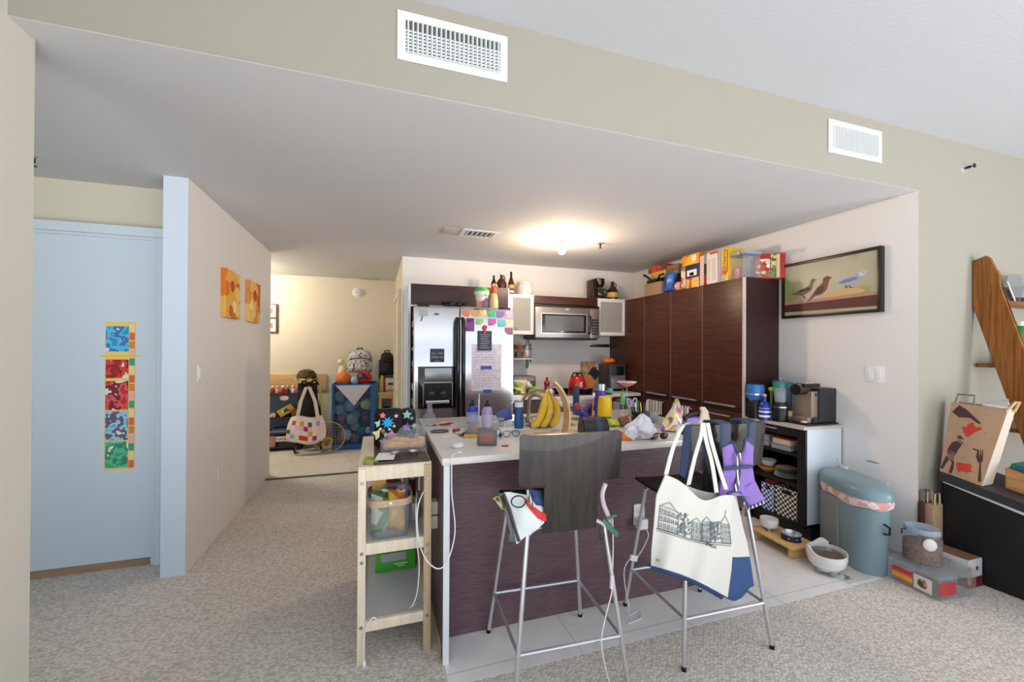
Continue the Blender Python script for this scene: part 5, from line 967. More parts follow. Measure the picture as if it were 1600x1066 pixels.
# clear tub, blue cap, tray, spray bottle
c = at(778, 669, z=E_); t = thing('clear_tub', 'clear plastic tub behind the blue cup', 'tub', c+Vector((-.01,.05,0)), face(c)); obj('tub_wall', MB().box(-.06,.06,-.04,.04,0,.045,b=.006), CLEAR, t, local=True); obj('tub_lid', MB().box(-.064,.064,-.044,.044,.0455,.052,b=.003), LID, t, local=True)
c = stand(790, 664, E_, .03); c += Vector((.012,.03,0)); t = thing('blue_cup', 'matt blue cup lying on its side next to the spray bottle', 'cup', c); M = Matrix.Rotation(1.25,4,'Y'); obj('cup_wall', MB().lathe([(0,0),(.03,0),(.042,.085),(.039,.085),(.028,.004),(0,.004)], c+Vector((-.055,0,.036)), 20, 0, M), mat('matt blue', (88,104,180), .6), t)
c = stand(797, 668, E_, .025); t = thing('tissue_ball', 'crumpled white tissue at the left end of the white tray', 'tissue', c); random.seed(12); obj('tissue', MB().ball((c.x, c.y, E_+.021), (.028,.024,.021), n=14).jit(.003), PAPER, t, smooth=80)
p0, p1, p2 = at(786, 676, z=E_), at(842, 671, z=E_), at(786, 668, z=E_)
cc = Vector(((p0.x+p1.x)/2, (p0.y+p1.y)/2+.06, E_)); t = thing('white_tray', 'thin white board under the blue spray bottle', 'tray', cc); obj('board', MB().box(cc.x-.115, cc.x+.085, cc.y-.045, cc.y+.075, E_, E_+.008, b=.003), WHITE, t)
c = stand(812, 671, E_+.008, .027); c = Vector((c.x, max(c.y, cc.y-.01), E_+.008)); t = thing('spray_bottle', 'clear blue spray bottle with white trigger on the white board', 'bottle', c); H_ = hgt(c, 617)
obj('bottle_body', MB().lathe([(0,0),(.027,0),(.03,.012),(.03,H_*.25),(.023,H_*.42),(.028,H_*.58),(.024,H_*.64),(0,H_*.64)], c, 20), mat('clear blue', (46,110,176), .08, trans=.35), t)
obj('collar', MB().lathe([(0,H_*.64),(.026,H_*.64),(.026,H_*.80),(.018,H_*.84),(0,H_*.84)], c, 18), WHITE, t); obj('collar_ring', MB().lathe([(.026,H_*.80),(.029,H_*.80),(.029,H_*.83),(.026,H_*.83),(.026,H_*.80)], c, 18), mat('ring blue', (70,90,150), .4), t)
obj('trigger_head', MB().box(c.x-.045, c.x+.014, c.y-.011, c.y+.011, c.z+H_*.84, c.z+H_*.99, b=.005).tube([(c.x-.03,c.y,c.z+H_*.85),(c.x-.045,c.y,c.z+H_*.74)], .006), WHITE, t)
c = at(789.5, 697.5, z=E_); solo('red_band', MB().tube([(.017*math.cos(a), .011*math.sin(a), .0022) for a in [2*PI*i/24 for i in range(24)]], .0022, n=6, closed=True), RED, 'red rubber band lying on the island near the stool', 'rubber band', loc=c)
c = at(799, 683, z=E_); t = thing('eyeglasses', 'teal rimmed glasses lying in front of the white board', 'glasses', c)
for s in (-1, 1): obj('lens_rim', MB().tube([(c.x+s*.026+.021*math.cos(a), c.y+.006*math.cos(a)*0, E_+.019+.017*math.sin(a)) for a in [2*PI*i/18 for i in range(18)]], .002, n=6, closed=True), mat('teal rim', (50,90,110), .3), t)
obj('bridge', MB().tube([(c.x-.006,c.y,E_+.024),(c.x+.006,c.y,E_+.024)], .002, n=6), mat('teal rim', (50,90,110), .3), t)
for s in (-1, 1): obj('temple_arm', MB().tube([(c.x+s*.047,c.y,E_+.022),(c.x+s*.045,c.y+.10,E_+.012),(c.x+s*.04,c.y+.12,E_+.003)], .0018, n=6), mat('teal rim', (50,90,110), .3), t)
c = at(769, 686, z=E_)+Vector((.03,.04,0)); t = thing('small_figurine', 'small white and navy rounded toy behind the grey speaker', 'toy', c); obj('toy_body', MB().ball((c.x,c.y,E_+.022), (.022,.02,.022)), WHITE, t); obj('toy_foot', MB().ball((c.x+.024,c.y-.012,E_+.012), .012), mat('navy foot', (36,56,130), .4), t)
# faucet, wooden bowl, banana hanger
fc = at(829, 664, z=E_); fc = Vector((at(826,650,y=2.55).x, 2.55, E_)); t = thing('kitchen_faucet', 'brushed gooseneck faucet behind the bananas', 'faucet', fc); FM = mat('brushed nickel', (166,158,146), .3, metal=.7)
a1, a2, a3, a4 = at(823,640,y=2.5), at(838,617,y=2.47), at(852,624,y=2.44), at(866,650,y=2.40)
obj('neck', MB().tube(sm_([(fc.x,2.55,E_+.02), (fc.x,2.55,a1.z), (at(828,622,y=2.52).x,2.52,at(828,622,y=2.52).z), a2, a3]), .013, n=12), FM, t); obj('spray_head', MB().tube([a3, a4], [.015,.017], n=12), FM, t); obj('band', MB().tube([a3+(a4-a3)*.02, a3+(a4-a3)*.10], .0175, n=12), DARKM, t)
obj('base', MB().lathe([(0,0),(.028,0),(.026,.03),(.015,.04),(0,.04)], fc, 18), FM, t); obj('lever', MB().tube([(fc.x+.02,2.55,E_+.03),(fc.x+.085,2.53,E_+.055)], .006), FM, t)
c = stand(842, 669, E_, .03); t = thing('wooden_hoop', 'brown wooden hoop stand upright behind the bananas', 'hoop', c); k = mpp(c); R_ = 27*k; HW = wood('hoop brown', (104,78,60), (134,104,82), .45, (6,6,2), 5)
ce = c+Vector((0,0,R_+.012)); rv = Vector((math.cos(-.25), math.sin(-.25), 0))
def hp(a_, r): return ce+rv*(r*math.cos(a_))+Vector((0,0,r*math.sin(a_)))
dn = Vector((-math.sin(-.25), math.cos(-.25), 0)); q = MB().grid(lambda u, v: hp(2*PI*u, R_)+dn*(.055*(v-.5)), 40, 1, th=.007); obj('hoop_band', q, HW, t)
obj('foot', MB().box(c.x-.07, c.x+.07, c.y-.04, c.y+.04, E_, E_+.012, b=.004), HW, t)
bc = at(879, 680, z=E_); t = thing('banana_hanger', 'curved pale wood banana hanger on the island', 'banana hanger', bc); rz_ = 0
A = [at(862,597,y=bc.y-.02), at(872,607,y=bc.y-.02), at(881,625,y=bc.y-.01), at(885,645,y=bc.y), at(884,665,y=bc.y), at(880,682,y=bc.y)]
A = sm_(A, 5); BW = wood('hanger birch', (214,178,126), (228,196,148), .4, (2,2,10), 5)
q = MB(); q.grid(lambda u, v: Vector(A[min(len(A)-1,int(v*(len(A)-1)+.5))])+Vector((0,(u-.5)*.075,0)), 3, len(A)-1, th=.009); obj('curved_board', q, BW, t)
obj('base_board', MB().box(bc.x-.15, bc.x+.09, bc.y-.05, bc.y+.06, E_, E_+.012, b=.004), BW, t)
obj('hook', MB().tube([A[3], A[3]+Vector((-.03,0,-.012)), A[3]+Vector((-.045,0,-.02)), A[3]+Vector((-.05,0,-.005))], .004), STEEL, t)
BAN = mat('banana yellow', (214,170,44), .5, var=.12, vscale=14); top_ = A[3]+Vector((-.047,0,-.022))
for i, (pts, lab) in enumerate((([(848,614),(846,630),(846,645),(850,660),(846,668)],'left banana of the bunch on the wooden hanger'),([(853,613),(856,630),(858,645),(858,658),(854,667)],'front right banana of the bunch on the wooden hanger'),([(860,614),(868,628),(871,645),(868,658),(863,664)],'rear banana of the bunch, next to the curved board'))):
    P_ = [top_]+[at(a_, b2, y=bc.y-.03+.025*i) for a_, b2 in ([(852,617),(850,630),(846,645),(839,660),(830,668)],[(856,618),(858,632),(857,646),(852,659),(845,667)],[(862,618),(869,632),(871,646),(868,658),(860,666)])[i]]
    P_ = sm_(P_, 5); n_ = len(P_); tt = thing('banana', lab, 'banana', P_[-1], group='bananas on the hanger'); rr = [max(.005, .020*min(1, (j-3)/7 if j > 3 else .1)*min(1,(n_-j+.4)/4)) for j in range(n_)]
    obj('peel', MB().tube(P_, rr, n=7), BAN, tt); obj('tip', MB().ball(P_[-1], .006), mat('banana tip', (70,54,30), .7), tt)
c = stand(885, 672, E_, .02); solo('lemon', MB().ball((0,0,.021), (.021,.021,.021)).ball((.019,0,.026), .007), mat('lime yellow', (206,196,110), .5, var=.15, vscale=30), 'greenish yellow lemon right of the banana hanger', 'lemon', loc=c, smooth=80)
random.seed(21); WR = mat('wrapper tan', (206,180,146), .7, var=.1)
for i, (px, py, lab) in enumerate(((892,664,'crumpled tan wrapper behind the lemon'),(898,655,'second crumpled tan wrapper farther behind the lemon'),(889,682,'flat tan wrapper in front of the lemon'))):
    c = at(px, py, z=E_); solo('wrapper', MB().ball((0,0,.012), (.04,.025,.012), n=12).jit(.006), WR, lab, 'wrapper', loc=c+Vector((0,0,.004)))
# black domed case
c = at(927, 679, z=E_); k = mpp(c); w_ = 50*k; gs = hgt(c, 651)/.0735; t = thing('glasses_case', 'black domed case with dark blue stripe behind the near stool back', 'case', c, face(c)+.35)
MS = Matrix.Scale(gs,4,(0,0,1)); q = MB().prism([(-.055,0),(-.055,.035),(-.035,.062),(0,.072),(.035,.062),(.055,.035),(.055,0)], -w_*.42, w_*.42, 'x', bev=.006).xf(MS); obj('shell', q, mat('case black', (18,17,18), .3), t, local=True)
obj('blue_band', MB().prism([(-.0565,0),(-.0565,.035),(-.036,.0635),(0,.0735),(.036,.0635),(.0565,.035),(.0565,0)], w_*.02, w_*.2, 'x').xf(MS), mat('band blue', (40,54,80), .35), t, local=True)
# tumblers, cups, brushes
def tumbler(px, py, pyt, r, m, label, rim=None, nm='tumbler', taper=.85, extra=None, z=None, y=None):
    c = stand(px, py, E_, r) if y is None else Vector((at(px,py,y=y).x, y, E_)); H_ = hgt(c, pyt); t = thing(nm, label, nm.replace('_',' '), c)
    obj('cup_wall', MB().lathe([(0,0),(r*taper,0),(r,H_*.9),(r,H_),(r*.94,H_),(r*.92,H_*.85),(r*.8,.01),(0,.01)], c, 22), m, t)
    if rim: obj('rim', MB().lathe([(r*.99,H_*.82),(r*1.03,H_*.82),(r*1.03,H_*1.003),(r*.99,H_*1.003),(r*.99,H_*.82)], c, 22), rim, t)
    return t, c, H_
tumbler(937, 655, 600, .043, mat('tumbler purple', (88,66,160), .3), 'tall purple insulated tumbler with steel rim behind the yellow cup', STEEL)
c = stand(945, 664, E_, .043); H_ = hgt(c, 620); t = thing('yellow_cup', 'yellow plastic cup upside down on a stack of pale rings', 'cup', c)
obj('cup_wall', MB().lathe([(0,H_*.3),(.048,H_*.3),(.040,H_*.98),(.037,H_),(0,H_)], c, 24), YELLOW, t); obj('printed_patch', MB().lathe([(.0462,H_*.5),(.0470,H_*.5),(.0437,H_*.85),(.0427,H_*.85),(.0462,H_*.5)], c, 24), blotch('patch print', [(238,196,28),(238,196,28),(238,196,28),(236,236,240)], 14, .4), t)
for i in range(4): obj('ring', MB().lathe([(.042,H_*.06*i+.001),(.052,H_*.06*i+.001),(.052,H_*.06*i+.008),(.042,H_*.06*i+.008),(.042,H_*.06*i+.001)], c, 24), mat('pale yellow clear', (232,214,120), .2), t)
tumbler(900, 648, 604, .024, mat('slate blue bottle', (56,74,104), .3), 'slim slate blue bottle left of the purple tumbler', nm='drink_bottle', taper=.95)
t, c, H_ = tumbler(903, 655, 640, .024, mat('cup indigo', (58,70,130), .4), 'short indigo cup holding a magenta fan brush', nm='pen_cup')
t = thing('fan_brush', 'magenta fan-shaped brush standing in the short indigo cup', 'brush', c+Vector((-.005,0,.012))); b_ = t.location; obj('handle', MB().tube([b_, b_+Vector((-.004,0,.05))], .004), mat('brush clear', (206,180,190), .3), t); obj('fan', MB().prism([(-.014,.045),(.012,.05),(.022,.085),(.005,.10),(-.022,.085)], -.006, .006).xf(Matrix.Translation(b_)), mat('magenta', (186,60,90), .4), t)
c = stand(914, 655, E_, .025); t = thing('purple_toy', 'purple moulded toy piece behind the domed case', 'toy', c); obj('toy_body', MB().lathe([(0,0),(.026,0),(.03,.03),(.02,.045),(0,.047)], c, 16), PURPLE, t); obj('arm', MB().cbox(c+Vector((.012,0,.07)), (.02,.02,.07), ry=.5, b=.006), PURPLE, t)
c = stand(925, 656, E_, .008); t = thing('wooden_spoon', 'thin pink and white spoon standing upright beside the yellow cup', 'spoon', c); obj('spoon_foot', MB().lathe([(0,0),(.014,0),(.012,.012),(0,.012)], c, 12), mat('blush', (214,150,140), .5), t); obj('stem', MB().tube([(c.x,c.y,c.z+.0121),(c.x+.012,c.y,c.z+.15)], .0035), mat('blush', (214,150,140), .5), t); obj('spoon_bowl', MB().ball((c.x+.013,c.y,c.z+.168), (.010,.006,.018)), WHITE, t)
c = stand(963, 654, E_, .028); t, c, H_ = tumbler(963, 654, 628, .026, CLEAR, 'clear glass right of the yellow cup', nm='drinking_glass')
c = stand(973, 656, E_, .014); H_ = hgt(c, 609); t = thing('tall_tube', 'tall clear tube with pale green sleeve right of the yellow cup', 'tube', c); obj('tube_wall', MB().lathe([(0,0),(.012,0),(.012,H_*.9),(.006,H_*.95),(.006,H_),(0,H_)], c, 16), CLEAR, t); obj('sleeve', MB().lathe([(.0125,H_*.5),(.0165,H_*.5),(.0165,H_*.88),(.0125,H_*.88),(.0125,H_*.5)], c, 16), mat('pale green', (130,190,130), .4), t)
c = stand(979, 656, E_, .02); H_ = hgt(c, 598); t = thing('pink_dish_glass', 'pink shallow dish on a tall clear stem', 'dish', c); obj('stem', MB().lathe([(0,0),(.024,0),(.022,.004),(.006,.012),(.006,H_*.86),(.014,H_*.9),(0,H_*.9)], c, 18), CLEAR, t)
obj('dish_bowl', MB().lathe([(0,H_*.9),(.02,H_*.9),(.055,H_*.97),(.065,H_*1.02),(.062,H_*1.02),(.05,H_*.985),(0,H_*.93)], c, 22), mat('rose pink', (206,110,130), .3), t); obj('dish_rim', MB().tube([(c.x+.064*math.cos(a), c.y+.064*math.sin(a), c.z+H_*1.02) for a in [2*PI*i/24 for i in range(24)]], .003, n=6, closed=True), mat('cream rim', (236,216,206), .4), t)
# pen pot with scissors and markers
t, pc_, H_ = tumbler(991, 657, 640, .034, CLEAR, 'clear pot holding scissors and markers', nm='pen_pot')
t = thing('scissors', 'lavender handled scissors standing in the clear pot', 'scissors', pc_+Vector((-.012,0,.014))); b_ = t.location; LAV = mat('lavender', (190,170,206), .4)
for s in (-1, 1): obj('finger_loop', MB().tube([b_+Vector((-.012+s*.022+.017*math.cos(a)*1, -.004, .105+.026*math.sin(a)+.010*s*math.cos(a))) for a in [2*PI*i/20 for i in range(20)]], .0048, n=8, closed=True), LAV, t); obj('blade', MB().tube([b_+Vector((s*.004,s*.003,.0)), b_+Vector((-.012-s*-.006,0,.08))], .004), STEEL, t)
for i, (dx, dy, h, rgb, lab) in enumerate(((.006,.012,.10,(80,60,160),'violet marker in the clear pot'),(.014,-.008,.095,(176,30,60),'crimson marker in the clear pot'),(.020,.010,.105,(100,190,70),'lime marker in the clear pot'),(.022,-.004,.12,(30,110,70),'dark green marker in the clear pot'),(.0,-.015,.11,(230,230,232),'white marker in the clear pot'))):
    b_ = pc_+Vector((dx, dy, .0112)); tt = thing('marker', lab, 'marker', b_, group='markers in the pot'); e_ = b_+Vector((dx*.35, dy*.2, h)); mm = mat('mk%d' % i, rgb, .4); obj('barrel', MB().tube([b_, b_+(e_-b_)*.7], .0055), mm, tt); obj('cap', MB().tube([b_+(e_-b_)*.701, e_], .0062), mm, tt)
# brown woven shape, orange box, plastic bag, film bag, papers, sunglasses
c = stand(974, 668, E_, .035); t = thing('woven_basket', 'little brown woven ball basket left of the white plastic bag', 'basket', c); obj('basket_body', MB().ball((c.x,c.y,E_+.032), (.042,.036,.032), n=18), checks('weave', (150,104,66), (112,72,44), 90, .7), t, smooth=80); obj('red_clip', MB().cbox((c.x+.035,c.y-.01,E_+.066), (.05,.018,.008), rz=.3, b=.002), mat('clip red', (190,50,60), .4), t)
c = at(980, 690, z=E_); carton('orange_box', c+Vector((.01,.02,0)), (.045,.03,.045), face(c), mat('vivid orange', (236,120,40), .5), 'small orange box in front of the white plastic bag')
random.seed(31)
bag_c = at(1010, 689, z=E_); k = mpp(bag_c); t = thing('plastic_bag', 'crumpled white plastic bag on the island between the two stools', 'plastic bag', bag_c+Vector((0,.03,0))); b_ = t.location
q = MB(); N1, N2 = 26, 16; ph = [random.uniform(0,6) for _ in range(6)]
def crum(u, v):
    a_ = 2*PI*u; prof = math.sin(PI*min(1, v*1.0))**.55 if v < .5 else (1-(v-.5)*2)**.8*.92+.06
    r = prof*(.078*(1+.16*math.sin(3*a_+ph[0])+.12*math.sin(5*a_+9*v+ph[1])+.09*math.sin(8*a_-7*v+ph[2])))
    return (b_.x+r*1.05*math.cos(a_)-.028*max(0,v-.5)+.012*math.sin(9*v), b_.y+r*.75*math.sin(a_), E_+.001+.135*v*(1+.05*math.sin(4*a_)))
q.grid(crum, N1, N2); bmesh.ops.remove_doubles(q.bm, verts=q.bm.verts[:], dist=.0004); bmesh.ops.triangulate(q.bm, faces=q.bm.faces[:]); obj('bag_film', q, mat('milky film', (222,224,230), .35, sub=0), t, smooth=18)
obj('bag_ear', MB().ball((b_.x-.075,b_.y-.01,E_+.045), (.04,.03,.035), n=14).jit(.008), mat('milky film', (222,224,230), .35), t, smooth=18)
gc_ = at(1052, 676, z=E_); t = thing('film_gift_bag', 'shiny rainbow film bag peaked to a point on the right of the island', 'gift bag', gc_+Vector((0,.05,0))); b_ = t.location
IR = blotch('rainbow film', [(206,90,60),(214,130,150),(120,70,150),(226,214,110),(206,190,206),(190,110,130),(226,190,120)], 9, .16, 'soft'); IR.node_tree.nodes['Principled BSDF'].inputs['Metallic'].default_value = .25
P5 = [at(1030,672,y=b_.y), at(1058,621,y=b_.y), at(1062,640,y=b_.y), at(1078,672,y=b_.y)]
def film(s):
    def f(u, v):
        A_ = P5[0].lerp(P5[1], v); B2 = P5[3].lerp(P5[1], v); p_ = A_.lerp(B2, u); p_.y += s*.05*math.sin(PI*u)*(1-v)**.7 + .008*math.sin(12*u+5*v); p_.z = max(p_.z, E_+.001); return p_
    return f
q = MB().grid(film(-1), 10, 10).grid(film(1), 10, 10); bmesh.ops.remove_doubles(q.bm, verts=q.bm.verts[:], dist=.0005); obj('film', q, IR, t, smooth=30)
obj('clear_tail', MB().ball((P5[3].x-.02, b_.y, E_+.03), (.05,.035,.029), n=12).jit(.007), CLEAR, t, smooth=20)
for i, (px, py, w_, d_, rz, rgb, lab) in enumerate(((992,694,.22,.07,.15,(226,214,210),'pinkish sheet lying at the front edge under the white plastic bag'),(1050,684,.20,.12,-.1,(216,204,196),'sheet of paper under the rainbow film bag'),(1066,690,.13,.05,.2,(206,206,210),'narrow sheet at the front edge near the second stool'))):
    c = at(px, py, z=E_); solo('paper_sheet', MB().box(-w_/2, w_/2, -d_/2, d_/2, 0, .001), mat('sheet%d' % i, rgb, .75), lab, 'paper', loc=(c.x, max(c.y, IY0+d_/2+.02), E_+.0002*(i+1)), rz=rz, smooth=0)
c = at(1026, 689, z=E_)+Vector((.03,.02,0)); t = thing('sunglasses', 'dark brown sunglasses in front of the white plastic bag', 'sunglasses', c); TS = blotch('tortoise', [(40,26,20),(90,60,40),(30,20,18)], 60, .25)
for s in (-1, 1): obj('lens', MB().ball((c.x+s*.032,c.y,E_+.020), (.028,.006,.019)), TS, t); obj('temple_arm', MB().tube([(c.x+s*.06,c.y,E_+.025),(c.x+s*.058,c.y+.10,E_+.012)], .0035, n=6), TS, t)
c = at(1077, 681, z=E_); solo('brown_wallet', MB().prism([(-.04,0),(.05,0),(.05,.012),(.0,.026),(-.04,.010)], -.035, .035), mat('wallet brown', (66,46,40), .5), 'dark brown wedge-shaped wallet near the second stool', 'wallet', loc=c+Vector((.02,.05,0)))
c = at(1060, 681, z=E_); solo('teal_button', MB().lathe([(0,0),(.011,0),(.011,.004),(0,.005)], (0,0,0), 14), mat('seafoam', (90,180,160), .4), 'small seafoam disc on the papers near the rainbow bag', 'disc', loc=c+Vector((0,0,.0018)))
# straps and lilac pouch at the right end of the island
c = Vector((at(1100,665,y=1.98).x, 1.98, E_)); t = thing('cream_straps', 'bundle of cream cloth straps standing up at the right end of the island', 'straps', c); CST = mat('cream cloth', (222,204,180), .85)
for i in range(4):
    obj('strap', MB().tube([(c.x-.07+.05*i, c.y+.02*(i%2), E_+.012), (c.x-.03+.02*i, c.y, E_+.06), (c.x-.012+.010*i, c.y, E_+.115), (c.x-.004+.006*i, c.y+.02, E_+.135)], .010), CST, t)
c = Vector((1.835, 2.02, E_)); t = thing('lilac_pouch', 'lilac pouch with black trim on the right end of the island', 'pouch', c); obj('pouch_body', MB().box(c.x-.095, c.x+.085, c.y-.04, c.y+.05, E_, E_+.085, b=.025), mat('lilac cloth', (150,126,200), .8), t)
obj('black_trim', MB().tube([(c.x-.10,c.y-.02,E_+.075),(c.x-.05,c.y-.02,E_+.10),(c.x+.04,c.y-.02,E_+.10),(c.x+.09,c.y-.01,E_+.08),(c.x+.10,c.y-.01,E_+.02)], .014), BLACK, t)
# towels on the lower cupboard handles
def towel(px0, px1, pyb, cols, label, per):
    y1, y0 = at(px0,640,x=PX-.03).y, at(px1,640,x=PX-.03).y; zb = at((px0+px1)/2,pyb,x=PX-.03).z; ztop = zdb-.078
    t = thing('kitchen_towel', label, 'towel', (PX-.03, (y0+y1)/2, zb)); TM = stripes('towel'+label[:14], cols, (0,1,0), per)
    q = MB().grid(lambda u, v: (PX-.024-.008*math.sin(14*u)-.006, y0+(y1-y0)*u, zb+(ztop-zb)*v), 14, 6, th=.004); obj('front_fold', q, TM, t)
    obj('top_fold', MB().grid(lambda u, v: (PX-.026+.020*v, y0+(y1-y0)*u, ztop+.008*math.sin(PI*v)), 8, 6, th=.004), TM, t)
    return t
towel(1011, 1034, 646, [(226,222,214),(60,70,110),(226,222,214),(150,150,130)], 'blue-striped towel on the handle behind the markers', .10)
towel(1050, 1076, 662, [(230,226,222),(70,72,84),(230,226,222),(150,146,140)], 'grey-striped towel on the handle behind the rainbow bag', .08)
# outlet on the island front with a charger
plate(at(998,803,y=1.984), 'F', .07, .115, 'white outlet on the island front panel between the stools', 'outlet', 'power_outlet')
c = at(1003,818,y=1.95); t = thing('phone_charger', 'white charger plugged into the island outlet with hanging cable', 'charger', c); obj('charger_body', MB().box(c.x-.028, c.x+.028, 1.93, 1.9748, c.z-.028, c.z+.028, b=.006), WHITE, t)
obj('cord', MB().tube(sm_([(c.x+.02,1.94,c.z-.028),at(1013,838,y=1.93),at(1004,858,y=1.92),at(994,872,y=1.91),at(985,873,y=1.90),at(976,888,y=1.88),at(976,910,y=1.86),at(982,945,y=1.84),(at(984,962,z=.004).x,at(984,962,z=.004).y,.006),(at(995,955,z=.004).x+.01,at(995,955,z=.004).y,.006),(at(1001,966,z=.004).x,at(1001,966,z=.004).y,.006),(at(990,972,z=.004).x,at(990,972,z=.004).y,.006),(at(981,975,z=.004).x,at(981,975,z=.004).y,.006)]), .003, n=6), mat('pinkish white cord', (226,214,220), .5), t)
obj('plug_end', MB().cbox(at(990,872,y=1.90), (.045,.014,.03), b=.003, ry=.3), WHITE, t)
c = Vector((IX0+.0078, at(672,772,x=.25).y, .60)); t = thing('power_adapter', 'beige double power adapter on the left side of the island', 'adapter', c)
for s in (-.034, .034): obj('adapter_block', MB().box(IX0-.045, IX0+.0072, c.y-.03, c.y+.03, c.z+s-.030, c.z+s+.030, b=.004), mat('beige plug', (206,196,176), .5), t)
# more odds and ends that crowd the island top
c = at(957, 668, z=E_); t = thing('green_packet', 'yellow-green crumpled packet beside the yellow cup', 'packet', c+Vector((.02,.02,0))); random.seed(77); obj('packet_film', MB().ball((c.x+.02,c.y+.02,E_+.024), (.045,.03,.023), n=14).jit(.006), blotch('yg packet', [(180,190,50),(210,206,90),(120,150,50)], 30, .4), t, smooth=30)
for i, (px, py, w_, d_, rz, rgb, lab) in enumerate(((905,670,.16,.09,.4,(206,186,160),'tan paper sheet behind the domed case'),(960,676,.13,.09,-.3,(222,214,206),'white napkin right of the domed case'),(780,660,.12,.08,.2,(214,220,224),'pale sheet behind the blue cup'),(834,690,.11,.05,.1,(220,206,186),'cream strip of paper in front of the banana hanger'),(700,684,.07,.05,.5,(210,206,206),'pale slip of paper near the dark oval dish'))):
    c = at(px, py, z=E_); solo('paper_scrap', MB().box(-w_/2, w_/2, -d_/2, d_/2, 0, .0012), mat('scrap%d' % i, rgb, .75), lab, 'paper', loc=(c.x, c.y+.02, E_+.0003), rz=rz, smooth=0)
tumbler(912, 650, 628, .03, CLEAR, 'clear cup behind the purple toy', nm='plastic_cup'); tumbler(985, 650, 626, .02, mat('mint sleeve', (150,196,160), .4), 'small mint cup behind the pen pot', nm='mint_cup')
c = stand(921, 650, E_, .022); t = thing('plum_jar', 'dark plum jar between the purple toy and the tumbler', 'jar', c); h = hgt(c, 630); obj('jar_body', MB().lathe([(0,0),(.024,0),(.026,h*.6),(.02,h*.78),(0,h*.78)], c, 18), mat('plum', (70,34,66), .3), t); obj('jar_lid', MB().lathe([(0,h*.7805),(.022,h*.7805),(.022,h),(0,h)], c, 18), mat('brick lid', (150,70,54), .4), t)
for i, (px, py, rz, rgb, lab) in enumerate(((868,676,.4,(190,194,200),'silver foil piece under the bananas'),(842,686,-.3,(150,110,70),'small brown clip in front of the hoop stand'),(1000,668,.2,(210,200,190),'pale peg left of the white plastic bag'))):
    c = at(px, py, z=E_); solo('scrap', MB().cbox((0,0,.007), (.045,.022,.012), b=.003), mat('bit%d' % i, rgb, .4), lab, 'scrap', loc=c+Vector((0,.01,.0002)), rz=rz)
c = stand(1012, 664, E_, .03); t = thing('black_holder', 'black pen holder behind the white plastic bag', 'holder', c+Vector((.0,.05,0))); q_ = t.location; obj('holder_wall', MB().box(q_.x-.07, q_.x+.03, q_.y-.03, q_.y+.03, E_, E_+.075, b=.004), BLACK, t); obj('grey_case', MB().box(q_.x+.032, q_.x+.11, q_.y-.02, q_.y+.03, E_, E_+.075, b=.01), mat('case steel grey', (120,124,132), .4), t)
for i, (dx, rgb, lab) in enumerate(((-.05,(226,226,226),'white pen in the black holder'),(-.035,(40,130,80),'green pen in the black holder'),(-.015,(230,210,60),'yellow pen in the black holder'),(.005,(60,60,120),'navy pen in the black holder'),(.018,(150,150,156),'grey pen in the black holder'))):
    b_ = q_+Vector((dx,.0,.0755)); tt = thing('pen', lab, 'pen', b_, group='pens in the black holder'); obj('barrel', MB().tube([b_, b_+Vector((dx*.3,.0,.05))], .0045), mat('hpen%d' % i, rgb, .4), tt); obj('tip', MB().tube([b_+Vector((dx*.3,0,.0505)), b_+Vector((dx*.34,0,.062))], .0025), mat('hpen%d' % i, rgb, .4), tt)
# ================================================================ wooden cart at the island's left end
KX0, KX1, KY0, KY1 = -.075, .246, 1.928, 2.60; KZ = .866
k_ = thing('wooden_cart', 'pale birch serving cart with three levels beside the island', 'cart', ((KX0+KX1)/2, 2.26, 0))
pw = .034
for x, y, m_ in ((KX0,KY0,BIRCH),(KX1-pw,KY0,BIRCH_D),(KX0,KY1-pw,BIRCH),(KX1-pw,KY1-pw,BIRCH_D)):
    l = obj('leg', MB().box(x, x+pw, y, y+pw*1.15, 0, KZ-.002, b=.003), m_, k_)
    for z in (.80, .49, .165, .45): obj('screw', MB().lathe([(0,.0015),(.007,.0015),(.008,0),(0,0)], (x+pw/2, y-.0003, z), 10, 0, Matrix.Rotation(PI/2,4,'X')), mat('screw zinc', (150,150,150), .35, metal=.7), l)
for z0, z1, nm in ((KZ-.058, KZ-.001, 'top_rail'), (.480, .530, 'middle_rail'), (.140, .186, 'bottom_rail')):
    for y in (KY0+.004, KY1-.03): obj(nm, MB().box(KX0+pw, KX1-pw, y, y+.022, z0, z1, b=.002), BIRCH, k_)
    for x in (KX0+.004, KX1-.026): obj(nm, MB().box(x, x+.022, KY0+pw*1.15, KY1-pw*1.15, z0, z1, b=.002), BIRCH, k_)
obj('tabletop', MB().box(KX0+.001, KX1-.001, KY0+.001, KY1-.001, KZ-.001, KZ+.006, b=.002), BIRCH, k_)
for z, nm in ((.514,'middle_shelf'), (.170,'bottom_shelf')): obj(nm, MB().box(KX0+.027, KX1-.027, KY0+.027, KY1-.031, z-.012, z), mat('shelf grey white', (200,202,204), .4), k_)
KT = KZ+.006; S2 = .514; S3 = .170
t = thing('brown_tray', 'dark brown tray on the cart top', 'tray', (.11, 2.1, KT)); obj('tray_bottom', MB().box(-.01, KX1-.006, KY0+.02, KY0+.40, KT, KT+.006, b=.002), mat('tray brown', (70,54,50), .45), t)
obj('tray_lip', MB().box(-.01, KX1-.006, KY0+.02, KY0+.026, KT+.006, KT+.012), mat('tray lip', (54,42,40), .45), t)
c = at(585, 718, z=KT); t = thing('green_cloth', 'lime green leafy cloth under the note on the cart top', 'cloth', c); random.seed(5)
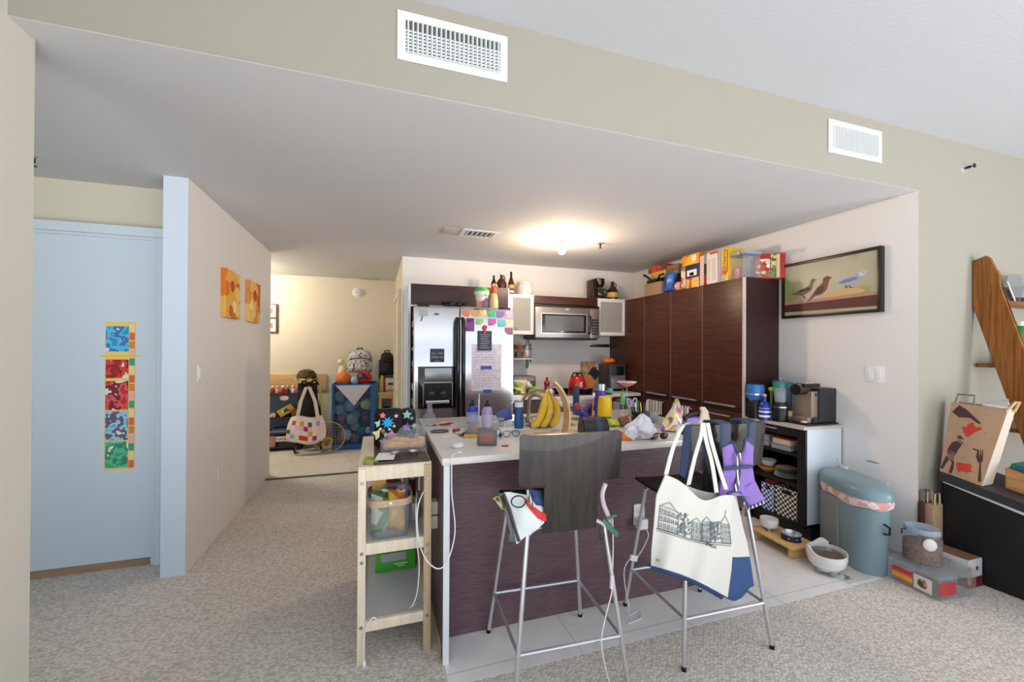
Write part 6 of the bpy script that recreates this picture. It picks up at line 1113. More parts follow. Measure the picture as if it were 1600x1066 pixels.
obj('cloth', MB().grid(lambda u, v: (-.055+.075*u, KY0+.035+.13*v, KT+.002+.004*math.sin(9*u+6*v)*math.sin(7*v)+.003), 6, 8, th=.002).jit(.0008), blotch('lime cloth', [(150,166,60),(180,190,90),(130,150,50)], 30, .8), t)
c = at(600, 715, z=KT+.008); solo('paper_note', MB().box(-.042, .042, -.065, .065, 0, .0015), PAPER, 'white slip of paper on the front of the brown tray', 'paper', loc=(.045, KY0+.115, KT+.0125), rz=-.15, smooth=0)
# patterned lunch bag with loose side pouch
LB = [mat('lunch black', (24,20,24), .85)]; base = at(600, 708, z=KT); lx0, lx1 = at(586,680,y=2.28).x, at(627,680,y=2.28).x; lz = at(605,642,y=2.28).z
t = thing('lunch_bag', 'black bag with bright star and planet prints standing on the cart top', 'bag', ((lx0+lx1)/2, 2.31, KT)); 
def lbf(s): return lambda u, v: (lx0+(lx1-lx0)*u, 2.32+s*.055*(1-(2*u-1)**6)*(1-.25*v)*(1-max(0,v-.9)*5), KT+.003+(lz-KT)*v*(1-.06*math.sin(PI*u)*0))
q = MB().grid(lbf(-1), 10, 12).grid(lbf(1), 10, 12); bmesh.ops.remove_doubles(q.bm, verts=q.bm.verts[:], dist=.0005); obj('bag_body', q, LB[0], t, smooth=60)
obj('piping', MB().tube([(lx0,2.30,KT+.01),(lx0-.002,2.30,lz-.02),(lx0+.01,2.30,lz)], .006), BLACK, t); obj('zip', MB().box(lx0+.02, lx1-.02, 2.315, 2.325, lz-.004, lz+.008), BLACK, t)
def star(cx, cz, r, n, y, a0=0, inner=.5): return [(cx+r*(1 if i % 2 == 0 else inner)*math.cos(a0+PI*i/n), cz+r*(1 if i % 2 == 0 else inner)*math.sin(a0+PI*i/n)) for i in range(2*n)]
W_, Hh = lx1-lx0, lz-KT
for u, v, r, n, rgb in ((.48,.68,.035,9,(20,160,220)),(.62,.33,.032,5,(226,150,200)),(.36,.16,.030,5,(170,130,220)),(.12,.38,.034,4,(230,230,170)),(.28,.88,.018,5,(240,120,110)),(.12,.66,.022,4,(150,210,190)),(.30,.46,.014,7,(200,110,80)),(.40,.36,.014,5,(170,220,160)),(.80,.85,.012,5,(230,180,200)),(.72,.58,.01,6,(240,200,120)),(.2,.52,.008,6,(240,240,240)),(.55,.5,.008,6,(250,250,250))):
    x, z = lx0+W_*u, KT+Hh*v; y = 2.32-.055*(1-(2*u-1)**6)*(1-.25*v)-.003
    obj('star_print', MB().prism(star(x, z, r, n, y, .3*n), y-.0015, y+.004), mat('star%d%d' % (rgb[0], rgb[1]), rgb, .6), t)
x0, x1 = at(622,670,y=2.42).x, at(648,670,y=2.42).x; z1 = at(635,640,y=2.42).z
t = thing('star_pouch', 'rounded black pouch with star prints right of the bright lunch bag', 'pouch', ((x0+x1)/2, 2.46, KT)); 
q = MB().box(x0+.012, x1+.01, 2.43, 2.53, KT, z1, b=.035); obj('pouch_body', q, mat('pouch black', (26,26,32), .7), t)
for u, v, r, n, rgb in ((.40,.82,.028,5,(160,220,200)),(.42,.42,.030,5,(150,110,210)),(.85,.45,.018,9,(220,220,220)),(.7,.7,.012,6,(120,200,190)),(.62,.18,.014,5,(120,130,210))):
    x, z = x0+.012+(x1-x0)*u, KT+(z1-KT)*v; obj('star_print', MB().prism(star(x, z, r, n, 0, .3*n), 2.4265, 2.432), mat('star%d%d' % (rgb[0], rgb[1]), rgb, .6), t)
# bag of bread rolls
c = Vector((.135, 2.16, KT+.0062)); t = thing('roll_bag', 'clear bag of golden snacks lying on the brown tray', 'food bag', c); random.seed(14); RL = mat('golden snack', (214,172,112), .6, var=.18, vscale=40)
for i in range(16):
    rr = random.uniform(.016,.023); obj('snack', MB().ball((c.x-.085+.024*(i % 8)+random.uniform(-.004,.004), c.y-.005+.035*(i//8)+random.uniform(-.006,.006), c.z+rr+.008+.014*(i//8)), (rr*1.25, rr, rr), n=10), RL, t, smooth=80)
q = MB(); q.grid(lambda u, v: (c.x-.115+.225*u, c.y-.055+.15*v, c.z+.001+.078*math.sin(PI*v)**.6*(1-.25*(2*u-1)**2)+.005*math.sin(19*u)*math.sin(15*v)), 16, 10); obj('clear_film', q, CLEAR, t, smooth=30)
obj('crinkled_top', MB().grid(lambda u, v: (c.x-.08+.20*u, c.y+.095+.03*v, c.z+.04+.055*v+.012*math.sin(17*u)), 14, 4, th=.001), CLEAR, t)
for i, (px, dx) in enumerate(((0,.005),(1,.075))):
    cc = Vector((c.x-.045+.085*i, c.y-.085, c.z)); tt = thing('foil_cup', ('left' if i == 0 else 'right')+' one of two foil cups in front of the snack bag on the cart', 'foil cup', cc); obj('cup_body', MB().lathe([(0,.002),(.022,.0),(.027,.017),(.0255,.017),(.02,.005),(0,.005)], cc, 14).jit(.0012), mat('foil', (178,180,186), .22, metal=.9), tt)
# middle shelf: wire basket with packets, gift bag, card box
bx0, bx1, by0, by1 = -.036, .165, KY0+.045, KY0+.29; bz0, bz1 = S2, .70
t = thing('mesh_basket', 'clear grey mesh basket with a wooden rim on the middle shelf of the cart', 'basket', ((bx0+bx1)/2, (by0+by1)/2, S2)); MSH = glass('grey mesh', (200,210,218), .5, .26)
cyb = (by0+by1)/2; cxb = (bx0+bx1)/2; hx, hy = (bx1-bx0)/2, (by1-by0)/2
def sq(a, k): 
    n = 4.5; ca, sa = math.cos(a), math.sin(a); r = 1/((abs(ca)**n+abs(sa)**n)**(1/n)); return r*ca*hx*k, r*sa*hy*k
q = MB().grid(lambda u, v: (cxb+sq(2*PI*u,.86+.14*v)[0], cyb+sq(2*PI*u,.86+.14*v)[1], bz0+.004+(bz1-bz0-.02)*v), 40, 6); bmesh.ops.remove_doubles(q.bm, verts=q.bm.verts[:], dist=.0004); obj('mesh_wall', q, MSH, t, smooth=60)
obj('base', MB().box(bx0+.02, bx1-.02, by0+.022, by1-.022, bz0, bz0+.004), mat('basket base', (170,180,188), .5), t)
obj('rim', MB().grid(lambda u, v: (cxb+sq(2*PI*u,1.01)[0], cyb+sq(2*PI*u,1.01)[1], bz1-.03+.03*v), 40, 1, th=.004), BIRCH_D, t)
obj('handle', MB().tube([(cxb+hx*1.03*math.cos(a), cyb+hy*.98*math.sin(a), bz1-.012+.004*math.sin(2*a)) for a in [2*PI*i/30 for i in range(30)]], .004, closed=True), mat('frosted wire', (206,214,220), .4), t)
for s in (-1, 1): obj('rivet', MB().lathe([(0,.003),(.007,.002),(.008,0),(0,0)], (cxb, by0-.004 if s < 0 else by1+.006, bz1-.016), 10, 0, Matrix.Rotation(PI/2*s*-1,4,'X')), CHROME, t)
for (dx, dy, w_, h, th, rgbs, lab, sd, rz) in ((-.045,-.03,.085,.20,.04,[(120,150,90),(220,226,200),(70,110,70)],'green snack packet in the mesh basket',2,.2),(.03,-.035,.085,.195,.04,[(226,170,50),(240,200,90),(206,120,50)],'yellow orange snack packet in the mesh basket',3,-.3),(.062,.02,.06,.20,.035,[(150,120,180),(190,170,210)],'violet snack packet in the mesh basket',4,.5),(-.05,.05,.07,.23,.035,[(226,150,60),(236,190,120)],'orange pointed packet at the back left of the mesh basket',7,-.1),(.01,.045,.08,.16,.04,[(226,220,206),(206,200,190)],'cream packet low in the mesh basket',8,.1)):
    sack('snack_packet', Vector((cxb+dx, cyb+dy, bz0+.006)), w_, h, th, rz, blotch('pk%d' % sd, rgbs, 18, .3), lab, 'packet', seed=sd)
t = thing('striped_gift_bag', 'white gift bag with slanted coloured stripes at the back of the middle shelf', 'gift bag', (.06, 2.36, S2)); SG = stripes('slant stripes', [(236,236,238),(40,70,150),(236,236,238),(226,206,80),(236,236,238),(190,46,60),(30,130,90),(236,236,238),(30,60,130)], (1,0,.8), .34, .6, off=.2)
obj('bag_body', MB().prism([(-.03,S2),(.13,S2),(.145,.79),(-.045,.77)], 2.33, 2.42), SG, t); obj('handle', MB().tube([(.02,2.325,.775),(.03,2.32,.83),(.07,2.32,.83),(.08,2.325,.775)], .004), BLACK, t); obj('handle', MB().tube([(.02,2.425,.775),(.03,2.43,.83),(.07,2.43,.83),(.08,2.425,.775)], .004), BLACK, t)
solo('blue_sheet', MB().box(.148, .168, 2.30, 2.42, S2, .80, b=.003), mat('pale blue folder', (156,186,206), .5), 'pale blue folder standing right of the striped gift bag', 'folder')
t = thing('card_game_box', 'dark red box with white heart card print at the back right of the cart', 'box', (.212, 2.44, S2)); obj('box_body', MB().box(.176, KX1-.03, 2.40, 2.47, S2, S2+.28, b=.002), mat('oxblood', (96,26,30), .5), t)
obj('card_face', MB().box(.182, KX1-.034, 2.3985, 2.4005, S2+.14, S2+.265), WHITE, t); hxx = .199; obj('heart', MB().prism([(hxx,S2+.195),(hxx+.014,S2+.215),(hxx+.013,S2+.228),(hxx+.006,S2+.232),(hxx,S2+.225),(hxx-.006,S2+.232),(hxx-.013,S2+.228),(hxx-.014,S2+.215)], 2.3972, 2.3990), RED, t)
solo('white_carton', MB().box(.175, KX1-.032, 2.17, 2.29, S2, S2+.085, b=.002), mat('off white carton', (214,208,204), .6), 'off-white low carton on the right of the middle shelf', 'carton')
# bottom shelf: green box, cables
p0, p1 = at(596,868,y=2.40), at(666,858,y=2.40); t = thing('green_box', 'bright green box lying at the back of the bottom shelf', 'box', (.09, 2.45, S3)); obj('box_body', MB().box(.0, KX1-.032, 2.36, 2.54, S3, S3+.10, b=.003), mat('bright green', (76,176,60), .5), t)
obj('grey_patch', MB().box(.03, .16, 2.3588, 2.3605, S3+.055, S3+.098), mat('patch grey', (176,176,186), .6), t)
obj('print_line', MB().box(.10, .17, 2.3588, 2.3605, S3+.034, S3+.040), mat('pale print', (220,240,210), .6), t); obj('print_line', MB().box(.115, .155, 2.3588, 2.3605, S3+.022, S3+.027), mat('pale print', (220,240,210), .6), t)
t = thing('charging_cable', 'white cable hanging from the adapter down to the bottom shelf of the cart', 'cable', (.2, 2.1, S3)); yy = KY0-.01
obj('cord', MB().tube(sm_([(IX0-.046,2.25,.62),at(652,772,y=2.05),at(650,800,y=1.915),at(652,850,y=yy),at(655,885,y=yy),at(652,925,y=yy),at(645,945,y=yy),(at(640,955,y=1.96).x,1.965,S3+.022),(.20,2.02,S3+.006)]), .0028, n=6), WHITE, t)
t = thing('white_strap', 'white cord end drooping from the bottom rail of the cart', 'cord', (-.03, KY0, .03)); 
obj('cord', MB().tube(sm_([(.02,KY0+.06,S3+.004),(.01,KY0-.003,S3+.022),at(582,966,y=KY0-.008),at(571,985,y=KY0-.008),at(568,1010,y=KY0-.008),at(569,1036,y=KY0-.008)]), .003, n=6), WHITE, t); obj('cord_tip', MB().ball(at(569,1038,y=KY0-.008), (.009,.007,.016)), WHITE, t)
# ================================================================ bar stools
SB = wood('dark plywood', (30,26,24), (50,44,40), .3, (10,10,1.0), 4, spec=.5, coat=.3, bump=.03); SEATM = mat('dark seat', (30,25,23), .4)
def stool(c, rz, label):
    t = thing('bar_stool', label, 'bar stool', c, rz, group=None); L = dict(local=True)
    fx, fy, tx_, ty = .245, .235, .165, .165; zt = .675; r = .0095
    def U(y_, yt):
        return [(-fx,y_,.006),(-tx_-.012,yt,zt-.07),(-tx_-.002,yt,zt-.025),(-tx_+.03,yt,zt-.002),(-tx_+.07,yt,zt)], [(fx,y_,.006),(tx_+.012,yt,zt-.07),(tx_+.002,yt,zt-.025),(tx_-.03,yt,zt-.002),(tx_-.07,yt,zt)]
    for y_, yt in ((-fy,-ty),(fy,ty)):
        for pts in U(y_, yt):
            l = obj('leg', MB().tube(sm_(pts, 4), r, n=10), CHROME, t, **L); obj('foot_cap', MB().cyl((pts[0][0], pts[0][1], 0), .011, .018, n=12), BLACK, l, **L)
        obj('seat_rail', MB().tube([(-tx_+.07,yt,zt),(tx_-.07,yt,zt)], r), CHROME, t, **L)
    zr = .205; k = zr/(zt-.07); kx = fx-(fx-tx_-.012)*k; ky = fy-(fy-ty)*k
    for a_, b2 in (((-kx,-ky,zr),(kx,-ky,zr)),((kx,-ky,zr),(kx,ky,zr)),((kx,ky,zr),(-kx,ky,zr)),((-kx,ky,zr),(-kx,-ky,zr))): obj('stretcher', MB().tube([a_, b2], .0075, n=8), CHROME, t, **L)
    obj('seat', MB().grid(lambda u, v: ((u-.5)*(.40-.16*(1-v)**4), -.185+.40*v, zt+.022+.010*math.sin(PI*v)*-1+.008*(2*u-1)**2), 10, 10, th=.012), SEATM, t, **L)
    # T-shaped bent plywood back: narrow neck rising from the seat, wide upper part
    q = MB()
    nw, ww, zb, zm, zt2 = .118, .222, zt+.004, zt+.182, zt+.388
    def P2(x, z):
        v = (z-zb)/(zt2-zb); return Vector((x, -.200-.040*v+.42*x*x, z))
    nx = 24
    xs = sorted(set([-ww+2*ww*i/nx for i in range(nx+1)]+[-nw, nw])); zs_ = [zb-.02, zb, zb+.06, zb+.12, zm-.012, zm, zm+.012, zm+.07, zm+.14, zt2-.012, zt2]
    vm = {}
    def vv(x, z):
        rc = .014; xx, z_ = x, z
        if abs(abs(x)-ww) < 1e-6 and abs(z-zt2) < 1e-6: xx, z_ = x*(1-.022), z-.004
        if abs(abs(x)-ww) < 1e-6 and abs(z-zm) < 1e-6: xx, z_ = x*(1-.022), z+.004
        kk = (round(x,5), round(z,5))
        if kk not in vm: vm[kk] = q.bm.verts.new(P2(xx, z_))
        return vm[kk]
    for za, zb2 in zip(zs_, zs_[1:]):
        for xa, xb2 in zip(xs, xs[1:]):
            if zb2 <= zm+1e-6 and (xa < -nw-1e-6 or xb2 > nw+1e-6): continue
            q.bm.faces.new((vv(xa,za), vv(xb2,za), vv(xb2,zb2), vv(xa,zb2)))
    fs = q.bm.faces[:]; bmesh.ops.recalc_face_normals(q.bm, faces=fs); bmesh.ops.solidify(q.bm, geom=fs, thickness=.012)
    obj('backrest', q, SB, t, smooth=50, **L)
    return t
s1 = stool((.765, 1.715, 0), math.radians(-3), 'dark plywood bar stool at the left, with clothes piled on its seat')
s2 = stool((1.535, 1.70, 0), math.radians(-2), 'dark plywood bar stool at the right, with a tote and harness on its back')
# clothes on the left stool
def slabpx(pts, y, th, m, name, parent): return obj(name, MB().slab([at(a_, b2, y=y) if len(p_) == 2 else at(p_[0], p_[1], y=p_[2]) for p_ in pts for a_, b2 in [p_[:2]]], (0,1,0), th), m, parent)
WB = mat('white canvas cloth', (214,222,224), .75)
t = thing('white_pouch_bag', 'white cloth bag with black trim slung over the left edge of the left stool', 'bag', at(815, 845, y=1.50))
def drape(corners, y0, y1, bulge, n=10):
    A_, B2, C2, D2 = [Vector(at(a_, b2, y=yy)) for (a_, b2), yy in zip(corners, (y0, y0, y1, y1))]
    return lambda u, v: (A_.lerp(B2, u)).lerp(D2.lerp(C2, u), v)+Vector((0, -bulge*math.sin(PI*u)*math.sin(PI*v)+.004*math.sin(9*u+5*v), 0))
obj('bag_panel', MB().grid(drape(((789,769),(850,776),(851,818),(807,850)), 1.56, 1.51, .035), 10, 10, th=.012), WB, t)
obj('bag_panel', MB().grid(drape(((782,772),(800,768),(812,848),(800,846)), 1.575, 1.525, .01), 6, 10, th=.02), mat('grey lining', (120,122,130), .8), t)
obj('black_trim', MB().tube([at(787,773,y=1.55), at(797,800,y=1.535), at(806,830,y=1.515), at(811,846,y=1.505)], .007), BLACK, t); obj('black_trim', MB().tube([at(784,776,y=1.57), at(792,805,y=1.56), at(798,835,y=1.545), at(801,847,y=1.535)], .005), BLACK, t)
obj('cord_loop', MB().tube([Vector(at(808+11*math.cos(a)+2, 784+9*math.sin(a), y=1.512)) for a in [2*PI*i/20 for i in range(20)]], .0028, n=6, closed=True), BLACK, t)
ZS = .675+.035
def fold(name, corners, y0, y1, th, m, label, cat, bulge=.02): return solo(name, MB().grid(drape(corners, y0, y1, bulge), 8, 8, th=th), m, label, cat, smooth=60)
fold('striped_cloth', ((771,778),(800,768),(796,800),(783,796)), 1.63, 1.60, .02, blotch('olive print', [(206,206,206),(190,184,60),(60,90,110),(214,216,214)], 20, .8), 'pale cloth with yellow and teal print at the left edge of the left stool', 'cloth')
fold('navy_garment', ((824,764),(854,768),(854,806),(832,802)), 1.555, 1.545, .03, blotch('navy cloth fold', [(44,50,80),(60,80,130),(36,40,62)], 12, .85, 'soft'), 'navy garment folded on the left stool', 'garment')
fold('red_garment', ((822,780),(830,800),(850,806),(850,815)), 1.512, 1.508, .012, mat('coral red cloth', (206,60,58), .8), 'coral red garment under the navy one on the left stool', 'garment', .006)
solo('striped_trim', MB().tube([at(824,766,y=1.535), at(829,782,y=1.532), at(836,800,y=1.528)], .006), stripes('green cream trim', [(30,110,80),(226,220,200)], (1,0,0), .012), 'green and cream ribbon between the navy and white cloth', 'ribbon')
# pale hoop and green clip at the right of the left stool
t = thing('white_hose', 'white curved hose rising beside the right of the left stool back', 'hose', at(950, 830, y=1.56))
obj('hose', MB().tube(sm_([at(946,756,y=1.54), at(941,772,y=1.545), at(943,788,y=1.55), at(950,806,y=1.555), at(954,826,y=1.56)]), .010, n=10), mat('pinkish white tube', (222,212,216), .4), t)
t = thing('green_clip', 'dusty green plastic clip with cord at the right edge of the left stool', 'clip', at(955, 828, y=1.545)); DG = mat('dusty green', (96,130,110), .5)
obj('clip_body', MB().tube([at(940,812,y=1.545), at(952,824,y=1.54), at(964,836,y=1.535)], [.012,.014,.012]), DG, t); obj('clip_arm', MB().tube([at(948,812,y=1.54), at(963,805,y=1.535)], .006), DG, t); obj('cord_loop', MB().tube([Vector(at(940+4*math.cos(a), 832+11*math.sin(a), y=1.54)) for a in [2*PI*i/16 for i in range(16)]], .0016, n=5, closed=True), BLACK, t)
t = thing('lamp_cord', 'thin pinkish cord with inline switch hanging along the right leg of the left stool', 'cord', at(955, 905, y=1.52)); PCM = mat('pinkish white cord', (226,214,220), .5)
obj('cord', MB().tube(sm_([at(957,810,y=1.54), at(958,850,y=1.53), at(957,895,y=1.52), at(956,925,y=1.51), at(946,965,y=1.48), at(940,1010,y=1.47), (at(938,1050,z=.004).x, 1.49, .006), (at(952,1062,z=.004).x, 1.44, .005)]), .003, n=6), PCM, t); obj('inline_switch', MB().tube([at(956.5,899,y=1.517), at(955.5,920,y=1.508)], .009), PCM, t)
# tote on the right stool
t = thing('canvas_tote', 'white canvas tote with street sketch and blue base on the right stool', 'tote bag', at(1095, 930, y=1.36)); TW = mat('tote canvas', (208,207,198), .9, bump=.08, bscale=500); TB = mat('tote blue', (48,76,122), .9)
BXY = 1.345
L_ = [(1040,742),(1026,775),(1022,820),(1018,860),(1017,884)]; R_ = [(1146,774),(1142,815),(1146,845),(1143,890),(1137,934)]
def edge(L0, v):
    s = v*(len(L0)-1); i = min(int(s), len(L0)-2); f = s-i; return Vector((L0[i][0]*(1-f)+L0[i+1][0]*f, L0[i][1]*(1-f)+L0[i+1][1]*f))
def tote(u, v):
    p_ = edge(L_, v).lerp(edge(R_, v), u); p_.y += -6*math.sin(PI*u)*v + (1-v)**2*(22*math.exp(-((u-.55)/.25)**2)-10*u*0) ; y = BXY+.012*math.sin(13*u+2*v)*(.4+v)-.03*math.sin(PI*u)*v
    return at(p_.x, p_.y, y=y)
obj('front_panel', MB().grid(tote, 26, 20, th=.004), TW, t, smooth=60)
def back_(u, v):
    p_ = edge([(1041,742),(1035,770),(1030,820),(1027,860),(1024,884)], v).lerp(edge([(1150,772),(1160,820),(1168,850),(1174,885),(1178,915)], v), u); return at(p_.x, p_.y+(1-v)**2*10*math.sin(PI*u), y=1.435-.01*math.sin(PI*v))
obj('back_panel', MB().grid(back_, 14, 12, th=.004), TW, t, smooth=60)
def side(u, v): return Vector(tote(1, v)).lerp(Vector(back_(1, v)), u)+Vector((-.012*math.sin(PI*u)*(1-v),0,0))
obj('side_gusset', MB().grid(side, 5, 14, th=.003, mf=lambda u, v: 1 if v > .62 else 0), [TW, TB], t, smooth=60)
def base(u, v):
    a_ = Vector(tote(u, 1)); b2 = Vector(back_(u, 1)); p_ = a_.lerp(b2, v); p_.z -= .03*math.sin(PI*min(1,v*1.2))*(.5+.5*u)+.002; return p_
obj('blue_base', MB().grid(base, 16, 6, th=.004), TB, t, smooth=60)
def band(u, v):
    a_ = Vector(tote(u,1)); return a_+Vector((0,.012+.02*v,-.028*v*(.6+.4*u)))
obj('blue_base', MB().grid(band, 16, 3, th=.003), TB, t, smooth=60)
for pts in ([(1041,742+0),(1052,700),(1066,668),(1078,660)],[(1076,758),(1086,715),(1096,680),(1098,661)],[(1120,770),(1113,725),(1104,690),(1099,661)],[(1135,765),(1125,735),(1112,690),(1106,661)]):
    A_ = [Vector(at(a_, b2, y=1.355+.018*i)) for i, (a_, b2) in enumerate(pts)]; q = MB()
    w_ = .016; top_pt = A_[-1]+Vector((0,.03,.02))
    A_ = sm_(A_, 3)+[Vector((A_[-1].x+.012, 1.450, 1.074)), Vector((A_[-1].x+.015, 1.494, 1.070)), Vector((A_[-1].x+.015, 1.499, 1.02))]
    for a_, b2 in zip(A_, A_[1:]): q.slab([a_+Vector((-w_/1.6,0,0)), a_+Vector((w_/1.6,0,0)), b2+Vector((w_/1.6,0,0)), b2+Vector((-w_/1.6,0,0))], (0,1,0), .003)
    obj('strap', q, TW, t)
obj('strap', MB().slab([at(1062,742,y=1.37), at(1074,750,y=1.37), at(1080,664,y=1.395), at(1070,664,y=1.395)], (0,1,0), .003), mat('navy strap', (40,48,78), .9), t)
obj('strap', MB().slab([at(1113,755,y=1.372), at(1123,760,y=1.372), at(1101,690,y=1.398), at(1095,690,y=1.398)], (0,1,0), .003), mat('navy strap', (40,48,78), .9), t)
# printed street: facades, trees and a ground line following the cloth
def on(u, v, lift=.0022): 
    p_ = Vector(tote(u, v)); return p_+Vector((0,-lift,0))
def inkline(pts, r=.0011, m=INK, nm='ink_line'): return obj(nm, MB().tube([on(u, v) for u, v in pts], r, n=4), m, t)
def sv(u): return .53+.03*math.sin(PI*u)-.0*u
GI = mat('sketch grey', (112,124,130), .9); GL = mat('sketch pale', (172,182,186), .9)
inkline([(.03+.94*i/40, sv(.03+.94*i/40)) for i in range(41)], .0012); inkline([(.03+.94*i/40, sv(.03+.94*i/40)+.018) for i in range(41)], .0009)
random.seed(44)
for u0, u1, h, kind in ((.05,.30,.21,'h'),(.31,.45,.25,'t'),(.47,.60,.22,'h'),(.61,.72,.26,'h'),(.71,.83,.25,'t'),(.85,.97,.24,'d')):
    if kind == 't':
        q = MB()
        for i in range(60):
            u = random.uniform(u0,u1); v = sv(u)-random.uniform(.03,h); p_ = on(u, v); q.tube([p_+Vector((random.uniform(-.012,.012),-.0002,random.uniform(-.008,.008))), p_, p_+Vector((random.uniform(-.012,.012),-.0002,random.uniform(-.008,.008)))], .0016, n=4)
        q.tube([on((u0+u1)/2, sv((u0+u1)/2)), on((u0+u1)/2, sv((u0+u1)/2)-h*.6)], .002, n=4); obj('tree_sketch', q, GI, t)
    else:
        q = MB(); um = (u0+u1)/2; vt = lambda u: sv(u)-h
        for a_, b2 in (((u0,sv(u0)),(u0,vt(u0))),((u1,sv(u1)),(u1,vt(u1)))): q.tube([on(*a_), on(*b2)], .0013, n=4)
        for f in (.0,.33,.62): q.tube([on(u0+(u1-u0)*i/8, vt(u0)+(sv(u0)-vt(u0))*f) for i in range(9)], .0011, n=4)
        q.tube([on(u0,vt(u0)), on(um,vt(um)-(.07 if kind == 'h' else .09)), on(u1,vt(u1))], .0013, n=4)
        n_ = 5 if u1-u0 > .2 else 3
        for i in range(n_):
            for f0, f1 in ((.08,.26),(.40,.56),(.70,.98)):
                ua = u0+(u1-u0)*(i+.25)/n_; ub = u0+(u1-u0)*(i+.75)/n_; va, vb = vt(ua)+h*f0, vt(ua)+h*f1
                q.tube([on(ua,va), on(ub,va), on(ub,vb), on(ua,vb)], .0012, n=4, closed=True); q.tube([on(ua,(va+vb)/2), on(ub,(va+vb)/2)], .0009, n=4)
        if kind == 'd': q.tube([on(um,vt(um)-.09), on(um,vt(um)-.15)], .0013, n=4)
        obj('facade_sketch', q, GI, t)
pa = on(.72, .585); words('SEVILLA', .017, INK, t, pa, axes(on(.80,.60)-on(.66,.575), (0,0,1)), th=.0005)
pa = on(.09, .90); words('M.', .022, GI, t, pa, axes(on(.15,.90)-on(.05,.90), (0,0,1)), th=.0005)
# purple harness hanging over the right part of the stool back
t = thing('dog_harness', 'purple padded dog harness with grey straps hanging over the right stool back', 'harness', at(1155, 800, y=1.40)); HP = mat('harness purple', (138,110,184), .85, bump=.1, bscale=160); HG = mat('harness slate', (62,72,96), .8); HS = stripes('reflective', [(40,42,60),(216,218,214),(40,42,60)], (1,0,.15), .022, .4)
HYY = 1.418
def hs(pts, y, th, m, nm): return obj(nm, MB().slab([at(a_, b2, y=y) for a_, b2 in pts], (0,1,0), th), m, t)
def strip(Lp, Rp, y, th, m, nm, bul=.01, nu=6, nv=12):
    def f(u, v):
        p_ = edge(Lp, v).lerp(edge(Rp, v), u); return at(p_.x, p_.y, y=y-bul*math.sin(PI*u)-.004*math.sin(7*v))
    return obj(nm, MB().grid(f, nu, nv, th=th), m, t, smooth=60)
strip([(1124,662),(1125,690),(1127,706)],[(1141,663),(1142,685),(1146,694)], HYY, .008, HG, 'shoulder_strap'); strip([(1168,662),(1167,678),(1162,688)],[(1181,659),(1180,688),(1178,700)], HYY, .008, HG, 'shoulder_strap')
strip([(1128,700),(1130,715),(1131,733)],[(1146,692),(1150,705),(1156,733)], HYY-.004, .014, HP, 'chest_pad'); strip([(1163,686),(1160,705),(1156,733)],[(1178,698),(1177,715),(1177,729)], HYY-.004, .014, HP, 'chest_pad')
strip([(1131,733),(1128,750),(1124,775)],[(1176,730),(1180,755),(1186,775)], HYY-.006, .014, HP, 'belly_pad'); strip([(1158,766),(1162,775),(1170,795)],[(1180,752),(1190,772),(1197,786)], HYY-.004, .012, HP, 'belly_pad')
strip([(1130,731),(1131,735)],[(1177,727),(1177,731)], HYY-.022, .004, HG, 'cross_band', nv=2); strip([(1152,708),(1152,735),(1148,768)],[(1158,708),(1158,735),(1154,768)], HYY-.026, .003, HS, 'reflective_strip', bul=0)
obj('edge_binding', MB().tube(sm_([at(a_, b2, y=HYY-.012) for a_, b2 in ((1145,690),(1150,702),(1156,708),(1161,703),(1165,686))]), .005, n=6), HG, t); obj('edge_binding', MB().tube(sm_([at(a_, b2, y=HYY-.012) for a_, b2 in ((1136,772),(1146,768),(1156,770),(1164,782),(1171,796))]), .006, n=6), HG, t)
for px_ in (1132.5, 1174.5):
    a_ = at(px_, 662, y=HYY); q = MB()
    q.grid(lambda u, v: (a_.x-.03+.06*u, [HYY, HYY+.012, HYY+.05, HYY+.088, HYY+.09][int(v*4+.01)], [a_.z-.004, 1.076, 1.080, 1.076, 1.02][int(v*4+.01)]), 2, 4, th=.006); obj('shoulder_strap', q, HG, t)
hs([(1171,793),(1196,783),(1197,786),(1171,797)], HYY-.02, .004, HS, 'hem_strip')
# ================================================================ in and on the open shelf unit
def ontop(px, y, r=0): return Vector((at(px,645,y=y).x, y, UZ))
c = ontop(1180, 2.60); k = mpp(c); t = thing('coffee_canister', 'black canister with blue lid on the unit top beside the tall cupboards', 'canister', c); r = 12*k; h = hgt(c, 601)
obj('canister_body', MB().lathe([(0,0),(r*.9,0),(r*.92,h*.5),(r*.8,h*.55),(0,h*.55)], c, 22), BLACK, t); obj('blue_lid', MB().lathe([(0,h*.5505),(r*.8,h*.5505),(r,h*.62),(r*1.04,h*.84),(r*.98,h),(0,h)], c, 22), mat('azure', (52,118,190), .3), t); obj('clasp', MB().lathe([(r*1.0,h*.70),(r*1.07,h*.70),(r*1.08,h*.75),(r*1.0,h*.75),(r*1.0,h*.70)], c, 22), CHROME, t)
c = ontop(1194.5, 2.50); k = mpp(c); r = 8*k; h = hgt(c, 616)
bottle('blue_bottle', c, [(0,0),(r,0),(r,h*.55),(r*.7,h*.68),(r*.35,h*.74),(r*.35,h*.92),(0,h*.92)], mat('deep blue', (36,50,150), .25), 'deep blue bottle with white print on the unit top', cap=([(0,h*.9205),(r*.4,h*.9205),(r*.36,h),(0,h)], mat('cap pinkish', (190,150,160), .4), 'cap'), band=[(h*.12,h*.2,r+.001,WHITE,'print_band'),(h*.3,h*.36,r+.001,WHITE,'print_band'),(h*.44,h*.48,r+.001,mat('sky', (120,160,220), .4),'print_band')])
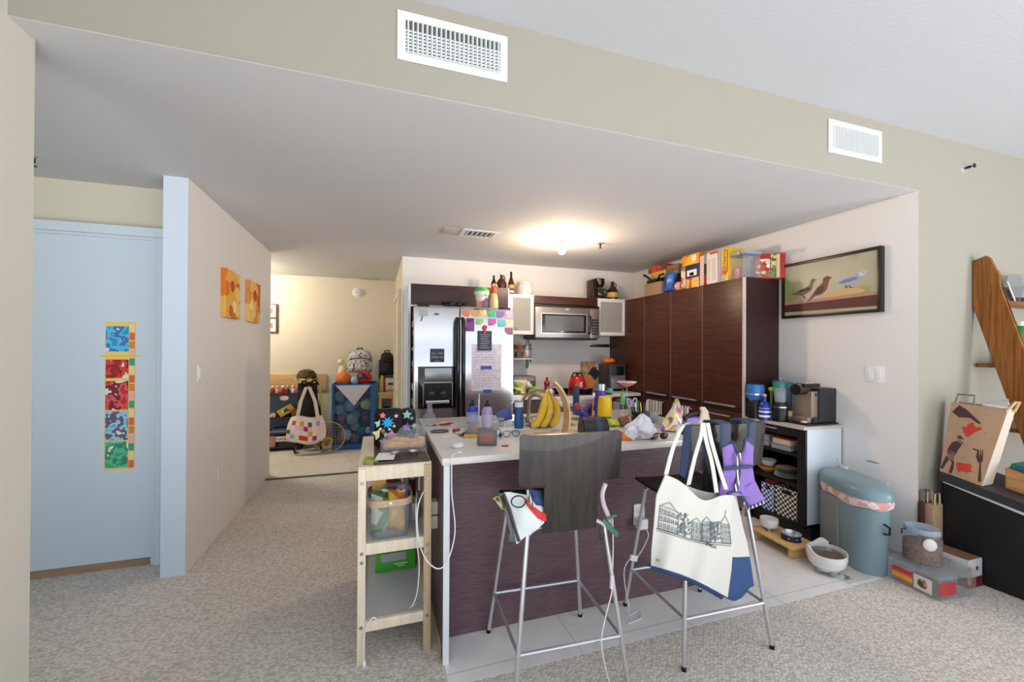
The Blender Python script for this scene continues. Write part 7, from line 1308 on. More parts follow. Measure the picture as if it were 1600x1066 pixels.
c = ontop(1204.5, 2.58); h = hgt(c, 606); t = thing('green_plant_pick', 'small lime green plastic flower in a white holder on the unit top', 'ornament', c); obj('holder', MB().lathe([(0,0),(.018,0),(.02,.05),(.016,.052),(0,.052)], c, 14), mat('mint white', (206,220,216), .5), t)
for i, d_ in enumerate(((-.008,0),(.004,.006),(.010,-.004))): obj('stem', MB().tube([c+Vector((0,0,.0525)), c+Vector((d_[0]*.6,d_[1],h*.6)), c+Vector((d_[0],d_[1],h*.9))], .003, n=6), mat('lime stem', (150,180,90), .5), t)
obj('bloom', MB().ball(c+Vector((.001,0,h*.95)), (.026,.02,.02), n=12), mat('lime bloom', (140,190,60), .5), t)
c = ontop(1219, 2.42); k = mpp(c); r = 10.5*k; h = hgt(c, 598); t = thing('blender_cup', 'black blender base with clear cup and teal lid on the unit top', 'blender', c)
obj('base', MB().lathe([(0,0),(r,0),(r*1.02,h*.4),(r*.8,h*.5),(0,h*.5)], c, 22), BLACK, t); obj('metal_ring', MB().lathe([(r*1.015,h*.36),(r*1.05,h*.36),(r*1.05,h*.39),(r*1.015,h*.39),(r*1.015,h*.36)], c, 22), STEEL, t); obj('clear_cup', MB().lathe([(r*.72,h*.5005),(r*.86,h*.88),(r*.84,h*.88),(r*.7,h*.51),(r*.72,h*.5005)], c, 22), CLEAR, t); obj('teal_lid', MB().lathe([(0,h*.8805),(r*.95,h*.8805),(r*.95,h*.97),(r*.8,h),(0,h)], c, 22), TEAL, t)
c = ontop(1228, 2.60); k = mpp(c); r = 9*k; h = hgt(c, 597); t = thing('clear_tumbler', 'grey clear tumbler with teal lid behind the blender', 'tumbler', c); obj('cup_wall', MB().lathe([(0,0),(r*.75,0),(r,h*.88),(r*.97,h*.88),(r*.72,.004),(0,.004)], c, 20), glass('smoke clear', (150,140,156), .1, .5), t); obj('teal_lid', MB().lathe([(0,h*.8805),(r*1.08,h*.8805),(r*1.08,h*.97),(0,h)], c, 20), TEAL, t)
c = ontop(1234.5, 2.40); carton('tea_tin', c+Vector((0,0,0)), (.035,.035,.085), face(c), mat('tin olive', (120,104,60), .4), 'small olive and cream tin between the blender and the coffee machine', panels=(('label', mat('tin cream', (206,190,140), .5), .15, .85, .45, .9),))
c = ontop(1247, 2.58); c.x = min(c.x, RX-.09); h = hgt(c, 591); t = thing('glass_pitcher', 'clear bluish pitcher behind the coffee machine', 'pitcher', c); obj('pitcher_wall', MB().lathe([(0,0),(.05,0),(.06,h*.35),(.078,h*.9),(.076,h*.9),(.057,h*.35),(.048,.005),(0,.005)], c, 24), glass('bluish clear', (150,180,206), .06, .4), t); obj('lid', MB().lathe([(0,h*.901),(.08,h*.901),(.07,h*.94),(0,h*.95)], c, 24), CLEAR, t); obj('lid_handle', MB().tube([c+Vector((-.03,0,h*.95)), c+Vector((-.02,0,h*1.0)), c+Vector((.02,0,h*1.0)), c+Vector((.03,0,h*.95))], .006), mat('frost handle', (190,200,210), .3), t)
# capsule coffee machine
my = UYN+.045; xa, xb, xc = at(1243,650,y=my+.10).x, at(1281,650,y=my).x, at(1311,650,y=my).x; xb = xa+.10 if xb < xa+.05 else xb
cm = thing('coffee_machine', 'black and copper-brown capsule coffee machine on the unit near the wall', 'coffee machine', ((xa+xc)/2, my+.08, UZ)); h = hgt((xb,my,UZ), 608); COP = mat('machine copper', (160,140,128), .32, metal=.4); MY1 = my+.15; xt = min(xc+.045, RX-.006)
obj('base_tray', MB().box(xa-.03, xt, my-.02, MY1+.015, UZ, UZ+.012, b=.004), BLACK, cm)
obj('side_housing', MB().box(xb-.005, xc, my, MY1, UZ+.0125, UZ+h, b=.006), mat('charcoal side', (40,42,48), .45), cm)
obj('copper_front', MB().box(xa+.045, xb-.0055, my+.012, MY1-.012, UZ+.04, UZ+h*.93, b=.004), COP, cm); obj('copper_foot', MB().box(xa+.02, xb-.006, my+.02, MY1-.02, UZ+.0125, UZ+.055, b=.004), COP, cm); obj('foot_front', MB().box(xa+.055, xb-.006, my+.002, my+.019, UZ+.0125, UZ+.055, b=.003), mat('charcoal side', (40,42,48), .45), cm)
obj('brew_head', MB().tube([(xa-.035,(my+MY1)/2,UZ+h*.97),(xa+.08,(my+MY1)/2,UZ+h*.97)], .042, n=20), mat('gloss head', (24,18,18), .1, coat=.6), cm)
obj('lever', MB().box(xa+.01, xb+.05, my+.03, MY1-.03, UZ+h*1.04, UZ+h*1.14, b=.008), mat('lever brown', (60,48,44), .2, metal=.5), cm); obj('silver_strip', MB().box(xa+.02, xb-.01, my+.035, MY1-.035, UZ+h*1.141, UZ+h*1.16, b=.002), CHROME, cm)
obj('red_light', MB().box(xb-.035, xb-.018, my+.0105, my+.0125, UZ+h*.80, UZ+h*.88), mat('dark red', (70,20,20), .3), cm); obj('water_tank', MB().box(xc+.001, xt, my+.02, MY1-.01, UZ+.0125, UZ+h*1.0, b=.008), CLEAR, cm)
obj('cup_rest', MB().ball((xa-.005, my+.03, UZ+.022), (.024,.02,.009)), mat('capsule cream', (214,204,190), .4), cm); p = at(1308,618,y=my); obj('badge', MB().box(p.x-.003, p.x+.001, my-.001, my+.001, UZ+h*.70, UZ+h*.88), CHROME, cm)
# shelf contents
def inshelf(px, lvl, x): return Vector((x, at(px,740,x=x).y, SHZ[lvl]+.0185))
CT = glass('tub clear', (206,214,220), .12, .5)
for i, (px, x, w_, d_, z_, hh2, mm, lab) in enumerate(((1200,3.06,.115,.13,0,.045,CT,'lower clear food tub at the left of the upper shelf'),(1200,3.06,.105,.12,.046,.045,CT,'clear food tub stacked on another at the left of the upper shelf'),(1230,3.05,.16,.14,0,.04,CT,'long clear food tub at the right of the upper shelf'),(1230,3.05,.15,.13,.041,.05,mat('tub peach', (216,190,170), .4),'peach food tub with dull red lid at the right of the upper shelf'))):
    c = inshelf(px, 2, x); c.z += z_; t = thing('food_tub', lab, 'tub', c, group='food tubs on the upper shelf'); obj('tub_body', MB().box(c.x-d_/2, c.x+d_/2, c.y-w_/2, c.y+w_/2, c.z, c.z+hh2*.82, b=.006), mm, t); obj('tub_lid', MB().box(c.x-d_/2-.003, c.x+d_/2+.003, c.y-w_/2-.003, c.y+w_/2+.003, c.z+hh2*.821, c.z+hh2, b=.002), mat('lid dull red', (150,70,70), .4) if i == 3 else LID, t)
c = inshelf(1200, 1, 3.07)
for i, (r, rgb, lab, hh2) in enumerate(((.075,(224,160,60),'orange shallow bowl under the white one on the middle shelf',.045),(.062,(214,214,216),'white bowl nested in the orange bowl on the middle shelf',.05))):
    q = c+Vector((0,0,.014*i+.0)); solo('bowl', MB().lathe([(0,0),(r*.5,0),(r*.9,hh2*.6),(r,hh2),(r*.96,hh2),(r*.85,hh2*.6),(r*.5,.006 if i == 0 else .008),(0,.006)], (0,0,.0 if i == 0 else .03), 24), mat('bowl%d' % i, rgb, .35), lab, 'bowl', loc=q)
c = inshelf(1229, 1, 3.06)
for i, (rgb, lab) in enumerate((((216,214,206),'lowest white plate of the stack on the middle shelf'),((226,222,212),'second plate from the bottom of the stack, off-white'),((190,206,196),'third plate from the bottom of the stack, grey-green'),((110,150,130),'green plate fourth from the bottom of the stack'),((140,170,150),'sage plate second from the top of the stack'),((206,170,150),'tan-pink plate topmost on the stack on the middle shelf'))):
    r = .085-.003*i; solo('plate', MB().lathe([(0,0),(r*.6,0),(r,.012),(r,.0135),(r*.58,.004),(0,.004)], (0,0,0), 28), mat('plate%d' % i, rgb, .3), lab, 'plate', loc=c+Vector((0,0,.0128*i)))
def hamperbox(c, w_, d_, h, m, label):
    t = thing('woven_basket', label, 'basket', c); x, y, z = c; th = .006
    obj('woven_front', MB().box(x-d_/2, x-d_/2+th, y-w_/2, y+w_/2, z, z+h-.045).box(x-d_/2, x-d_/2+th, y-w_/2, y-w_/2*.45, z+h-.045, z+h-.012).box(x-d_/2, x-d_/2+th, y+w_/2*.45, y+w_/2, z+h-.045, z+h-.012).box(x-d_/2, x-d_/2+th, y-w_/2, y+w_/2, z+h-.012, z+h), m, t)
    obj('woven_back', MB().box(x+d_/2-th, x+d_/2, y-w_/2, y+w_/2, z, z+h), m, t); obj('woven_side', MB().box(x-d_/2+th, x+d_/2-th, y-w_/2, y-w_/2+th, z, z+h), m, t); obj('woven_side', MB().box(x-d_/2+th, x+d_/2-th, y+w_/2-th, y+w_/2, z, z+h), m, t); obj('basket_bottom', MB().box(x-d_/2+th, x+d_/2-th, y-w_/2+th, y+w_/2-th, z, z+.005), m, t); return t
y0, y1 = at(1247,790,x=UX+.03).y, at(1211.5,790,x=UX+.03).y; y0 = max(y0, UYN+.03); hb_ = hgt((UX+.03,(y0+y1)/2,SHZ[0]+.0185), 764)
hamperbox(Vector((UX+.13, (y0+y1)/2, SHZ[0]+.0185)), y1-y0, .20, hb_, checks('black white weave', (226,220,206), (24,24,26), 52, .6), 'black and cream woven basket on the bottom shelf')
y2 = min(at(1189,790,x=UX+.03).y, NEARY-.03); hamperbox(Vector((UX+.13, (y1+.012+y2)/2, SHZ[0]+.0185)), y2-y1-.02, .20, hb_*.95, checks('blue white weave', (226,230,236), (36,70,140), 52, .6), 'blue and white woven basket on the bottom shelf')
solo('red_cloth', MB().box(UX+.05, UX+.2, y1+.02, y2-.012, SHZ[0]+.0185+hb_*.95, SHZ[0]+.0185+hb_*.95+.035, b=.012), mat('brick red cloth', (136,44,40), .8), 'brick red folded cloth on top of the blue and white basket', 'cloth')
# ================================================================ pet corner
MT = mat('mat grey green', (190,198,186), .7); q0, q1 = at(1237,852,z=.002), at(1370,897,z=.002)
t = thing('floor_mat', 'pale floor mat printed with small dark sketches under the pet bowls', 'mat', (2.83, 1.95, .001)); obj('mat_sheet', MB().slab([(2.70,1.712,.0045),(3.03,1.712,.0045),(3.03,2.12,.0045),(2.70,2.12,.0045)], (0,0,-1), .003), mat('mat pale', (206,204,194), .7), t); random.seed(9)
for i in range(34):
    x = 2.712+random.uniform(0,.06) if i < 22 else random.uniform(2.72,3.0); y = 1.75+random.uniform(0,.33) if i < 22 else 2.07+random.uniform(0,.04); q = MB(); a0 = random.uniform(0,6)
    q.tube([(x+.009*math.cos(a0+a_)*(1+.5*math.sin(3*a_)), y+.009*math.sin(a0+a_), .0049) for a_ in [2*PI*j/10 for j in range(9)]], .0011, n=4); obj('paw_sketch', q, INK, t)
sc = Vector((2.745, 2.185, .0015)); t = thing('bowl_stand', 'low bamboo stand holding two pet bowls', 'stand', sc, math.radians(-4))
obj('stand_top', MB().box(-.115,.115,-.185,.175,.070,.086,b=.01), BAMBOO, t, local=True)
for y in (-.155,.125): obj('leg', MB().box(-.095,.095,y,y+.022,0,.0699,b=.003), BAMBOO, t, local=True)
ST = .0875
c = Vector((2.735, 2.275, ST)); t = thing('cat_bowl', 'white pet bowl on little feet, far end of the bamboo stand', 'pet bowl', c); obj('bowl_body', MB().lathe([(0,.014),(.03,.014),(.052,.03),(.060,.065),(.058,.085),(.055,.085),(.056,.065),(.045,.035),(0,.026)], c, 26), mat('bowl white', (228,228,228), .3), t)
for a_ in (.6,2.2,3.8,5.4): obj('foot', MB().lathe([(0,0),(.010,0),(.015,.028),(0,.028)], c+Vector((.034*math.cos(a_),.034*math.sin(a_),0)), 10), mat('foot grey', (166,170,172), .4), t)
c = Vector((2.745, 2.115, ST)); t = thing('steel_bowl', 'dark blue pet bowl with steel inside and paw prints', 'pet bowl', c); obj('outer_shell', MB().lathe([(0,0),(.062,0),(.058,.04),(.0565,.04),(.0605,.002),(0,.002)], c, 26), mat('midnight', (34,38,50), .35), t); obj('steel_liner', MB().lathe([(.0600,.0402),(.062,.044),(.058,.045),(.054,.038),(.048,.012),(0,.010),(0,.008),(.049,.009),(.056,.038),(.0600,.0402)], c, 26), CHROME, t)
for a_ in (-1.9,-1.2,-2.7): 
    d_ = Vector((math.cos(a_), math.sin(a_), 0)); obj('paw_print', MB().ball(c+d_*.0605+Vector((0,0,.02)), (.005,.005,.005), n=8), mat('print white', (206,210,216), .5), t)
c = Vector((2.725, 1.865, .0056)); t = thing('pet_fountain', 'white rounded pet water fountain with ears and grey feet', 'pet fountain', c, .5); FW = mat('fountain white', (224,222,220), .25, coat=.3); FG = mat('fountain grey', (140,142,144), .4)
def fo(u, v):
    a_ = 2*PI*u; rr = [.070,.105,.118,.118][min(3,int(v*3))]; f = v*3-int(min(v*3,2.999)); rs = [.070,.105,.118,.119]; i = min(2,int(v*3)); r = rs[i]*(1-(v*3-i))+rs[i+1]*(v*3-i)
    ear = .038*max(0,math.cos(2*(a_-PI/2)*1))**6*(1 if math.sin(a_) > -2 else 0) ; zz = .018+.105*v+(.035*math.exp(-((a_-.35)/.35)**2)+.035*math.exp(-((a_-2.2)/.35)**2))*v**3
    return (r*math.cos(a_), r*.86*math.sin(a_), zz)
q = MB().grid(fo, 40, 12, th=.006); bmesh.ops.remove_doubles(q.bm, verts=q.bm.verts[:], dist=.0004); obj('fountain_body', q, FW, t, smooth=60, local=True); obj('bottom', MB().lathe([(0,.018),(.071,.018),(.071,.024),(0,.024)], (0,0,0), 28, sy=.86), FW, t, local=True)
obj('smoke_lid', MB().lathe([(0,.100),(.102,.100),(.104,.106),(.06,.112),(0,.114)], (0,0,0), 28, sy=.86), glass('smoke lid', (110,100,92), .08, .72), t, local=True); obj('spout', MB().lathe([(0,.114),(.014,.114),(.016,.124),(.008,.130),(0,.128)], (.03,-.01,0), 14), CLEAR, t, local=True)
for a_ in (.5,2.6,3.7,5.4): obj('foot', MB().ball((.078*math.cos(a_), .066*math.sin(a_), .0205), (.026,.022,.0205), n=12), FG, t, local=True)
obj('status_light', MB().ball((-.045,-.083,.07), (.008,.006,.005), n=8), mat('cool light', (190,206,255), .3, emit=1.5), t, local=True)
# pedal bin
BN = mat('bin teal grey', (122,146,154), .32, coat=.1); BD = mat('bin panel grey', (130,134,136), .45)
bc_ = Vector((3.062, 1.918, .0055)); t = thing('pedal_bin', 'oval teal-grey pedal bin with a pink liner showing under its lid', 'bin', bc_, math.radians(-28))
def sup(a_, hx, hy, n=2.6): ca, sa = math.cos(a_), math.sin(a_); r = 1/((abs(ca)**n+abs(sa)**n)**(1/n)); return r*ca*hx, r*sa*hy
bw, bd, bh = .125, .255, .47
def shell(u, v): x, y = sup(2*PI*u, bw*(.88+.12*v), bd*(.90+.10*v)); return (x, y, bh*v)
q = MB().grid(shell, 44, 6); bmesh.ops.remove_doubles(q.bm, verts=q.bm.verts[:], dist=.0004); obj('bin_body', q, BN, t, smooth=60, local=True)
q = MB().grid(lambda u, v: ((lambda s: (s[0], s[1], bh-.055+.06*v+.006*math.sin(40*u)))(sup(2*PI*u, bw+.006+.007*math.sin(PI*v), bd+.006+.007*math.sin(PI*v)))), 60, 3); bmesh.ops.remove_doubles(q.bm, verts=q.bm.verts[:], dist=.0004); obj('liner', q, blotch('pink liner', [(226,206,206),(214,160,150),(230,214,214)], 24, .4), t, smooth=60, local=True)
def lidf(u, v):
    k2 = math.cos(v*PI/2)**.35 if v < 1 else 0; x, y = sup(2*PI*u, (bw+.016)*k2, (bd+.016)*k2); return (x, y, bh+.008+.075*math.sin(v*PI/2)**.9)
q = MB().grid(lidf, 44, 9).grid(lambda u, v: ((lambda s: (s[0], s[1], bh+.0+.008*v))(sup(2*PI*u, bw+.016, bd+.016))), 44, 1); bmesh.ops.remove_doubles(q.bm, verts=q.bm.verts[:], dist=.0004); obj('lid', q, BN, t, smooth=50, local=True)
obj('front_panel', MB().box(-bw-.004, -bw*.80, -.045, .155, .02, bh-.06, b=.006), BD, t, local=True); obj('pedal_recess', MB().box(-bw-.0055, -bw*.86, -.03, .14, .0, .085, b=.012), BLACK, t, local=True); obj('pedal', MB().box(-bw-.02, -bw-.002, .0, .11, .02, .036, b=.004), DARKM, t, local=True)
obj('rear_handle', MB().tube([(.02,-bd*.97,.33),(.03,-bd-.025,.32),(.03,-bd-.025,.28),(.02,-bd*.97,.27)], .006), DARKM, t, local=True)
# plastic tub with jar, litter box
c = Vector((3.142, 1.552, .001)); rz_ = math.radians(-6); t = thing('storage_tub', 'low clear storage tub with printed stickers on the carpet by the chest', 'tub', c, rz_); L = dict(local=True)
obj('tub_wall', MB().box(-.145,.145,-.125,.125,0,.118,b=.012), glass('tub cloudy', (216,216,216), .2, .15), t, **L); obj('tub_lid', MB().box(-.158,.158,-.137,.137,.1185,.145,b=.010), glass('lid cloudy', (206,210,214), .15, .24), t, **L)
obj('rainbow_sticker', MB().box(-.1475,-.1455,.0,.105,.025,.095), stripes('rainbow', [(190,120,40),(220,180,70),(226,140,60),(200,60,60),(190,50,70)], (0,0,1), .075, .5, off=-.3), t, **L); obj('white_sticker', MB().box(-.1475,-.1455,-.095,-.008,.02,.10), mat('sticker white', (220,216,212), .5), t, **L)
obj('round_face_print', MB().ball((-.1475,-.05,.06), (.0015,.026,.028), n=14), blotch('tabby print', [(120,86,66),(90,66,52),(190,160,140)], 70), t, **L); obj('red_sticker', MB().box(-.14,-.02,-.1275,-.1255,.03,.10), mat('sticker red', (190,60,70), .5), t, **L)
jc = Vector((3.11, 1.58, .1465)); t = thing('kibble_jar', 'glass jar of brown kibble with a white scoop standing on the clear tub', 'jar', jc); jh = hgt(jc, 823); jr = .088
obj('glass_wall', MB().lathe([(0,0),(jr*.96,0),(jr,.01),(jr,jh*.68),(jr*.86,jh*.80),(jr*.86,jh*.86)], jc, 30, sx=1.02), CLEAR, t)
obj('kibble', MB().lathe([(0,.006),(jr*.93,.006),(jr*.965,.012),(jr*.965,jh*.56),(0,jh*.60)], jc, 30), blotch('kibble', [(96,58,28),(124,80,40),(70,40,20),(140,94,50)], 130, .7), t)
obj('jar_lid', MB().lathe([(0,jh*.861),(jr*.92,jh*.861),(jr*.94,jh*.93),(jr*.86,jh),(jr*.5,jh*.96),(0,jh*.96)], jc, 30), glass('lid blue clear', (176,190,206), .12, .65), t); obj('clip', MB().tube([jc+Vector((-jr*.8,.04,jh*.92)), jc+Vector((-jr*1.08,.05,jh*.90)), jc+Vector((-jr*1.05,.05,jh*.76))], .004), DARKM, t)
obj('white_scoop', MB().ball(jc+Vector((-.062,-.068,jh*.64)), (.010,.032,.036), n=16, M=Matrix.Rotation(math.atan2(-.062,-.055),4,'Z')), mat('scoop white', (226,224,220), .5), t)
lc = Vector((3.385, 1.578, .001)); t = thing('litter_box_carton', 'white and dark red carton with orange oval between the tub and the black chest', 'carton', lc); x0, x1, y0, y1, h = 3.318, 3.452, 1.468, 1.69, .165
obj('carton_body', MB().box(x0, x1, y0, y1, .001, h, b=.002), mat('carton white', (214,212,208), .55), t); obj('red_base', MB().box(x0-.001, x1+.001, y0-.0015, y0+.05, .001, .062), mat('carton maroon', (110,26,36), .5), t); obj('orange_oval', MB().ball((x0+.008, y0-.001, .075), (.022,.002,.058), n=18), mat('oval orange', (226,130,60), .5), t)
obj('kraft_top', MB().box(x0+.004, x1-.004, y0+.004, y1-.004, h, h+.0015), mat('carton brown', (136,100,76), .7), t); obj('seal_dot', MB().ball((x0+.082, y0-.0008, .112), (.012,.0015,.012), n=14), mat('seal navy', (60,50,90), .5), t)
words('Cleaning', .032, mat('carton letters', (130,80,60), .6), t, (x0-.0012, 1.60, .132), FACE_LEFT); words('ULTRA', .02, mat('oval letters', (140,60,30), .6), t, (x0+.008, y0-.0034, .075), axes((0,0,1),(-1,0,0)))
# kraft gift bags in the corner
def giftbag(c, w_, d_, h, rz, m, label, hm, group=None):
    t = thing('paper_bag', label, 'bag', c, rz, group); obj('bag_body', MB().box(-w_/2,w_/2,-d_/2,d_/2,0,h,b=.002), m, t, local=True)
    for s in (-1, 1): obj('handle', MB().tube([(-w_*.25, s*d_*.42, h), (-w_*.22, s*d_*.42, h+.07), (w_*.22, s*d_*.42, h+.07), (w_*.25, s*d_*.42, h)], .005), hm, t, local=True)
    return t
giftbag(Vector((3.405, 1.672, .2)), .10, .045, .22, 0, KRAFT, 'small kraft gift bag standing behind the litter carton in the wall corner', BIRCH_D)
giftbag(Vector((3.372, 1.699, .2)), .11, .02, .23, 0, mat('dark brown paper', (70,42,30), .7), 'dark brown paper bag behind the small kraft gift bag', mat('grey cord', (120,110,104), .6))
solo('cardboard_block', MB().box(3.32, 3.455, 1.692, 1.712, .001, .199).box(3.355, 3.455, 1.646, 1.692, .17, .199), mat('dull brown card', (90,70,56), .8), 'brown cardboard under the paper bags in the wall corner', 'cardboard')  # even dull brown block under both paper bags
# black chest with liner
cx0, cx1, cy0, cy1 = 3.462, 3.885, .72, 1.655; lz = lambda y: .560+.225*(y-1.655)
t = thing('black_chest', 'big black chest with tilted lid and a white liner edge against the right wall', 'chest', ((cx0+cx1)/2, (cy0+cy1)/2, 0)); CB = mat('chest black', (20,20,22), .5)
obj('chest_body', MB().prism([(cy0,.0),(cy1,.0),(cy1,lz(cy1)),(cy0,lz(cy0))], cx0, cx1, 'x', bev=.006), CB, t)
obj('liner_edge', MB().prism([(cy0+.004,lz(cy0)-.002),(cy1-.004,lz(cy1)-.002),(cy1-.004,lz(cy1)+.012),(cy0+.004,lz(cy0)+.030)], cx0-.004, cx1-.01, 'x'), blotch('liner white', [(222,216,214),(222,216,214),(214,150,140)], 8, .6), t)
obj('lid', MB().prism([(cy0-.01,lz(cy0)+.0305),(cy1+.012,lz(cy1)+.0125),(cy1+.012,lz(cy1)+.045),(cy1-.01,lz(cy1)+.055),(cy0-.01,lz(cy0)+.082)], cx0-.022, cx1+.005, 'x', bev=.006), mat('lid charcoal', (50,52,58), .38), t)
m_ = MB()
for i in range(3): m_.tube([(cx0-.001, 1.30-.006*i, .16+.03*i), (cx0-.001, 1.285-.006*i, .166+.03*i)], .0012, n=4)
obj('scratch_mark', m_, mat('scratch', (170,170,172), .7), t) if 0 else m_.bm.free()
lidz = lambda y: lz(cy1)+.055+(y-(cy1-.01))*((lz(cy1)+.055-lz(cy0)-.082)/(cy1-cy0))
# big paper carrier with hunting print
Bq = [Vector((3.470,1.685-.012,lidz(1.672)+.004)), Vector((3.470,1.478,lidz(1.478)+.004)), Vector((3.552,1.402,1.055)), Vector((3.552,1.655,1.07))]; D_ = Vector((.12,.004,0))
t = thing('paper_carrier', 'big kraft paper carrier printed with a hunter and a fork on the black chest', 'bag', (Bq[0]+Bq[1]+D_*2)/2 if 0 else Vector((3.53,1.57,lidz(1.57))))
Bk = [p+D_+(Vector((.0,0,0)) if i < 2 else Vector((-.03,0,0))) for i, p in enumerate(Bq)]
for nm, qd in (('front_face', Bq), ('back_face', Bk), ('side_face', [Bq[1],Bk[1],Bk[2],Bq[2]]), ('side_face', [Bq[0],Bk[0],Bk[3],Bq[3]]), ('bag_bottom', [Bq[0],Bq[1],Bk[1],Bk[0]])):
    n_ = (qd[1]-qd[0]).cross(qd[3]-qd[0]).normalized(); ctr = (Bq[0]+Bk[2])/2; n_ = n_ if (ctr-qd[0]).dot(n_) > 0 else -n_
    obj(nm, MB().slab(qd, n_, .0015), mat('side paper', (206,190,176), .7) if nm == 'side_face' else KRAFT, t)
def bagp(u, v, lift=.001): a_ = Bq[0].lerp(Bq[1], u); b2 = Bq[3].lerp(Bq[2], u); return a_.lerp(b2, v)+Vector((-lift,0,0))
def printed(nm, poly, m): return obj(nm, MB().slab([bagp(u, v) for u, v in poly], (1,0,0), .0008), m, t)
HB = mat('print brown', (78,52,50), .8); HR = mat('print red', (196,64,50), .8); HG_ = mat('print grey brown', (130,106,94), .8)
printed('hunter_torso', [(.10,.29),(.10,.35),(.16,.44),(.24,.475),(.33,.465),(.40,.43),(.46,.425),(.47,.405),(.40,.385),(.34,.39),(.31,.33),(.29,.28)], HB); printed('hunter_head', [(.26,.475),(.255,.52),(.30,.53),(.335,.51),(.34,.475),(.30,.46)], HG_)
printed('hunter_hat', [(.205,.515),(.25,.525),(.26,.555),(.31,.56),(.335,.54),(.385,.525),(.38,.515),(.30,.52)], HB); printed('hunter_coat', [(.09,.28),(.10,.32),(.28,.31),(.30,.26),(.26,.19),(.15,.20)], HG_)
printed('hunter_leg', [(.09,.24),(.03,.10),(.0,.04),(.07,.045),(.12,.13),(.18,.20)], HB); printed('hunter_leg', [(.18,.20),(.245,.16),(.23,.10),(.22,.02),(.29,.02),(.31,.10),(.30,.17),(.27,.21)], HB)
printed('gun', [(.34,.46),(.36,.48),(.46,.455),(.74,.425),(.74,.41),(.46,.43)], HB); printed('bird_print', [(.05,.86),(.16,.97),(.30,.93),(.62,.78),(.60,.76),(.40,.82),(.20,.80)], HB); random.seed(2)
for (cu, cv, ru, rv, n_) in ((.50,.66,.27,.10,13),(.52,.15,.22,.10,11)): printed('red_ink_sketch', [(cu+ru*math.cos(2*PI*i/(2*n_))*random.uniform(.5,1.05), cv+rv*math.sin(2*PI*i/(2*n_))*random.uniform(.45,1.1)) for i in range(2*n_)], HR)
printed('fork_handle', [(.80,.30),(.83,.30),(.95,.06),(.92,.03),(.88,.06)], HB); printed('fork_head', [(.70,.44),(.705,.34),(.78,.27),(.86,.30),(.84,.36),(.80,.45),(.79,.45),(.81,.35),(.765,.445),(.755,.44),(.78,.34),(.715,.44)], HB)
GH = mat('taupe cord', (120,114,106), .6); obj('handle', MB().tube([bagp(.08,1.0), bagp(.10,1.12), bagp(.40,1.13), bagp(.42,1.0)], .006), GH, t); obj('handle', MB().tube([bagp(.44,1.0,-.10), bagp(.58,1.08,-.10), bagp(.80,1.10,-.10), bagp(.84,1.05,-.10), bagp(.60,.99,-.10)], .006), mat('white cord', (214,214,210), .6), t)
obj('side_strap', MB().tube([bagp(.98,.96,.002), bagp(1.03,1.10,-.03), bagp(1.06,1.10,-.05), bagp(1.02,.97,-.06)], .007), mat('tan strap', (206,170,130), .6), t); obj('receipt', MB().slab([bagp(.52,1.0,-.02), bagp(.98,1.0,-.02), bagp(.98,1.035,-.02), bagp(.56,1.03,-.02)], (1,0,0), .001), PAPER, t)
# wooden box with teal cloth on the chest
wy0, wy1 = 1.16, 1.435; wx0 = 3.60; wz = lidz(wy1)+.002
t = thing('wooden_box', 'pale wooden box beside the paper carrier on the black chest', 'box', (3.72, (wy0+wy1)/2, lidz(wy0))); obj('box_side', MB().prism([(wy0,lidz(wy0)+.002),(wy1,lidz(wy1)+.002),(wy1,lidz(wy1)+.125),(wy0,lidz(wy0)+.125)], wx0, 3.87, 'x', bev=.006), wood('box pine', (176,126,72), (196,148,92), .5, (8,1.5,8), 4), t)
solo('teal_cloth', MB().prism([(wy0+.02,lidz(wy0+.02)+.1275),(wy1-.01,lidz(wy1-.01)+.1275),(wy1-.02,lidz(wy1-.02)+.160),(wy0+.04,lidz(wy0+.04)+.160)], wx0+.01, 3.86, 'x', bev=.012), mat('teal fabric', (40,104,100), .85), 'teal cloth lying on top of the pale wooden box', 'cloth')
# leaning ladder shelf
lx, lt = 3.905, .036; sl = .26
t = thing('ladder_shelf', 'honey oak ladder shelf leaning on the cream wall', 'shelf', (4.4, 1.4, 0)); yl = lambda z: 1.713-sl*max(0,1.72-z); yr = lambda z: 1.595-.255*(1.863-z)
for x in (lx, 4.86): obj('side_board', MB().prism([(1.713,2.022),(1.713,1.72),(yl(0),0),(yr(0),0),(1.582,1.82),(1.585,1.90),(1.632,2.03),(1.648,2.046)], x, x+lt, 'x', bev=.004), OAK, t)
OAK_S = wood('oak shelf', (112,64,34), (150,92,50), .4, (1,14,14), 4); LSZ = (1.742, 1.318, .90)
for z, yf in zip(LSZ, (1.595, 1.48, 1.38)): obj('shelf', MB().box(lx+lt, 4.86, yf, 1.708, z-.028, z, b=.003), OAK_S, t)
obj('shelf_end', MB().box(lx-.012, lx+lt, 1.60, 1.71, LSZ[1]-.03, LSZ[1], b=.002), OAK_S, t) if 0 else None
z1, z2 = LSZ[0], LSZ[1]
t = thing('glass_terrarium', 'faceted glass and metal ornament on the top shelf of the ladder', 'ornament', (4.24, 1.655, z1)); q = MB().lathe([(0,.0),(.06,.0),(.085,.07),(.05,.16),(0,.17)], (4.24,1.655,z1+.03), 6); obj('glass_facets', q, glass('silver glass', (176,180,180), .08, .5), t, smooth=0)
obj('metal_stand', MB().cyl((4.24,1.655,z1), .05, .03), DARKM, t); obj('lead_frame', MB().tube([(4.24+.086*math.cos(PI*i/3),1.655+.086*math.sin(PI*i/3)*.6,z1+.10) for i in range(6)], .004, closed=True), DARKM, t)
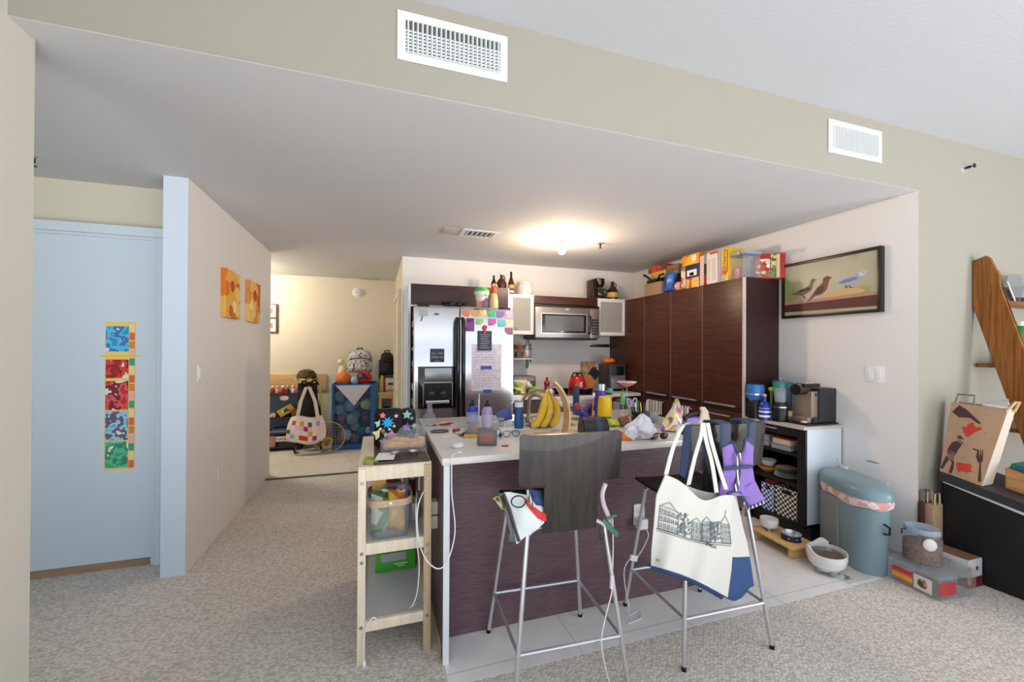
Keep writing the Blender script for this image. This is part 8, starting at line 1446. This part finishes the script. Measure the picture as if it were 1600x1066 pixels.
t = thing('dark_trinket', 'dark patterned trinket box at the left of the top ladder shelf', 'box', (4.06, 1.655, z1)); obj('box_body', MB().box(4.02, 4.12, 1.61, 1.69, z1, z1+.085, b=.004), blotch('trinket', [(36,26,22),(90,70,54),(24,20,18)], 40), t); obj('ribbon', MB().tube([(4.05,1.605,z1+.13),(4.08,1.60,z1+.07),(4.13,1.60,z1+.004)], .005), mat('silver ribbon', (190,190,192), .3, metal=.5), t)
for i, (rgb, nm) in enumerate((((110,120,170),'blue-violet'),((220,190,110),'straw'),((90,150,170),'sea blue'),((190,120,130),'rose'),((110,150,110),'leaf green'),((226,210,180),'cream'))):
    solo('booklet', MB().box(4.335+.018*i, 4.351+.018*i, 1.60, 1.70, z1, z1+.105, b=.001), mat('booklet%d' % i, rgb, .6), 'thin %s booklet in the upright row on the top ladder shelf' % nm, 'book', group='booklets on the top ladder shelf')
c = Vector((at(1594,530,y=1.60).x, 1.60, z2)); GG = mat('bottle green', (20,120,40), .08, coat=.5); h = hgt(c, 503); r = .043
bottle('green_jar', c, [(0,0),(r*.9,0),(r,.01),(r,h*.7),(r*.7,h*.88),(r*.6,h*.9),(0,h*.9)], GG, 'bright green glass jar with silver lid on the middle ladder shelf', 'jar', cap=([(0,h*.9005),(r*.66,h*.9005),(r*.64,h),(0,h)], mat('pale lid', (206,210,200), .3), 'lid'), band=(.004,.06,r+.001,mat('pale label', (206,214,216), .5),'label'))
# extension strip on the wall above the bin
p0, p1 = at(1318,735,x=RX-.02), at(1387,762,x=RX-.02); t = thing('power_strip', 'white power strip with plugs fixed on the wall behind the bin', 'power strip', (RX-.01, (p0.y+p1.y)/2, p1.z)); zc = (p0.z+p1.z)/2
y_hi, y_lo = p0.y, p1.y
obj('strip_body', MB().box(RX-.032, RX-.0004, y_lo, y_hi, zc-.022, zc+.022, b=.005), mat('strip grey', (206,204,198), .4), t); obj('plug', MB().box(RX-.055, RX-.0325, y_hi-.10, y_hi-.06, zc-.010, zc+.010, b=.004), BLACK, t); obj('plug', MB().box(RX-.06, RX-.0325, y_lo+.06, y_lo+.12, zc-.012, zc+.014, b=.004), DARKM, t); obj('plug', MB().box(RX-.07, RX-.0325, y_hi-.045, y_hi-.005, zc-.005, zc+.06, b=.006), WHITE, t)
obj('cord', MB().tube(sm_([(RX-.06,y_hi-.02,zc+.06),(RX-.06,y_hi+.01,zc+.10),(RX-.05,y_hi+.03,zc+.07),(RX-.05,y_hi+.035,zc-.02),(RX-.04,y_hi+.03,zc-.2)]), .003, n=6), WHITE, t)
c = at(1363,722,x=RX); solo('wall_scuff', MB().ball((RX+.0008, c.y, c.z), (.0014,.055,.009), n=16), mat('scuff grey', (150,146,140), .9), 'grey scuff mark on the wall above the power strip', 'mark')
# ================================================================ framed bird picture
p0 = at(1228,412,x=RX-.03); fy0, fy1, fz0, fz1 = 1.90, 2.628, 1.668, 2.125
t = thing('framed_picture', 'framed photograph of three birds on a ledge on the right wall', 'picture', (RX-.02, (fy0+fy1)/2, fz0)); FB = mat('frame black brown', (34,26,24), .35); xf = RX-.042; w_ = .022
obj('frame', MB().box(xf, RX-.0005, fy0, fy1, fz1-w_, fz1, b=.002).box(xf, RX-.0005, fy0, fy1, fz0, fz0+w_, b=.002).box(xf, RX-.0005, fy0, fy0+w_, fz0+w_, fz1-w_, b=.002).box(xf, RX-.0005, fy1-w_, fy1, fz0+w_, fz1-w_, b=.002), FB, t)
xp = RX-.030; obj('photo_print', MB().box(xp, RX-.001, fy0+w_, fy1-w_, fz0+w_, fz1-w_), blotch('bird backdrop', [(146,146,122),(172,168,146),(164,162,138),(138,150,92)], 2.2, .35, 'soft'), t)
iy0, iy1, iz0, iz1 = fy0+w_, fy1-w_, fz0+w_, fz1-w_
TLq, TRq, BLq, BRq = Vector((205,385)), Vector((1168,200)), Vector((225,905)), Vector((1188,825))
def pic(X, Y):      # place on the print from its place in the picture (homography by bilinear search)
    u, v = .5, .5
    for _ in range(30):
        f = TLq.lerp(TRq,u).lerp(BLq.lerp(BRq,u),v)-Vector((X,Y)); du = (TRq-TLq).lerp(BRq-BLq,v); dv = BLq.lerp(BRq,u)-TLq.lerp(TRq,u); det = du.x*dv.y-du.y*dv.x; u -= (f.x*dv.y-f.y*dv.x)/det; v -= (du.x*f.y-du.y*f.x)/det
    return u, v
def shape(nm, pts, m, d=.0008):
    q = []
    for X, Y in pts: u, v = pic(X, Y); u = min(1,max(0,u)); v = min(1,max(0,v)); q.append((iy1-(iy1-iy0)*u, iz1-(iz1-iz0)*v))
    return obj(nm, MB().prism(q, xp-d, xp+.001, 'x'), m, t)
shape('ledge', [(205,778),(1190,655),(1190,792),(215,868)], mat('ledge maroon', (86,40,34), .5)); shape('ledge_top', [(205,762),(1190,640),(1190,672),(205,792)], mat('ledge pink', (176,130,124), .5), .001); shape('bottom_strip', [(215,868),(1190,792),(1190,830),(220,905)], mat('strip sage', (170,170,134), .5))
shape('perch_branch', [(650,690),(700,655),(800,628),(900,606),(1000,595),(1075,622),(1062,645),(960,662),(820,688),(690,702)], mat('perch tan', (206,166,110), .5), .0014)
shape('brown_bird', [(268,678),(340,655),(375,632),(440,604),(500,575),(515,545),(518,515),(540,497),(585,505),(560,526),(548,565),(535,615),(490,655),(430,682),(350,676)], mat('bird brown', (120,98,72), .5), .0016); shape('wing', [(375,640),(440,610),(510,590),(520,615),(470,640)], mat('bird dark', (60,46,40), .5), .002)
shape('rust_bird', [(470,775),(545,668),(590,600),(648,545),(655,500),(690,472),(722,474),(748,488),(720,506),(708,560),(692,620),(640,668),(575,684),(515,735)], mat('bird rust', (118,66,48), .5), .0018); shape('wing', [(560,660),(610,590),(660,570),(665,620),(610,665)], mat('bird dark', (60,46,40), .5), .0022); shape('head', [(650,520),(660,492),(692,470),(722,476),(700,520)], mat('bird hood', (90,62,46), .5), .0022)
shape('blue_bird', [(745,552),(820,540),(880,500),(960,468),(1000,440),(1050,420),(1078,432),(1112,436),(1072,450),(1040,478),(1000,530),(930,572),(860,562),(830,556)], mat('bird grey blue', (160,166,190), .5), .0016); shape('wing', [(810,545),(880,505),(990,480),(1000,505),(930,535),(850,555)], mat('bird wing blue', (112,124,170), .5), .002); shape('head', [(1000,462),(1010,438),(1050,420),(1078,434),(1040,476)], mat('bird pale head', (196,198,204), .5), .002)
for pts in ([(880,572),(890,600),(905,600),(892,572)],[(915,572),(925,598),(975,600),(930,588),(922,572)],[(430,680),(450,712),(470,712),(445,680)]): shape('legs', pts, mat('bird dark', (60,46,40), .5), .002)
for X, Y in ((1048,437),(538,512),(708,484)): shape('eye', [(X-7,Y),(X,Y-7),(X+7,Y),(X,Y+7)], BLACK, .0026)
